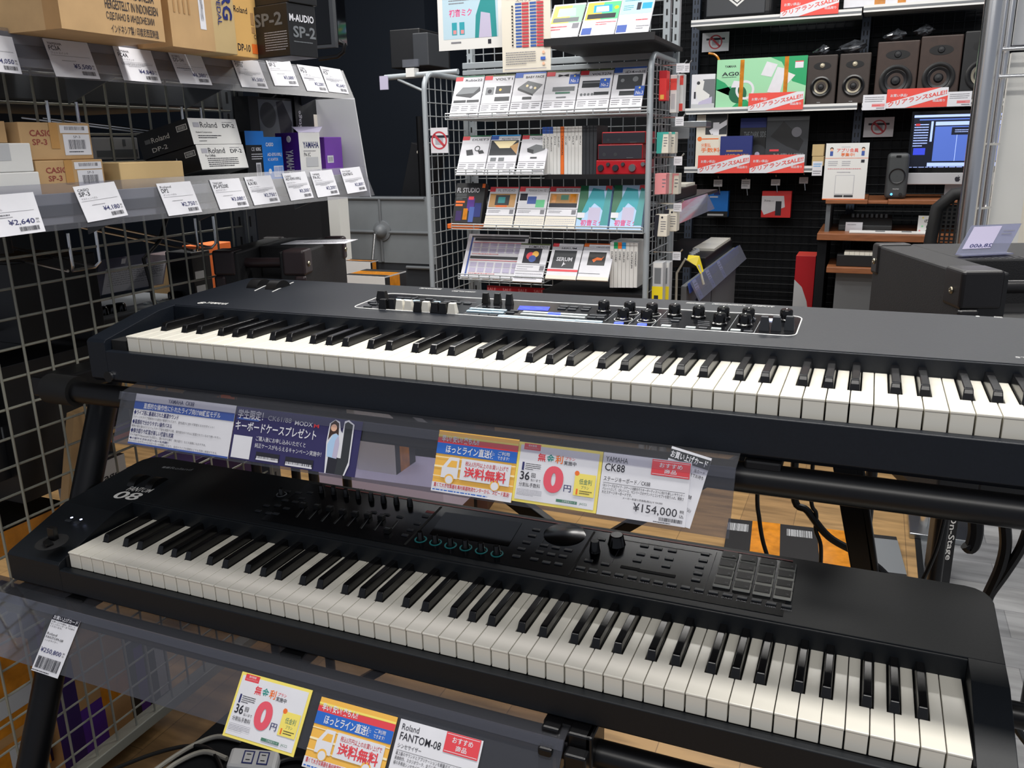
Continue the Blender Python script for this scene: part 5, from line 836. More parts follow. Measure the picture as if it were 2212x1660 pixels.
for lab, u0, u1, vt, vb, face in (('red and black audio interface, topmost of the stack of three', 1580, 1955, 1128, 1232, 0), ('red and black audio interface, middle of the stack of three', 1545, 1928, 1234, 1366, 0), ('all-red audio interface with knobs, bottom of the stack of three', 1530, 1952, 1368, 1490, 1)):
    a, b = P(*z3(u0, vb), y=2.22), P(*z3(u1, vb), y=2.22); c = P(*z3(u0, vt), y=2.22)
    t = thing('audio_interface', lab, 'audio interface', ((a.x + b.x) / 2, 2.28, a.z), 'red audio interfaces on the rack'); m = MB(); m.box((a.x, 2.22, a.z), (b.x, 2.36, c.z), 'deep_red'); w = b.x - a.x; h = c.z - a.z
    m.build('case', t, bevel=.003)
    if not face: m = MB(); m.box((a.x + .003, 2.2175, a.z + .003), (b.x - .003, 2.222, c.z - .004), 'ink'); m.decals((a.x, 2.2175, a.z), (w, 0, 0), (0, 0, h), [('fine', .65, .1, .9, .17, 1, 'mid_gray'), ('c', .15, .35, .12, 'dark_gray'), ('c', .4, .35, .12, 'dark_gray')]); m.build('front_panel', t)
    else:
        for fx, r, mt in ((.1, .012, 'ink'), (.25, .007, 'dark_gray'), (.4, .012, 'ink'), (.55, .007, 'dark_gray'), (.74, .014, 'steel'), (.95, .008, 'steel')):
            m = MB(); m.lathe([(r, 0), (r * .9, .008), (0, .008)], (a.x + w * fx, 2.22, a.z + h * (.45 if fx in (.1, .4, .74) else .7)), (0, -1, 0), mt, 14); m.build('knob', t)
a, b = P(*z3(1090, 1492), y=2.2), P(*z3(1955, 1492), y=2.2); m = MB(); m.box((a.x, 2.2, a.z - .016), (b.x, 2.56, a.z), 'black_box'); m.build('shelf_board', rk)
# row 3
tray(455, 300, 1930, Z=z4)
rsheet('software_box', 'dark software box with city art and white lettering, leftmost on the third rack row', z4, (300, 402), (545, 402), (338, 62), [('t', 'FL STUDIO', .05, .76, .82, .88, 'paper', 1), ('r', .9, .88, 1, .98, 'orange'), ('fine', .05, .58, .4, .74, 4, 'mid_gray'), ('r', .05, .50, .36, .55, 'orange'), ('r', .05, .42, .3, .47, 'orange'), ('r', .45, .3, .7, .62, 'purple'), ('r', .48, .58, .66, .66, 'sign_red'), ('r', .1, .05, .3, .3, 'purple_dark'), ('r', .35, .08, .5, .36, 'orange_tape'), ('r', .55, .02, .72, .4, 'title_blue'), ('r', .72, .15, .95, .5, 'navy')], 'black_box', 2.19, 2.25, .03, 'software box')
a, b = P(*z4(262, 450), y=2.17), P(*z4(530, 448), y=2.17); carton('software_box', 'orange software box edge lying under the dark city box', 'software box', (a.x, 2.17, a.z), 0, (b - a).x, .08, .018, 'orange')
def soft(title, pic, tab='sign_red', base='paperw'):
    return [('r', 0, .965, 1, 1, tab), ('r', 0, .88, .2, .965, tab), ('t', title, .3, .88, .9, .94, 'grayink', 1), ('r', .04, .5, .96, .83, pic[0])] + list(pic[1]) + [('r', 0, .46, 1, .468, 'ink'), ('fine', .06, .36, .5, .43, 2, 'grayink'), ('r', .82, .34, .96, .44, 'grayink'), ('r', 0, .29, 1, .296, 'ink'), ('r', 0, 0, 1, .285, base), ('fine', .04, .06, .96, .24, 4, 'lightink')]
rsheet('software_sheet', 'software sheet with a warm studio screenshot, second on the third rack row', z4, (570, 440), (810, 446), (635, 95), soft('FL STUDIO', ('tape', [('r', .25, .55, .75, .8, 'dark_gray'), ('r', .3, .5, .7, .55, 'orange'), ('r', .35, .6, .6, .75, 'teal')])))
rsheet('software_sheet', 'software sheet with black, blue and green squares on the third rack row', z4, (825, 446), (1075, 450), (885, 92), soft('Ableton Live 12', ('paper', [('r', .05, .66, .3, .83, 'ink'), ('r', .32, .58, .62, .76, 'title_blue'), ('r', .62, .5, .92, .68, 'green_mid')])))
rsheet('software_sheet', 'software sheet with a brown screenshot, left of the teal boxes on the third rack row', z4, (1085, 450), (1345, 452), (1145, 92), soft('CUBASE 13', ('kraft_dark', [('r', .04, .5, .96, .6, 'ink'), ('r', .4, .68, .65, .8, 'olive'), ('r', .1, .62, .25, .8, 'orange_tape'), ('r', .7, .62, .9, .82, 'orange_tape')])))
for lab, BL, BR, TL in (('teal software box with pink lettering on the third rack row, next to the brown sheet', (1352, 456), (1622, 460), (1415, 85)), ('teal software box with pink lettering at the right end of the third rack row', (1640, 460), (1912, 462), (1705, 80))):
    rsheet('software_box', lab, z4, BL, BR, TL, [('p', [(0, .25), (0, 1), (.25, 1), (.3, .6), (.15, .2)], 'green_dark'), ('p', [(.1, .3), (.4, .95), (.75, .9), (.95, .3), (.7, .5), (.5, .6), (.3, .4)], 'teal_hair'), ('r', .35, .2, .72, .5, 'lavender'), ('r', 0, .26, .24, .38, 'paper'), ('t', '初音ミク', .14, .08, .86, .22, 'magenta', 4), ('r', .8, .9, 1, 1, 'sign_red'), ('p', [(.75, .1), (1, .1), (1, .9), (.85, .95)], 'teal')], 'pale_blue', 2.19, 2.26, .03, 'software box', 'teal boxes on the rack')
# row 4
tray(880, 355, 1085, Z=z4)
rsheet('catalog_sheet', 'wide catalog sheet of many small pictures on the lowest visible rack row', z4, (370, 870), (885, 890), (455, 495), [('r', .06, .05, .09, .95, 'title_blue'), ('r', .06, .92, 1, .96, 'dark_gray'), ('r', .12, .85, .95, .91, 'ink')] + [('r', .12 + .14 * c, y0, .23 + .14 * c, y0 + .1, 'lavender') for c in range(6) for y0 in (.70, .58, .26, .14)] + [('r', .1, .80, 1, .81, 'sign_red'), ('r', .1, .40, 1, .41, 'sign_red'), ('r', .1, .44, .95, .5, 'dark_gray'), ('fine', .12, .53, .95, .57, 1, 'pink'), ('fine', .12, .09, .95, .13, 1, 'pink')], 'paper', 2.2, 2.3)
rsheet('software_sheet', 'software sheet with a dark square of glowing colors on the lowest visible rack row', z4, (815, 900), (1065, 910), (890, 575), [('r', 0, .96, 1, 1, 'olive_dark'), ('t', 'KOMPLETE15', .3, .88, .95, .94, 'ink', 1), ('r', .18, .48, .78, .87, 'ink'), ('c', .42, .67, .1, 'sign_red'), ('c', .58, .72, .08, 'gold'), ('c', .50, .60, .09, 'title_blue'), ('r', 0, .44, 1, .45, 'grayink'), ('fine', .05, .3, .6, .42, 2, 'lightink'), ('r', .82, .3, .97, .42, 'grayink'), ('r', 0, .27, 1, .28, 'grayink'), ('fine', .05, .05, .95, .24, 3, 'lightink')], 'paper', 2.16, 2.26)
rsheet('software_sheet', 'software sheet with white lettering on a charcoal square on the lowest visible rack row', z4, (1095, 880), (1355, 885), (1180, 575), [('r', 0, .9, .2, 1, 'sign_red'), ('t', 'SERUM', .3, .84, .8, .89, 'ink', 1), ('r', .1, .30, .84, .8, 'dark_gray'), ('t', 'SERUM', .22, .5, .74, .61, 'paper', 4), ('p', [(.44, .34), (.5, .4), (.56, .42), (.5, .44), (.48, .5), (.46, .42)], 'paper'), ('r', 0, .21, 1, .27, 'sign_red'), ('r', 0, .0, 1, .1, 'paperw')], 'paper', 2.16, 2.26)
rsheet('software_sheet', 'software sheet with an orange figure on a dark square on the lowest visible rack row', z4, (1365, 890), (1630, 895), (1430, 575), [('r', 0, .9, .16, 1, 'orange'), ('r', 0, .97, 1, 1, 'orange'), ('t', 'OMNISPHERE', .4, .88, .85, .92, 'grayink', 1), ('r', .22, .4, .78, .76, 'black_box'), ('p', [(.35, .55), (.5, .62), (.66, .6), (.72, .66), (.66, .54), (.5, .54), (.42, .48)], 'orange'), ('r', 0, .17, .7, .18, 'ink'), ('r', 0, 0, 1, .09, 'paperw')], 'paper', 2.16, 2.26)
spines(z4, 1645, 1880, 7, 565, 955, 2.22, lambda i: ('white', (None, 'green', 'orange', 'sky_blue', None, None, None)[i]), ('DUNE', 'SOUND', 'OMNI', 'SERUM', 'GOLD', 'PLATINUM', 'DIAMOND'), 'white cases on the lowest rack row', lambda i: ORD[i] + ' upright white case from the left on the lowest visible rack row')
a, b = P(*z4(1075, 975), y=2.2), P(*z4(1935, 975), y=2.2); m = MB(); m.box((a.x, 2.2, a.z - .03), (b.x, 2.56, a.z), 'black_box'); m.build('shelf_board', rk)
a, b, c = P(*z4(600, 998), y=2.24), P(*z4(1090, 1002), y=2.24), P(*z4(600, 935), y=2.24); slab('sale_banner', 'dark red banner repeating a white sale word low on the rack', 'banner', a, V((b.x, b.y, a.z)), c, 'deep_red', [('t', 'SALE', .01 + .27 * i, .3, .16 + .27 * i, .75, 'pink', 2) for i in range(4)], .001)
a, b, c = P(*z3(125, 1308), y=2.183), P(*z3(270, 1306), y=2.183), P(*z3(118, 1092), y=2.183); slab('notice_sign', 'no-photography notice on the left frame of the middle rack', 'sign', a, V((b.x, b.y, a.z)), V((a.x, a.y, c.z)), 'paper', [('no', .5, .5, .36)], .001, 'no-photography notices')
# packs hanging on the right side of the rack
def hang(name, label, px, y, mat, items, dep=.05, group='packs on the rack side'):
    (u0, v0), (u1, v1) = px; a, b = P(u0, v1, y=y), P(u1, v1, y=y); c = P(u0, v0, y=y); w = (b - a).x
    O = (max(a.x, XR + .02), y, a.z); return carton(name, label, 'hanging pack', O, 0, w, dep, c.z - a.z, mat, front=items, group=group, bevel=.002)
hang('red_pack', 'bright red pack hanging at the top of the rack side', ((1421, 153), (1437, 218)), 2.24, 'red', [('r', 0, .75, 1, 1, 'deep_red'), ('r', .2, .05, .7, .2, 'gold')])
hang('clear_pack', 'red and white clear pack hanging second from top on the rack side', ((1446, 162), (1460, 244)), 2.30, 'white', [('r', 0, .6, 1, .9, 'sale_red'), ('r', .2, .1, .8, .5, 'silver_gray')])
hang('clear_pack', 'red and white clear pack hanging behind its twin on the rack side', ((1460, 160), (1474, 240)), 2.36, 'white', [('r', 0, .7, 1, .95, 'sale_red'), ('r', 0, .0, 1, .2, 'sale_red')])
for i, (u, y) in enumerate(((1406, 2.23), (1432, 2.29))): hang('teal_pack', ('nearer', 'farther')[i] + ' teal and white pack hanging on the rack side', ((u, 286), (u + 25, 332)), y, 'paperw', [('p', [(0, 0), (.42, 0), (.55, 1), (0, 1)], 'teal_pack'), ('r', 0, .9, 1, 1, 'teal_pack'), ('fine', .6, .3, .9, .8, 4, 'grayink')])
for i, (u, y) in enumerate(((1402, 2.22), (1420, 2.27), (1441, 2.32))): hang('pink_pack', ('nearest', 'middle', 'farthest')[i] + ' of three pink packs hanging on the rack side', ((u, 375), (u + 24, 420)), y, 'paperw' if i else 'pink', [('p', [(0, 0), (.5, 0), (.6, 1), (0, 1)], 'pink'), ('r', 0, .9, 1, 1, 'pink'), ('fine', .65, .3, .95, .8, 3, 'grayink')])
for i, (u, v, y) in enumerate(((1403, 464, 2.23), (1434, 453, 2.29))): hang('black_pack', ('nearer', 'farther')[i] + ' black and beige pack hanging low on the rack side', ((u, v), (u + 27, v + 47)), y, 'paperw', [('p', [(0, 0), (.25, 0), (.38, 1), (0, 1)], 'ink'), ('c', .6, .88, .05, 'ink'), ('fine', .5, .2, .9, .75, 5, 'grayink')])
for i, (u, y) in enumerate(((1401, 2.22), (1421, 2.27))): hang('cable_pack', ('nearer', 'farther')[i] + ' clear pack with a yellow label, lowest on the rack side', ((u, 566), (u + 23, 650)), y, 'silver_gray', [('r', 0, .0, 1, .38, 'yellow'), ('r', .2, .45, .8, .85, 'mid_gray'), ('r', .1, .86, .9, .98, 'white'), ('r', .2, .05, .6, .15, 'ink')])
for i, (u, v, y) in enumerate(((1440, 140, 2.26), (1462, 140, 2.34), (1430, 255, 2.27), (1436, 340, 2.27), (1440, 440, 2.29), (1445, 545, 2.3))):
    p = P(u, v, y=y); m = MB(); m.tube([(XR, y, p.z), (max(p.x, XR + .06) + .04, y, p.z), (max(p.x, XR + .06) + .05, y, p.z + .012)], .003, 'chrome', 6)
    x = max(p.x, XR + .06); m.decals((x + .015, y - .004, p.z - .028), (.03, 0, 0), (0, 0, .03), [('r', 0, 0, 1, 1, 'paper'), ('fine', .1, .2, .9, .8, 3, 'grayink')]); m.build('hook', rk, smooth=False)
p = P(1487, 270, y=2.45); m = MB(); m.box((XR + .03, 2.40, p.z - .01), (XR + .16, 2.50, p.z + .012), 'steel'); m.box((XR + .03, 2.398, p.z - .05), (XR + .10, 2.402, p.z - .01), 'mid_gray'); m.build('pick_tray', rk, bevel=.003)
p = P(1505, 570, y=2.40); m = MB(); m.tube([P(1460, 655, y=2.45), P(1462, 590, y=2.45), P(1480, 560, y=2.45), P(1510, 575, y=2.45), P(1520, 615, y=2.45)], .005, 'cable_gray', 8); m.build('white_cable', None, 'white cable looped over a yellow label beside the rack', 'cable', smooth=True)
a, b, c = P(1506, 580, y=2.44), P(1521, 590, y=2.44), P(1484, 556, y=2.44); m = MB(); m.poly([P(1484, 562, y=2.44), P(1504, 575, y=2.44), P(1511, 553, y=2.46), P(1487, 551, y=2.46)], 'yellow'); m.poly([P(1504, 575, y=2.44), P(1513, 592, y=2.44), P(1520, 586, y=2.46), P(1511, 553, y=2.46)], 'yellow'); m.build('yellow_label', None, 'folded bright yellow label on the white cable beside the rack', 'label')
# ============================================================ left of the rack
f = yq(2.9)
gp = thing('ribbed_board', 'gray panel with raised cross ribs and a round boss, left of the rack', 'panel', tuple(f(840, 520)))
a, b = f(712, 424), f(936, 426); lo = f(845, 618).z; m = MB(); m.box((a.x, 2.9, .0), (b.x, 2.95, a.z), 'dark_gray'); m.box((a.x, 2.895, lo + .12), (b.x, 2.9, a.z), 'panel_gray'); m.build('panel_board', gp)
m = MB()
for (p, q) in (((722, 428), (918, 430)), ((734, 499), (928, 506)), ((815, 430), (835, 565)), ((880, 577), (935, 582))):
    p, q = f(*p), f(*q)
    if abs(p.z - q.z) < .12: q.z = p.z
    else: q.x = p.x = (p.x + q.x) / 2
    p.y = q.y = 2.892; m.cyl(p, q, .008, 'mid_gray', 8)
m.build('ribs', gp, smooth=True)
m2 = MB(); m2.cyl((f(870, 150).x + .02, 3.0, 0), (f(870, 150).x + .02, 3.0, 1.45), .015, 'metal_black', 10); m2.build('support_pole', None, 'black pole carrying the speaker behind the ribbed gray board', 'pole', smooth=True)
c = f(827, 499); m = MB(); m.lathe([(.052, 0), (.05, .008), (.034, .012), (.03, .03), (.016, .045), (0, .048)], (c.x, 2.895, c.z), (0, -1, 0), 'mid_gray', 24); m.build('boss', gp, smooth=True)
m = MB(); m.cyl((c.x - .01, 2.84, c.z - .01), (c.x - .014, 2.80, c.z - .17), .008, 'chrome', 10); m.cyl((c.x - .014, 2.8, c.z - .17), (c.x - .006, 2.8, c.z - .35), .003, 'chrome', 6); m.build('chrome_rod', gp, smooth=True)
f = yq(2.62); a, b = f(676, 530), f(738, 530); m = MB(); m.box((a.x, 2.62, 0), (b.x, 2.70, f(700, 415).z), 'wall_white'); m.build('white_board', None, 'white upright board between the shelf end and the gray panel', 'board')
f = yq(2.3); a, b = f(560, 530), f(690, 430); m = MB(); m.box((a.x, 2.3, 0), (b.x, 2.36, b.z + .02), 'black_box'); m.build('black_board', None, 'black upright board seen under the shelf above the left amplifier', 'board')
def taped(lab, u0, u1, vt, ur, vr, y):
    c = P(u1, vt, y=y); a = P(u0, vt, y=y); e = P(ur, vr, x=c.x); return carton('taped_box', lab, 'box', (a.x - .05, y, 0), 0, c.x - a.x + .05, e.y - y, c.z, 'black_box', faces={'top': 'orange_tape', 'front': 'white'}, right=[('r', .22, 0, .68, 1, 'orange_tape'), ('t', '65P', .34, .9, .84, .95, 'gold', 3), ('r', 0, .995, 1, 1, 'silver_gray')], top=[('r', 0, 0, 1, .22, 'black_box'), ('r', 0, .7, 1, 1, 'black_box')], group='taped boxes left of the rack')
taped('white-ended box crossed by orange tape, between the small left amplifier and the rack', 772, 831, 598, 876, 569, 1.50)
taped('farther orange-taped box, behind the white-ended one left of the rack', 765, 800, 566, 816, 545, 2.0)
f = yq(1.35); a, b = f(640, 103), f(731, 103); m = MB(); t = thing('wall_screen', 'black screen edge on a bent arm above the right end of the shelves', 'screen', tuple(f(700, 50)))
m.box((a.x - .12, 1.35, a.z), (b.x, 1.40, a.z + .5), 'screen_glass'); m.build('screen_panel', t, bevel=.004)
m = MB(); m.box((b.x - .012, 1.335, a.z), (b.x, 1.35, a.z + .5), 'dark_gray'); m.box((a.x - .12, 1.335, a.z - .008), (b.x, 1.35, a.z), 'dark_gray'); m.build('screen_frame', t)
m = MB(); m.tube([f(735, 90), f(744, 95), f(742, 112), f(730, 122), f(690, 128)], .006, 'metal_black', 8); m.build('bent_arm', t, smooth=True)
f = yq(2.75); a, b = f(845, 148), f(905, 60); t = thing('satellite_speaker', 'black speaker on a gray bracket arm above the left rack frame', 'speaker', tuple(f(880, 150)))
m = MB(); m.box((a.x, 2.75, a.z), (b.x, 3.05, b.z), 'black_box'); m.build('cabinet', t, bevel=.004); m = MB(); a2, b2 = f(905, 145), f(935, 72); m.box((a2.x, 2.70, a2.z), (b2.x, 2.9, b2.z), 'dark_gray'); m.build('rear_unit', t, bevel=.004)
f = yq(2.5); t = thing('arm_bracket', 'gray bracket arm with a clear label clip, reaching left from the rack', 'bracket', tuple(f(880, 165)))
m = MB(); m.cyl(f(832, 168), (XL, 2.5, f(930, 158).z), .012, 'rack_gray', 10); m.cyl(f(860, 172), f(918, 198), .006, 'rack_gray', 8); m.build('arm', t, smooth=True)
m = MB(); p = f(872, 146); m.box((p.x, 2.49, p.z), (p.x + .075, 2.5, p.z + .03), 'pack_clear'); m.box((p.x + .02, 2.48, p.z - .04), (p.x + .06, 2.52, p.z - .005), 'white'); m.build('label_clip', t)
m = MB(); p = f(829, 195); m.box((p.x, 2.47, p.z), (p.x + .04, 2.475, p.z + .055), 'lavender'); m.build('tag', t)
f = yq(3.12); t = carton('instrument_case', 'black slanted instrument case with a red and white tip behind the left rack side', 'case', tuple(f(868, 425)), 0, .16, .1, 1.36, 'black_box', M=Matrix.Translation(f(866, 424)) @ Matrix.Rotation(.28, 4, 'Y') @ Matrix.Translation((0, 0, -1.08)), flap=lambda m, w, d, h: (m.lathe([(.012, 0), (.01, .01), (0, .012)], (.06, -.001, 1.34), (0, -1, 0), 'red', 12), m.lathe([(.010, 0), (.009, .01), (0, .012)], (.055, -.001, 1.325), (0, -1, 0), 'paperw', 12)))
# ============================================================ the back wall: grid, shelves, speakers, desk
YB_ = 4.30
z5 = lambda x, y: (1380 + x / 3.95, y / 3.95); z6 = lambda x, y: (1660 + x / 3.95, y / 3.95); z7 = lambda x, y: (1380 + x / 3.95, 380 + y / 3.95); z8 = lambda x, y: (1660 + x / 3.95, 380 + y / 3.95)
m = MB()
for k in range(56): m.cyl((-.25 + k * .05, 4.605, .1), (-.25 + k * .05, 4.605, 2.4), .0022, 'grid_black', 5)
for k in range(46): m.cyl((-.25, 4.601, .1 + k * .05), (2.55, 4.601, .1 + k * .05), .0022, 'grid_black', 5)
m.build('wall_grid', None, 'black wire grid covering the back wall behind the shelves', 'wire grid', smooth=True)
for lab, u in (('dark slotted post on the back wall between the two shelf bays', 1862), ('dark slotted post at the left end of the back wall shelves', 1500)):
    p = P(u, 160, y=4.57); m = MB(); m.box((p.x - .022, 4.555, 0), (p.x + .022, 4.60, 2.4), 'post_blue')
    for k in range(50):
        for dx in (-.012, .006): m.poly([(p.x + dx + a, 4.5545, .1 + k * .045 + b) for a, b in ((0, 0), (.006, 0), (.006, .024), (0, .024))], 'slot')
    m.build('slotted_post', None, lab, 'post', 'slotted posts on the back wall')
def bshelf(label, L_, R_, th=.03, col='shelf_gray'):
    a, b = P(*L_, y=YB_ - .02), P(*R_, y=YB_ - .02); z = (a.z + b.z) / 2; t = thing('wall_shelf', label, 'shelf', ((a.x + b.x) / 2, 4.45, z - th), 'shelves on the back wall')
    m = MB(); m.box((a.x, YB_ - .015, z - .02), (b.x, 4.55, z), col); m.build('shelf_board', t)
    m = MB(); m.box((a.x, YB_ - .02, z - th), (b.x, YB_ - .012, z + .004), 'white'); m.box((a.x, YB_ - .022, z - th * .65), (b.x, YB_ - .02, z - th * .3), 'mid_gray'); m.build('price_channel', t); return z
s_top = bshelf('top left shelf of the back wall, under the black case', (1493, 46), (1862, 19)); s_top2 = bshelf('top right shelf of the back wall, at the upper picture edge', (1866, 14), (2150, -8))
s_mid = bshelf('middle left shelf of the back wall, carrying the green box and small speakers', (1480, 236), (1852, 224)); s_mid2 = bshelf('middle right shelf of the back wall, carrying the large brown speakers', (1862, 224), (2190, 214))
s_low = bshelf('lower left shelf of the back wall, carrying dark boxes and sale signs', (1478, 363), (1770, 359))
def bbox(name, label, cat, Z, BL, BR, TL, depth, mat, zb, y=YB_ + .02, **k):
    a, b, c = P(*Z(*BL), y=y), P(*Z(*BR), y=y), P(*Z(*TL), y=y); return carton(name, label, cat, (a.x, y, zb + .001), 0, b.x - a.x, depth, c.z - zb, mat, **k)
g = 'goods on the back wall shelves'
bbox('headphone_box', 'white box picturing a microphone arm, left end of the middle back shelf', 'box', z5, (442, 925), (640, 920), (450, 640), .1, 'paper', s_mid, group=g, front=[('r', 0, .0, 1, .14, 'silver_gray'), ('r', .5, .15, 1, .85, 'mid_gray'), ('p', [(.15, .55), (.35, .85), (.55, .8), (.5, .55), (.8, .4), (.75, .25), (.3, .25)], 'white'), ('c', .3, .75, .05, 'dark_gray'), ('r', .12, .3, .2, .5, 'ink'), ('p', [(.35, .2), (.9, .35), (.9, .15), (.3, .12)], 'lavender')])
t_ = [('p', [(0, 0), (1, 0), (1, .6), (.75, .35), (.5, .2), (0, .65)], 'green_light'), ('p', [(0, .62), (0, .38), (.18, .45), (.32, .2), (.45, .0), (.18, 0), (.28, .15), (.1, .52)], 'green'), ('p', [(.6, 1), (1, 1), (1, .4), (.85, .5), (.72, .9)], 'green'), ('t', 'YAMAHA', .09, .83, .22, .88, 'ink', 2), ('t', 'AG03', .06, .66, .30, .74, 'ink', 3), ('fine', .06, .62, .34, .65, 1, 'ink'), ('c', .25, .28, .19, 'green_dark'), ('p', [(.17, .42), (.2, .56), (.28, .54), (.27, .42)], 'paper'), ('o', .33, .36, .2, .05, 'paper'), ('p', [(.5, .65), (.56, .92), (.68, .85), (.62, .6)], 'paper'), ('p', [(.58, .3), (.68, .8), (.78, .75), (.72, .25)], 'paper'), ('p', [(.75, .55), (.78, .7), (.88, .62), (.8, .45)], 'white'), ('r', .265, 0, .31, .98, 'orange_tape'), ('r', .755, .1, .80, 1, 'orange_tape'), ('r', .87, .76, .96, .9, 'paper'), ('r', .87, .88, .96, .9, 'sign_red')]
bbox('mixer_box', 'green box with white audio gear and two orange tape straps on the middle back shelf', 'box', z5, (652, 920), (1412, 905), (660, 515), .12, 'green_light', s_mid, group=g, front=t_)
a = P(*z5(600, 465), y=4.4); cord('tape_end', 'loose end of orange tape sticking up beside the green box', [P(*z5(595, 455), y=4.36), P(*z5(640, 462), y=4.36), P(*z5(670, 485), y=4.36), P(*z5(685, 515), y=4.36)], .006, 'orange_tape', 'tape')
def speaker(label, Z, BL, BR, TL, zb, mat, cone, depth=.2, tw='cone_silver', wf=.72, group=None):
    y = YB_ + .02; a, b, c = P(*Z(*BL), y=y), P(*Z(*BR), y=y), P(*Z(*TL), y=y); w = b.x - a.x; h = c.z - zb
    t = thing('monitor_speaker', label, 'speaker', ((a.x + b.x) / 2, y + depth / 2, zb + .001), group); M = Matrix.Translation((a.x, y, zb + .001)); m = MB(M); m.box((0, 0, 0), (w, depth, h), mat); m.decals((0, 0, 0), (w, 0, 0), (0, 0, h), [('fine', .4, .04, .6, .065, 1, 'silver_gray')]); m.build('cabinet', t, bevel=.006)
    R = w * wf / 2; o = (w / 2, -.0005, h * .36); m = MB(M); m.lathe([(R, 0), (R, .006), (R * .86, .009), (R * .7, .004), (R * .66, .006)], o, (0, -1, 0), 'cone_black', 28); m.build('woofer_surround', t, smooth=True); ws = SC.objects[-1] if False else [q for q in t.children if q.name.startswith('woofer_surround')][-1]
    m = MB(M); m.lathe([(R * .66, .006), (R * .35, -.006), (R * .3, .0), (R * .22, .008), (0, .011)], o, (0, -1, 0), cone, 28, mats=[cone, 'cone_black', 'cone_dark', 'cone_dark']); m.build('woofer_cone', ws, smooth=True)
    m = MB(M); n = 24; m.add([(w / 2 + w * .29 * math.cos(q), -.0015, h * .78 + h * .075 * math.sin(q)) for q in [2 * math.pi * i / n for i in range(n)]], [tuple(range(n))], 'cone_black'); m.lathe([(w * .09, 0), (w * .07, .005), (0, .007)], (w / 2, -.0015, h * .785), (0, -1, 0), tw, 16); m.build('tweeter', t, smooth=True)
gs = 'small studio speakers on the back wall'
speaker('small brown studio speaker with a silver cone, left of the pair beside the green box', z5, (1417, 885), (1668, 880), (1425, 478), s_mid, 'spk_brown', 'cone_silver', group=gs)
speaker('small brown studio speaker with a silver cone, right of the pair near the slotted post', z5, (1685, 878), (1950, 870), (1700, 462), s_mid, 'spk_brown', 'cone_silver', group=gs)
gs = 'large studio speakers on the back wall'
speaker('large dark brown studio speaker, left of the pair on the middle right back shelf', z6, (895, 820), (1250, 800), (915, 362), s_mid2, 'spk_wood', 'cone_dark', .24, 'cone_dark', .8, gs)
speaker('large dark brown studio speaker, right of the pair on the middle right back shelf', z6, (1258, 800), (1615, 780), (1265, 315), s_mid2, 'spk_wood', 'cone_dark', .24, 'cone_dark', .8, gs)
speaker('black studio speaker partly hidden by the chrome pole on the middle right back shelf', z6, (1625, 780), (1985, 760), (1625, 272), s_mid2, 'black_box', 'cone_silver', .24, 'cone_dark', .8, gs)
def bag(label, Z, x0, x1, yt, yb, mat='bag'):
    rr = random.Random(int(x0)); y = YB_ + .1; a, b = P(*Z(x0, yb), y=y), P(*Z(x1, yb), y=y); c = P(*Z(x0, yt), y=y); m = MB(); n, k = 14, 7; vs = []; w = b.x - a.x; h = c.z - a.z
    for j in range(k):
        for i in range(n):
            t = 2 * math.pi * i / n; s = math.sin(math.pi * (j + .5) / k) ; q = 1 + rr.uniform(-.3, .3)
            vs.append((a.x + w / 2 + w / 2 * math.cos(t) * s * q, y + .04 * math.sin(t) * s * q, a.z + h * (j / (k - 1)) * (1 + .15 * math.cos(t))))
    m.add(vs, [(j * n + i, j * n + (i + 1) % n, (j + 1) * n + (i + 1) % n, (j + 1) * n + i) for j in range(k - 1) for i in range(n)] + [tuple(range(n))[::-1], tuple(range((k - 1) * n, k * n))], mat); return m.build('plastic_bag', None, label, 'bag', 'crumpled bags on the speakers')
bag('small crumpled black bag on the left small brown speaker', z5, 1490, 1620, 395, 478); bag('crumpled shiny black bag on the right small brown speaker', z5, 1690, 1925, 360, 462); bag('crumpled bag on the left large brown speaker', z6, 985, 1165, 262, 360); bag('crumpled bag on the right large brown speaker', z6, 1235, 1400, 225, 314)
sale = [('p', [(0, 0), (.30, 0), (1, .78), (1, 1), (.98, 1), (0, .22)], 'paper'), ('t', 'クリアランスSALE!!', .03, .08, .98, .52, 'sale_red', 3), ('t', 'お買い得品!', .06, .60, .36, .78, 'paper', 2), ('t', '現品限り', .76, .24, .96, .40, 'paper', 2)]
def salesign(label, Z, BL, BR, TL, y=YB_ - .026):
    a, b, c, = P(*Z(*BL), y=y), P(*Z(*BR), y=y), P(*Z(*TL), y=y); b.z = a.z; R = b - a; U = V((0, 0, c.z - a.z)); m = MB(); m.prism([a + V((0, .001, 0)), b + V((0, .001, 0)), b + U + V((0, .001, 0)), a + U + V((0, .001, 0))], (0, -.001, 0), 'sale_red')
    # slanted white band and slanted lettering
    m.decals(a, R, U, [('p', [(0, 0), (.32, 0), (1, .58), (1, 1), (.88, 1), (0, .27)], 'paper'), ('t', 'お買い得品!', .06, .58, .34, .74, 'paper', 2), ('t', '現品限り', .76, .26, .96, .40, 'paper', 2)])
    vs, fs, x0, x1, y0, y1 = tgeo('クリアランスSALE!!', 3); N = R.cross(U).normalized(); q = []
    for x, yy in vs: s = .03 + .95 * (x - x0) / (x1 - x0); t = .06 + .62 * s + .26 * (yy - y0) / (y1 - y0) - .02; q.append(a + R * s + U * t + N * .0012)
    m.add(q, fs, 'sale_red'); return m.build('sale_sign', None, label, 'sign', 'clearance signs on the back wall')
salesign('red clearance sign on the top back shelf at the picture edge', z5, (1205, 150), (1700, 120), (1215, -10)); salesign('red clearance sign in front of the green box and speakers', z5, (930, 948), (1398, 940), (940, 798))
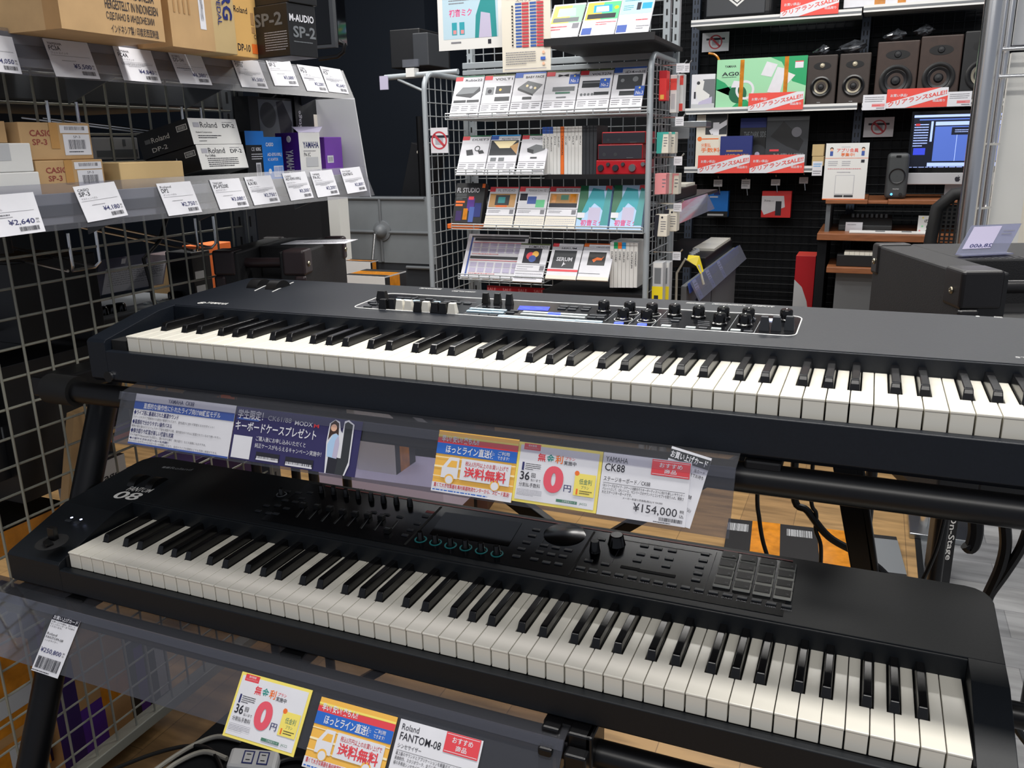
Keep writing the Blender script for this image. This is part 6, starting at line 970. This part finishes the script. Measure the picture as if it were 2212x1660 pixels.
salesign('red clearance sign on the middle right back shelf below the large speakers', z6, (1000, 926), (1520, 912), (1000, 764)); salesign('left of the two red clearance signs on the lower back shelf', z5, (500, 1480), (940, 1472), (512, 1328)); salesign('right of the two red clearance signs on the lower back shelf', z5, (942, 1478), (1406, 1468), (952, 1324))
def bcard(name, label, Z, BL, BR, TL, items, y=YB_ - .026, mat='paper', cat='price card', group='price cards on the back wall'):
    a, b, c = P(*Z(*BL), y=y), P(*Z(*BR), y=y), P(*Z(*TL), y=y); b.z = a.z; return slab(name, label, cat, a, b, V((a.x, y, c.z)), mat, items, .001, group)
pc = [('fine', .08, .5, .9, .9, 3, 'grayink'), ('r', .4, .2, .95, .4, 'pink'), ('fine', .42, .22, .92, .38, 1, 'sign_red'), ('r', .6, .08, .95, .14, 'grayink')]
bcard('price_card', 'white price card left of the red sign on the middle right back shelf', z6, (798, 942), (998, 930), (803, 812), pc); bcard('price_card', 'white price card right of the red sign on the middle right back shelf', z6, (1520, 910), (1725, 900), (1524, 785), pc); bcard('price_card', 'small white card hanging below the kraft boxes on the lower back shelf', z5, (1475, 1500), (1560, 1492), (1480, 1378), [('fine', .1, .6, .9, .9, 2, 'sky_blue'), ('fine', .1, .1, .9, .4, 2, 'grayink')])
for lab, Z, BL, BR, TL, y in (('no-photography notice on the wire grid above the green box', z5, (537, 447), (765, 440), (540, 285), 4.58), ('no-photography notice on the back wall left of the computer screen', z6, (806, 1172), (1060, 1172), (812, 1005), 4.58)):
    bcard('notice_sign', lab, Z, BL, BR, TL, [('no', .5, .5, .38)], y, 'paper', 'sign', 'no-photography notices')
# lower shelf goods
bbox('promotion_sheet', 'tall white sheet with orange words at the left of the lower back shelf', 'sheet', z5, (480, 1400), (735, 1400), (466, 985), .03, 'paperw', s_low, YB_ + .05, group=g, front=[('r', .3, .62, 1, 1, 'dark_gray'), ('p', [(.5, .62), (1, .8), (1, .9), (.42, .7)], 'paper'), ('r', .55, .6, .75, .85, 'paper'), ('c', .12, .54, .045, 'orange'), ('r', .2, .53, .75, .55, 'orange'), ('t', '分割払', .18, .38, .5, .46, 'orange', 1), ('t', '手数料0', .18, .28, .9, .37, 'orange', 2), ('fine', .1, .05, .7, .2, 3, 'lightink')])
bbox('software_case', 'dark box with pale lettering about dark sides on the lower back shelf', 'box', z5, (855, 1310), (1075, 1310), (850, 1012), .05, 'black_box', s_low, YB_ + .12, group=g, front=[('t', 'THE DARK SIDE', .15, .6, 1.0, .72, 'mid_gray', 2), ('c', .7, .25, .2, 'dark_gray'), ('c', .7, .25, .05, 'lavender'), ('r', 0, .8, 1, 1, 'navy')])
bbox('software_case', 'dark shrink-wrapped box with a pale smear and red words on the lower back shelf', 'box', z5, (1078, 1315), (1435, 1312), (1085, 998), .05, 'dark_gray', s_low, YB_ + .10, group=g, front=[('p', [(.1, .6), (.4, .9), (.9, .5), (.8, .3), (.5, .4)], 'black_box'), ('c', .72, .68, .1, 'grayink'), ('t', 'POSTMASTER', .2, .06, .95, .26, 'mid_gray', 2), ('r', .1, .3, .32, .34, 'sign_red'), ('r', 0, .92, 1, .98, 'mid_gray')])
bbox('small_case', 'small dark blue box with tan lettering on the lower back shelf', 'box', z5, (690, 1345), (960, 1335), (705, 1165), .04, 'navy', s_low, YB_ + .04, group=g, front=[('fine', .2, .45, .9, .6, 1, 'tape'), ('t', 'LEGENDARY', .18, .25, .9, .42, 'tape', 2)])
for i, (yt, yb) in enumerate(((1335, 1390), (1233, 1330))):
    a, b = P(*z5(1476, yb), y=YB_ + .04), P(*z5(1575, yb), y=YB_ + .04); c = P(*z5(1476, yt), y=YB_ + .04); z0 = s_low + .001 if i == 0 else P(*z5(1476, 1333), y=YB_ + .04).z
    carton('kraft_box', ('lower', 'upper')[i] + ' small kraft box at the right end of the lower back shelf', 'box', (a.x, YB_ + .04, z0), 0, b.x - a.x, .1, c.z - z0 - .0005, 'kraft_korg', group=g)
# top shelf goods
a, b = P(*z5(545, 118), y=YB_ + .02), P(*z5(1140, 85), y=YB_ + .02); t = thing('gig_case', 'black padded case with a white diamond emblem on the top back shelf', 'case', ((a.x + b.x) / 2, 4.45, s_top)); m = MB(); m.box((a.x, YB_ + .02, s_top + .001), (b.x, 4.54, s_top + .22), 'black_box'); m.build('shell', t, bevel=.03, seg=4)
m = MB(); m.box((a.x + .02, YB_ + .012, s_top + .02), (b.x - .04, YB_ + .02, s_top + .2), 'dark_gray'); c = P(*z5(840, 5), y=YB_ + .01); m.decals((c.x - .05, YB_ + .011, c.z - .03), (.10, 0, 0), (0, 0, .08), [('p', [(.5, 0), (1, .5), (.5, 1), (0, .5)], 'print_white'), ('p', [(.5, .15), (.85, .5), (.5, .85), (.15, .5)], 'dark_gray'), ('p', [(.5, .25), (.75, .5), (.5, .75), (.25, .5)], 'print_white')]); m.build('front_pocket', t, bevel=.004)
bbox('white_box', 'white box with orange tape on the top back shelf at the upper picture edge', 'box', z6, (640, 55), (1830, 0), (640, -150), .2, 'paper', max(s_top, s_top2) + .002, group=g, front=[('r', .23, 0, .31, 1, 'orange_tape'), ('r', .40, 0, .46, 1, 'orange_tape')])
# hanging packs and tags under the lower shelf
def bhang(name, label, Z, x0, y0, x1, y1, mat, items, y=4.5, dep=.05):
    a, b, c = P(*Z(x0, y1), y=y), P(*Z(x1, y1), y=y), P(*Z(x0, y0), y=y); o = carton(name, label, 'hanging pack', (a.x, y, a.z), 0, b.x - a.x, dep, c.z - a.z, mat, front=items, group='packs hanging on the back wall'); return o
bhang('blue_pack', 'blue pack hanging under the lower back shelf', z7, 580, 130, 755, 350, 'box_blue', [('r', 0, 0, 1, .22, 'black_box'), ('r', .02, .05, .8, .12, 'silver_gray'), ('r', .3, .85, .6, 1, 'navy'), ('r', .1, .75, .5, .8, 'paper')])
bhang('red_pack', 'red and white pack picturing a small black device, hanging under the lower back shelf', z7, 1040, 130, 1290, 355, 'red', [('p', [(0, .82), (.75, .82), (.8, .4), (.1, .1), (0, .3)], 'paper'), ('r', .48, .08, .68, .62, 'ink'), ('t', 'Xvive', .08, .6, .3, .68, 'ink', 1), ('fine', .3, .6, .46, .66, 1, 'lightink')])
for i, (x0, y0, x1, y1) in enumerate(((637, 33, 710, 92), (873, 30, 947, 110), (1127, 30, 1203, 82), (1367, 12, 1442, 66))):
    p = P(*z7((x0 + x1) / 2, y1), y=4.44); bcard('price_tag', ('tag above the blue pack', 'tag second from left', 'tag above the red pack', 'rightmost tag beside the app poster')[i] + ' in the row of hooks under the lower back shelf', z7, (x0, y1), (x1, y1), (x0, y0), [('fine', .1, .2, .9, .85, 3, 'grayink')], 4.44, 'paper', 'price tag', 'tags under the lower back shelf')
    m = MB(); m.tube([(p.x, 4.60, p.z + .05), (p.x, 4.45, p.z + .05), (p.x, 4.442, p.z + .06)], .003, 'chrome', 6); m.tube([(p.x, 4.46, p.z + .03), (p.x + .01, 4.46, p.z - .04)], .003, 'chrome', 6); m.build('wall_hook', None, ('hook holding the blue pack', 'hook second from left', 'hook holding the red pack', 'rightmost hook beside the app poster')[i] + ' under the lower back shelf', 'hook', 'hooks on the back wall', smooth=True)
# app membership poster (its square code is left blank)
a, b, c = P(*z5(1562, 1705), y=4.02), P(*z5(1925, 1702), y=4.02), P(*z5(1575, 1225), y=4.02); b.z = a.z
slab('app_poster', 'white membership poster with orange heading standing on the desk hutch', 'poster', a, b, V((a.x, 4.02, c.z)), 'white', [('r', 0, .735, 1, .742, 'orange'), ('t', 'アプリ会員', .26, .84, .76, .91, 'sale_red', 2), ('t', '募集中!', .36, .765, .68, .83, 'orange', 2), ('fine', .36, .925, .66, .945, 1, 'lightink'), ('c', .14, .90, .03, 'hair'), ('c', .14, .885, .025, 'skin'), ('r', .105, .78, .175, .86, 'title_blue'), ('c', .87, .90, .03, 'hair'), ('c', .87, .885, .025, 'skin'), ('r', .835, .78, .905, .86, 'title_blue'), ('fine', .08, .6, .3, .7, 3, 'lightink'), ('fine', .4, .6, .6, .7, 3, 'lightink'), ('r', .84, .66, .92, .71, 'ink'), ('fine', .08, .54, .92, .57, 1, 'pink'), ('fine', .3, .48, .7, .51, 1, 'lightink'), ('r', .28, .10, .72, .44, 'lightink'), ('r', .29, .107, .71, .433, 'white'), ('r', .28, .05, .48, .085, 'dark_gray'), ('r', .5, .05, .72, .085, 'dark_gray'), ('r', 0, 0, 1, .02, 'orange')], .003)
# the desk with hutch
dz = P(1900, 506, y=3.95).z; hz = P(1900, 432, y=4.0).z; dk = thing('computer_desk', 'brown wooden desk with a hutch, keyboard shelf and gray drawer, along the back wall', 'desk', (1.35, 4.25, 0))
xa = P(1765, 506, y=3.92).x; xb = 2.3
m = MB(); m.box((xa, 3.92, dz - .035), (xb, 4.5, dz), 'desk_wood'); m.build('desk_top', dk, bevel=.003)
m = MB(); m.box((P(1783, 440, y=4.0).x, 4.0, hz - .022), (P(1874, 440, y=4.0).x, 4.5, hz), 'desk_wood'); m.box((P(1874, 440, y=4.0).x, 4.02, hz - .022), (P(1918, 440, y=4.0).x, 4.5, hz - .006), 'desk_wood'); m.box((P(1918, 440, y=4.0).x, 4.0, hz - .022), (xb, 4.5, hz), 'desk_wood'); m.build('hutch_shelf', dk, bevel=.003)
for u in (1784, 2180): x = P(u, 460, y=4.02).x; m = MB(); m.box((x, 4.02, dz), (x + .022, 4.46, hz - .022), 'post_gray'); m.build('hutch_post', dk)
for x in (xa + .005, xb - .05): m = MB(); m.box((x, 3.95, 0), (x + .045, 4.48, dz - .035), 'wall_black'); m.build('leg', dk)
kz = P(1850, 578, y=3.88).z; m = MB(); m.box((P(1785, 580, y=3.86).x, 3.86, kz - .03), (xb - .1, 4.25, kz), 'desk_wood'); m.build('keyboard_shelf', dk, bevel=.003)
m = MB(); x = P(1803, 620, y=3.95).x; m.box((x, 3.95, .05), (x + .5, 4.4, kz - .04), 'cab_gray'); m.build('drawer_cabinet', dk, bevel=.003)
def deskitem(name, label, cat, Z, x0, y0, x1, y1, y, dep, mat, zb, **k):
    a, b, c = P(*Z(x0, y1), y=y), P(*Z(x1, y1), y=y), P(*Z(x0, y0), y=y); return carton(name, label, cat, (a.x, y, zb + .001), 0, b.x - a.x, dep, max(c.z - zb, .008), mat, **k)
a, b = P(*z8(592, 480), y=4.1), P(*z8(1050, 480), y=4.1); t = thing('audio_mixer', 'dark gray audio mixer with a row of knobs on the brown desk', 'audio mixer', ((a.x + b.x) / 2, 4.16, dz)); h = .055
m = MB(); m.prism([(a.x, 4.10, dz + .001), (a.x, 4.26, dz + .001), (a.x, 4.26, dz + h + .02), (a.x, 4.10, dz + h * .55)], (b.x - a.x, 0, 0), 'mon_gray'); m.build('case', t, bevel=.004)
for i in range(8):
    x = a.x + (b.x - a.x) * (.25 + .09 * i); m = MB(); m.lathe([(.009, 0), (.008, .02), (0, .02)], (x, 4.22, dz + h + .006), (0, 0, 1), 'mid_gray', 12); m.build('knob', t, smooth=True)
bcard('price_card', 'white price card leaning on the audio mixer on the brown desk', z8, (652, 485), (797, 485), (660, 395), [('fine', .1, .7, .8, .85, 1, 'grayink'), ('fine', .4, .1, .9, .3, 2, 'ink')], 4.07)
deskitem('desk_keyboard', 'long white strip of sheets lying along the front edge of the brown desk', 'sheet', z8, 685, 490, 1395, 518, 3.96, .09, 'white', dz, front=[], top=[('r', .32, .2, .44, .8, 'mid_gray'), ('r', .64, .2, .76, .8, 'mid_gray')])
bcard('desk_sign', 'white sign with bold black characters on the brown desk beside the chair', z8, (1265, 490), (1400, 490), (1290, 340), [('t', 'のす', .4, .6, 1, .8, 'ink', 3), ('t', 'は', .55, .3, .8, .45, 'ink', 3), ('t', 'お大', .5, .05, 1, .2, 'ink', 3), ('c', .3, .88, .05, 'card_yellow'), ('c', .3, .4, .06, 'green_light'), ('c', .15, .15, .05, 'pink')], 4.05, 'white', 'sign', None)
a, b = P(*z8(575, 780), y=3.9), P(*z8(900, 780), y=3.9); t = thing('midi_keyboard', 'black mini keyboard on the wooden pull-out shelf under the desk', 'keyboard', (a.x + .25, 4.0, kz)); m = MB(); m.box((a.x, 3.9, kz + .001), (a.x + .55, 4.12, kz + .06), 'black_box'); m.build('case', t, bevel=.003)
for i in range(14): m = MB(); x = a.x + .035 + i * .0245; m.box((x, 3.902, kz + .055), (x + .0235, 4.02, kz + .072), 'key_white'); m.build('white_key', t)
# studio monitor and computer on the hutch
a, b, c = P(*z6(990, 1635), y=4.08), P(*z6(1180, 1630), y=4.08), P(*z6(990, 1310), y=4.08); t = thing('desk_speaker', 'small dark gray active speaker with a blue light, left of the computer screen', 'speaker', ((a.x + b.x) / 2, 4.15, hz)); w = b.x - a.x; h = c.z - hz; M = Matrix.Translation((a.x, 4.08, hz + .001))
m = MB(M); m.box((0, 0, 0), (w, .16, h), 'mon_gray'); m.build('cabinet', t, bevel=.02, seg=4); m = MB(M); m.lathe([(w * .38, 0), (w * .36, .004), (w * .3, -.002), (w * .1, -.006), (0, .0)], (w / 2, -.001, h * .5), (0, -1, 0), 'cone_dark', 26); m.build('woofer', t, smooth=True)
m = MB(M); m.box((w * .38, -.001, h * .9), (w * .6, 0, h * .95), 'cone_black'); m.decals((0, 0, 0), (w, 0, 0), (0, 0, h), [('t', 'FOSTEX', .36, .2, .64, .23, 'silver_gray', 1)], .001); m.build('front_marks', t)
m = MB(M); m.lathe([(.006, 0), (.005, .003), (0, .003)], (w * .32, -.001, h * .1), (0, -1, 0), 'led_blue', 12); m.build('power_light', t); m = MB(M); m.lathe([(.008, 0), (.007, .01), (0, .01)], (w * .72, -.001, h * .1), (0, -1, 0), 'cone_dark', 12); m.build('volume_knob', t)
YS = 4.14; a = P(1950, 400, y=YS); TLs = P(*z6(1240, 985), y=YS); BLs = P(*z6(1200, 1435), y=YS); chin0 = P(*z6(1185, 1475), y=YS); chin1 = P(*z6(1185, 1575), y=YS)
x0 = BLs.x - .012; W_ = .53; t = thing('desktop_computer', 'silver all-in-one computer showing a blue music program on the hutch', 'computer', (x0 + W_ / 2, YS + .1, hz))
m = MB(); m.box((x0, YS, chin1.z), (x0 + W_, YS + .03, chin0.z), 'mac_silver'); ap = V((P(*z6(1612, 1530), y=YS).x, YS - .0003, (chin0.z + chin1.z) / 2)); m.decals(ap + V((-.014, 0, -.016)), (.028, 0, 0), (0, 0, .032), [('p', [(.5, .04), (.66, .0), (.82, .12), (.95, .36), (.84, .44), (.80, .54), (.86, .66), (.92, .70), (.78, .80), (.62, .76), (.5, .72), (.36, .78), (.2, .74), (.07, .6), (.08, .34), (.2, .1), (.34, .0)], 'ink'), ('p', [(.5, .8), (.64, .88), (.66, 1), (.54, .94)], 'ink')]); m.build('chin', t, bevel=.003)
m = MB(); m.box((x0, YS, chin0.z), (x0 + W_, YS + .02, TLs.z + .018), 'screen_glass'); m.build('bezel', t)
sw, sh = W_ - .024, TLs.z - BLs.z; m = MB(); S0 = V((x0 + .012, YS - .0005, BLs.z)); m.poly([S0, S0 + V((sw, 0, 0)), S0 + V((sw, 0, sh)), S0 + V((0, 0, sh))], 'scr_dark'); rr = random.Random(3)
it = [('r', 0, .955, 1, 1, 'scr_light'), ('r', .05, .90, 1, .925, 'scr_blue'), ('r', .20, .80, 1, .87, 'scr_light'), ('r', .2, .13, 1, .78, 'scr_blue'), ('r', .35, .62, .66, .76, 'scr_dark'), ('fine', .38, .66, .62, .73, 2, 'scr_light'), ('r', .40, .13, .405, .62, 'scr_light'), ('r', .16, .03, .82, .10, 'scr_light'), ('r', .16, .5, .18, .88, 'scr_light'), ('r', .02, .25, .13, .38, 'lcd_blue'), ('fine', .01, .4, .14, .85, 9, 'scr_light'), ('r', .02, .8, .06, .84, 'sign_red'), ('fine', .0, .005, .95, .03, 1, 'scr_light')]
m.decals(S0, (sw, 0, 0), (0, 0, sh), it, .0003); m.build('screen', t)
m = MB(); m.box((x0 + W_ / 2 - .08, YS + .03, hz + .001), (x0 + W_ / 2 + .08, YS + .2, hz + .008), 'mac_silver'); m.box((x0 + W_ / 2 - .07, YS + .10, hz + .008), (x0 + W_ / 2 + .07, YS + .112, chin1.z + .15), 'mac_silver'); m.box((x0 + W_ / 2 - .07, YS + .03, chin1.z + .1), (x0 + W_ / 2 + .07, YS + .112, chin1.z + .15), 'mac_silver'); m.build('stand', t)
# office chair
f = yq(3.5); ch = thing('office_chair', 'black mesh office chair in front of the desk, half hidden by the chrome pole', 'chair', (f(2060, 500).x + .1, 3.5, 0)); x = f(2022, 470).x
m = MB(); m.tube([(x, 3.5, .62), (x - .012, 3.5, .85), (x, 3.5, 1.0), (x + .06, 3.5, 1.06), (x + .16, 3.5, 1.075), (x + .34, 3.5, 1.075), (x + .44, 3.5, 1.06), (x + .5, 3.5, 1.0), (x + .5, 3.5, .85), (x + .49, 3.5, .62)], .028, 'chair_black', 10); m.tube([(x, 3.5, .74), (x + .25, 3.52, .70), (x + .49, 3.5, .74)], .022, 'chair_black', 8); m.build('back_frame', ch, smooth=True)
m = MB()
for k in range(24): m.box((x + .02 + k * .0195, 3.505, .72), (x + .028 + k * .0195, 3.507, 1.05), 'chair_black')
for k in range(18): m.box((x + .02, 3.507, .72 + k * .0185), (x + .48, 3.509, .727 + k * .0185), 'chair_black')
m.build('back_mesh', ch); m = MB(); m.box((x + .02, 3.0, .44), (x + .48, 3.5, .50), 'chair_black'); m.build('seat', ch, bevel=.02)
m = MB(); m.cyl((x + .25, 3.27, .1), (x + .25, 3.27, .44), .025, 'metal_black', 12); m.box((x + .23, 3.48, .45), (x + .27, 3.53, .72), 'chair_black'); m.build('column', ch)
for k in range(5): an = k * 1.2566; m = MB(); m.cyl((x + .25, 3.27, .11), (x + .25 + .28 * math.cos(an), 3.27 + .28 * math.sin(an), .06), .018, 'metal_black', 8); m.cyl((x + .25 + .28 * math.cos(an) - .012, 3.27 + .28 * math.sin(an), .028), (x + .25 + .28 * math.cos(an) + .012, 3.27 + .28 * math.sin(an), .028), .028, 'rubber', 12); m.build('base_leg', ch)
# red carton on the floor
a, b, c = P(*z7(1280, 1100), y=4.2), P(*z7(1400, 1100), y=4.2), P(*z7(1300, 680), y=4.2); carton('tall_carton', 'tall red and white carton standing on the floor left of the desk', 'box', (a.x + .02, 4.2, 0), 0, b.x - a.x + .03, .2, c.z, 'deep_red', front=[('p', [(0, 0), (.85, 0), (.9, .45), (.7, .62), (.4, .74), (0, .80)], 'silver_gray'), ('r', 0, .36, 1, .40, 'orange'), ('r', 0, .42, 1, .44, 'orange_tape')], faces={'top': 'sale_red'})
# mini keyboards on a gray cabinet right of the rack
far = P(1592, 535, y=4.0); xc = far.x; near = P(1462, 648, x=xc).y; zc = far.z
cab = thing('display_cabinet', 'gray cabinet carrying small keyboards, right of the rack', 'cabinet', (xc - .25, (near + 4.0) / 2, 0)); m = MB(); m.box((max(xc - .45, .39), 2.62, 0), (xc, 4.0, zc), 'cab_gray'); m.build('cabinet_body', cab, bevel=.003)
for yy in (near + (4.0 - near) * .5,): m = MB(); m.box((xc - .001, yy, .05), (xc + .002, yy + .012, zc - .03), 'dark_gray'); m.build('seam', cab)
m = MB(); m.box((xc - .002, near + .4, zc - .12), (xc + .008, near + .46, zc - .09), 'ink'); m.build('latch', cab)
m = MB(); m.box((xc - .45, 2.66, zc + .30), (xc - .12, 4.0, zc + .315), 'shelf_dark'); m.box((xc - .45, 2.66, zc), (xc - .43, 4.0, zc + .315), 'shelf_dark'); m.build('upper_shelf', cab)
def railY(label, x, y0, y1, z):
    x += .005
    m = MB(); m.prism([(x + .05, y0, z - .06), (x + .05, y1, z - .06), (x + .01, y1, z + .015), (x + .01, y0, z + .015)], (-.002, 0, 0), 'holder_blue'); m.prism([(x + .01, y0, z - .03), (x + .01, y1, z - .03), (x + .0, y1, z + .01), (x + .0, y0, z + .01)], (-.002, 0, 0), 'title_blue'); m.build('price_rail', None, label, 'price rail', 'price rails on the cabinet')
railY('blue-tinted price rail along the gray cabinet right of the rack', xc, 2.62, 4.0, zc); railY('blue-tinted price rail along the upper shelf of the gray cabinet', xc - .12, 2.66, 3.6, zc + .30)
for i, (y0, y1, z, xo, lab) in enumerate(((3.15, 3.95, zc, 0, 'black mini keyboard on the gray cabinet right of the rack'), (3.0, 3.5, zc + .315, -.12, 'black mini keyboard on the upper shelf of the gray cabinet'))):
    t = thing('mini_keyboard', lab, 'keyboard', (xc - .15 + xo, (y0 + y1) / 2, z + .001), 'mini keyboards on the gray cabinet'); m = MB(); m.box((xc - .30 + xo, y0, z + .001), (xc - .02 + xo, y1, z + .05), 'black_box'); m.build('case', t, bevel=.004)
    n = 15; m = MB()
    for k in range(n):
        yk = y0 + .25 + (y1 - y0 - .28) * k / n; m = MB(); m.box((xc - .13 + xo, yk, z + .05), (xc - .025 + xo, yk + (y1 - y0 - .28) / n - .002, z + .062), 'key_white'); m.build('white_key', t)
    for k in range(4): m = MB(); m.lathe([(.012, 0), (.01, .015), (0, .015)], (xc - .1 + xo, y0 + .06 + .05 * k, z + .05), (0, 0, 1), 'silver_gray', 12); m.build('knob', t)
for i in range(3):
    y0 = 2.66 + i * .30; slab('price_card', ('nearest', 'middle', 'farthest')[i] + ' white card on the price rail along the gray cabinet', 'price card', (xc + .052, y0, zc - .06), (xc + .052, y0 + .07, zc - .06), (xc + .014, y0, zc + .015), 'paper', [('fine', .1, .5, .9, .9, 3, 'grayink'), ('fine', .4, .1, .9, .3, 1, 'ink')], .001, 'cards on the cabinet rail')
# chrome poles and the white panel at the right
pr = thing('chrome_stand', 'chrome pole stand at the right, between the desk and the white panel', 'stand', (1.37, 2.2, 0))
for x, y, r in ((1.36, 2.2, .026), (1.425, 2.38, .012), (1.40, 2.30, .008)): m = MB(); m.cyl((x, y, 0), (x, y, 2.3), r, 'chrome', 18); m.build('pole', pr, smooth=True)
for v0, v1, r in ((107, 105, .006), (166, 165, .006)): p = P(2150, v0, y=2.33); m = MB(); m.cyl((1.40, 2.33, p.z), (2.1, 2.33, p.z), r, 'chrome', 10); m.build('rail_bar', pr, smooth=True)
for v in (312, 451): p = P(2140, v, y=2.3); m = MB(); m.cyl((1.375, 2.26, p.z), (1.44, 2.36, p.z), .004, 'chrome', 8); m.build('link_bar', pr, smooth=True)
m = MB(); m.box((1.30, 2.1, 0), (1.5, 2.5, .02), 'steel'); m.build('foot_plate', pr, bevel=.004)
f = yq(2.40); a = f(2140, 560); top = f(2160, 115); m = MB(); m.box((1.445, 2.40, .55), (2.2, 2.44, top.z), 'wall_white'); m.decals((1.445, 2.40, .55), (.755, 0, 0), (0, 0, top.z - .55), [('r', .12, .2, .9, .86, 'paperw'), ('r', .17, .62, .24, .70, 'silver_gray'), ('r', .1, .36, .17, .38, 'silver_gray'), ('r', .1, .30, .2, .31, 'silver_gray')]); m.build('display_board', None, 'large off-white display panel at the right picture edge', 'panel')
m = MB(); p = f(2165, 98); m.box((1.445, 2.40, p.z), (2.2, 2.43, p.z + .4), 'silver_gray'); m.build('header_board', None, 'pale gray header panel above the off-white one at the right picture edge', 'panel')
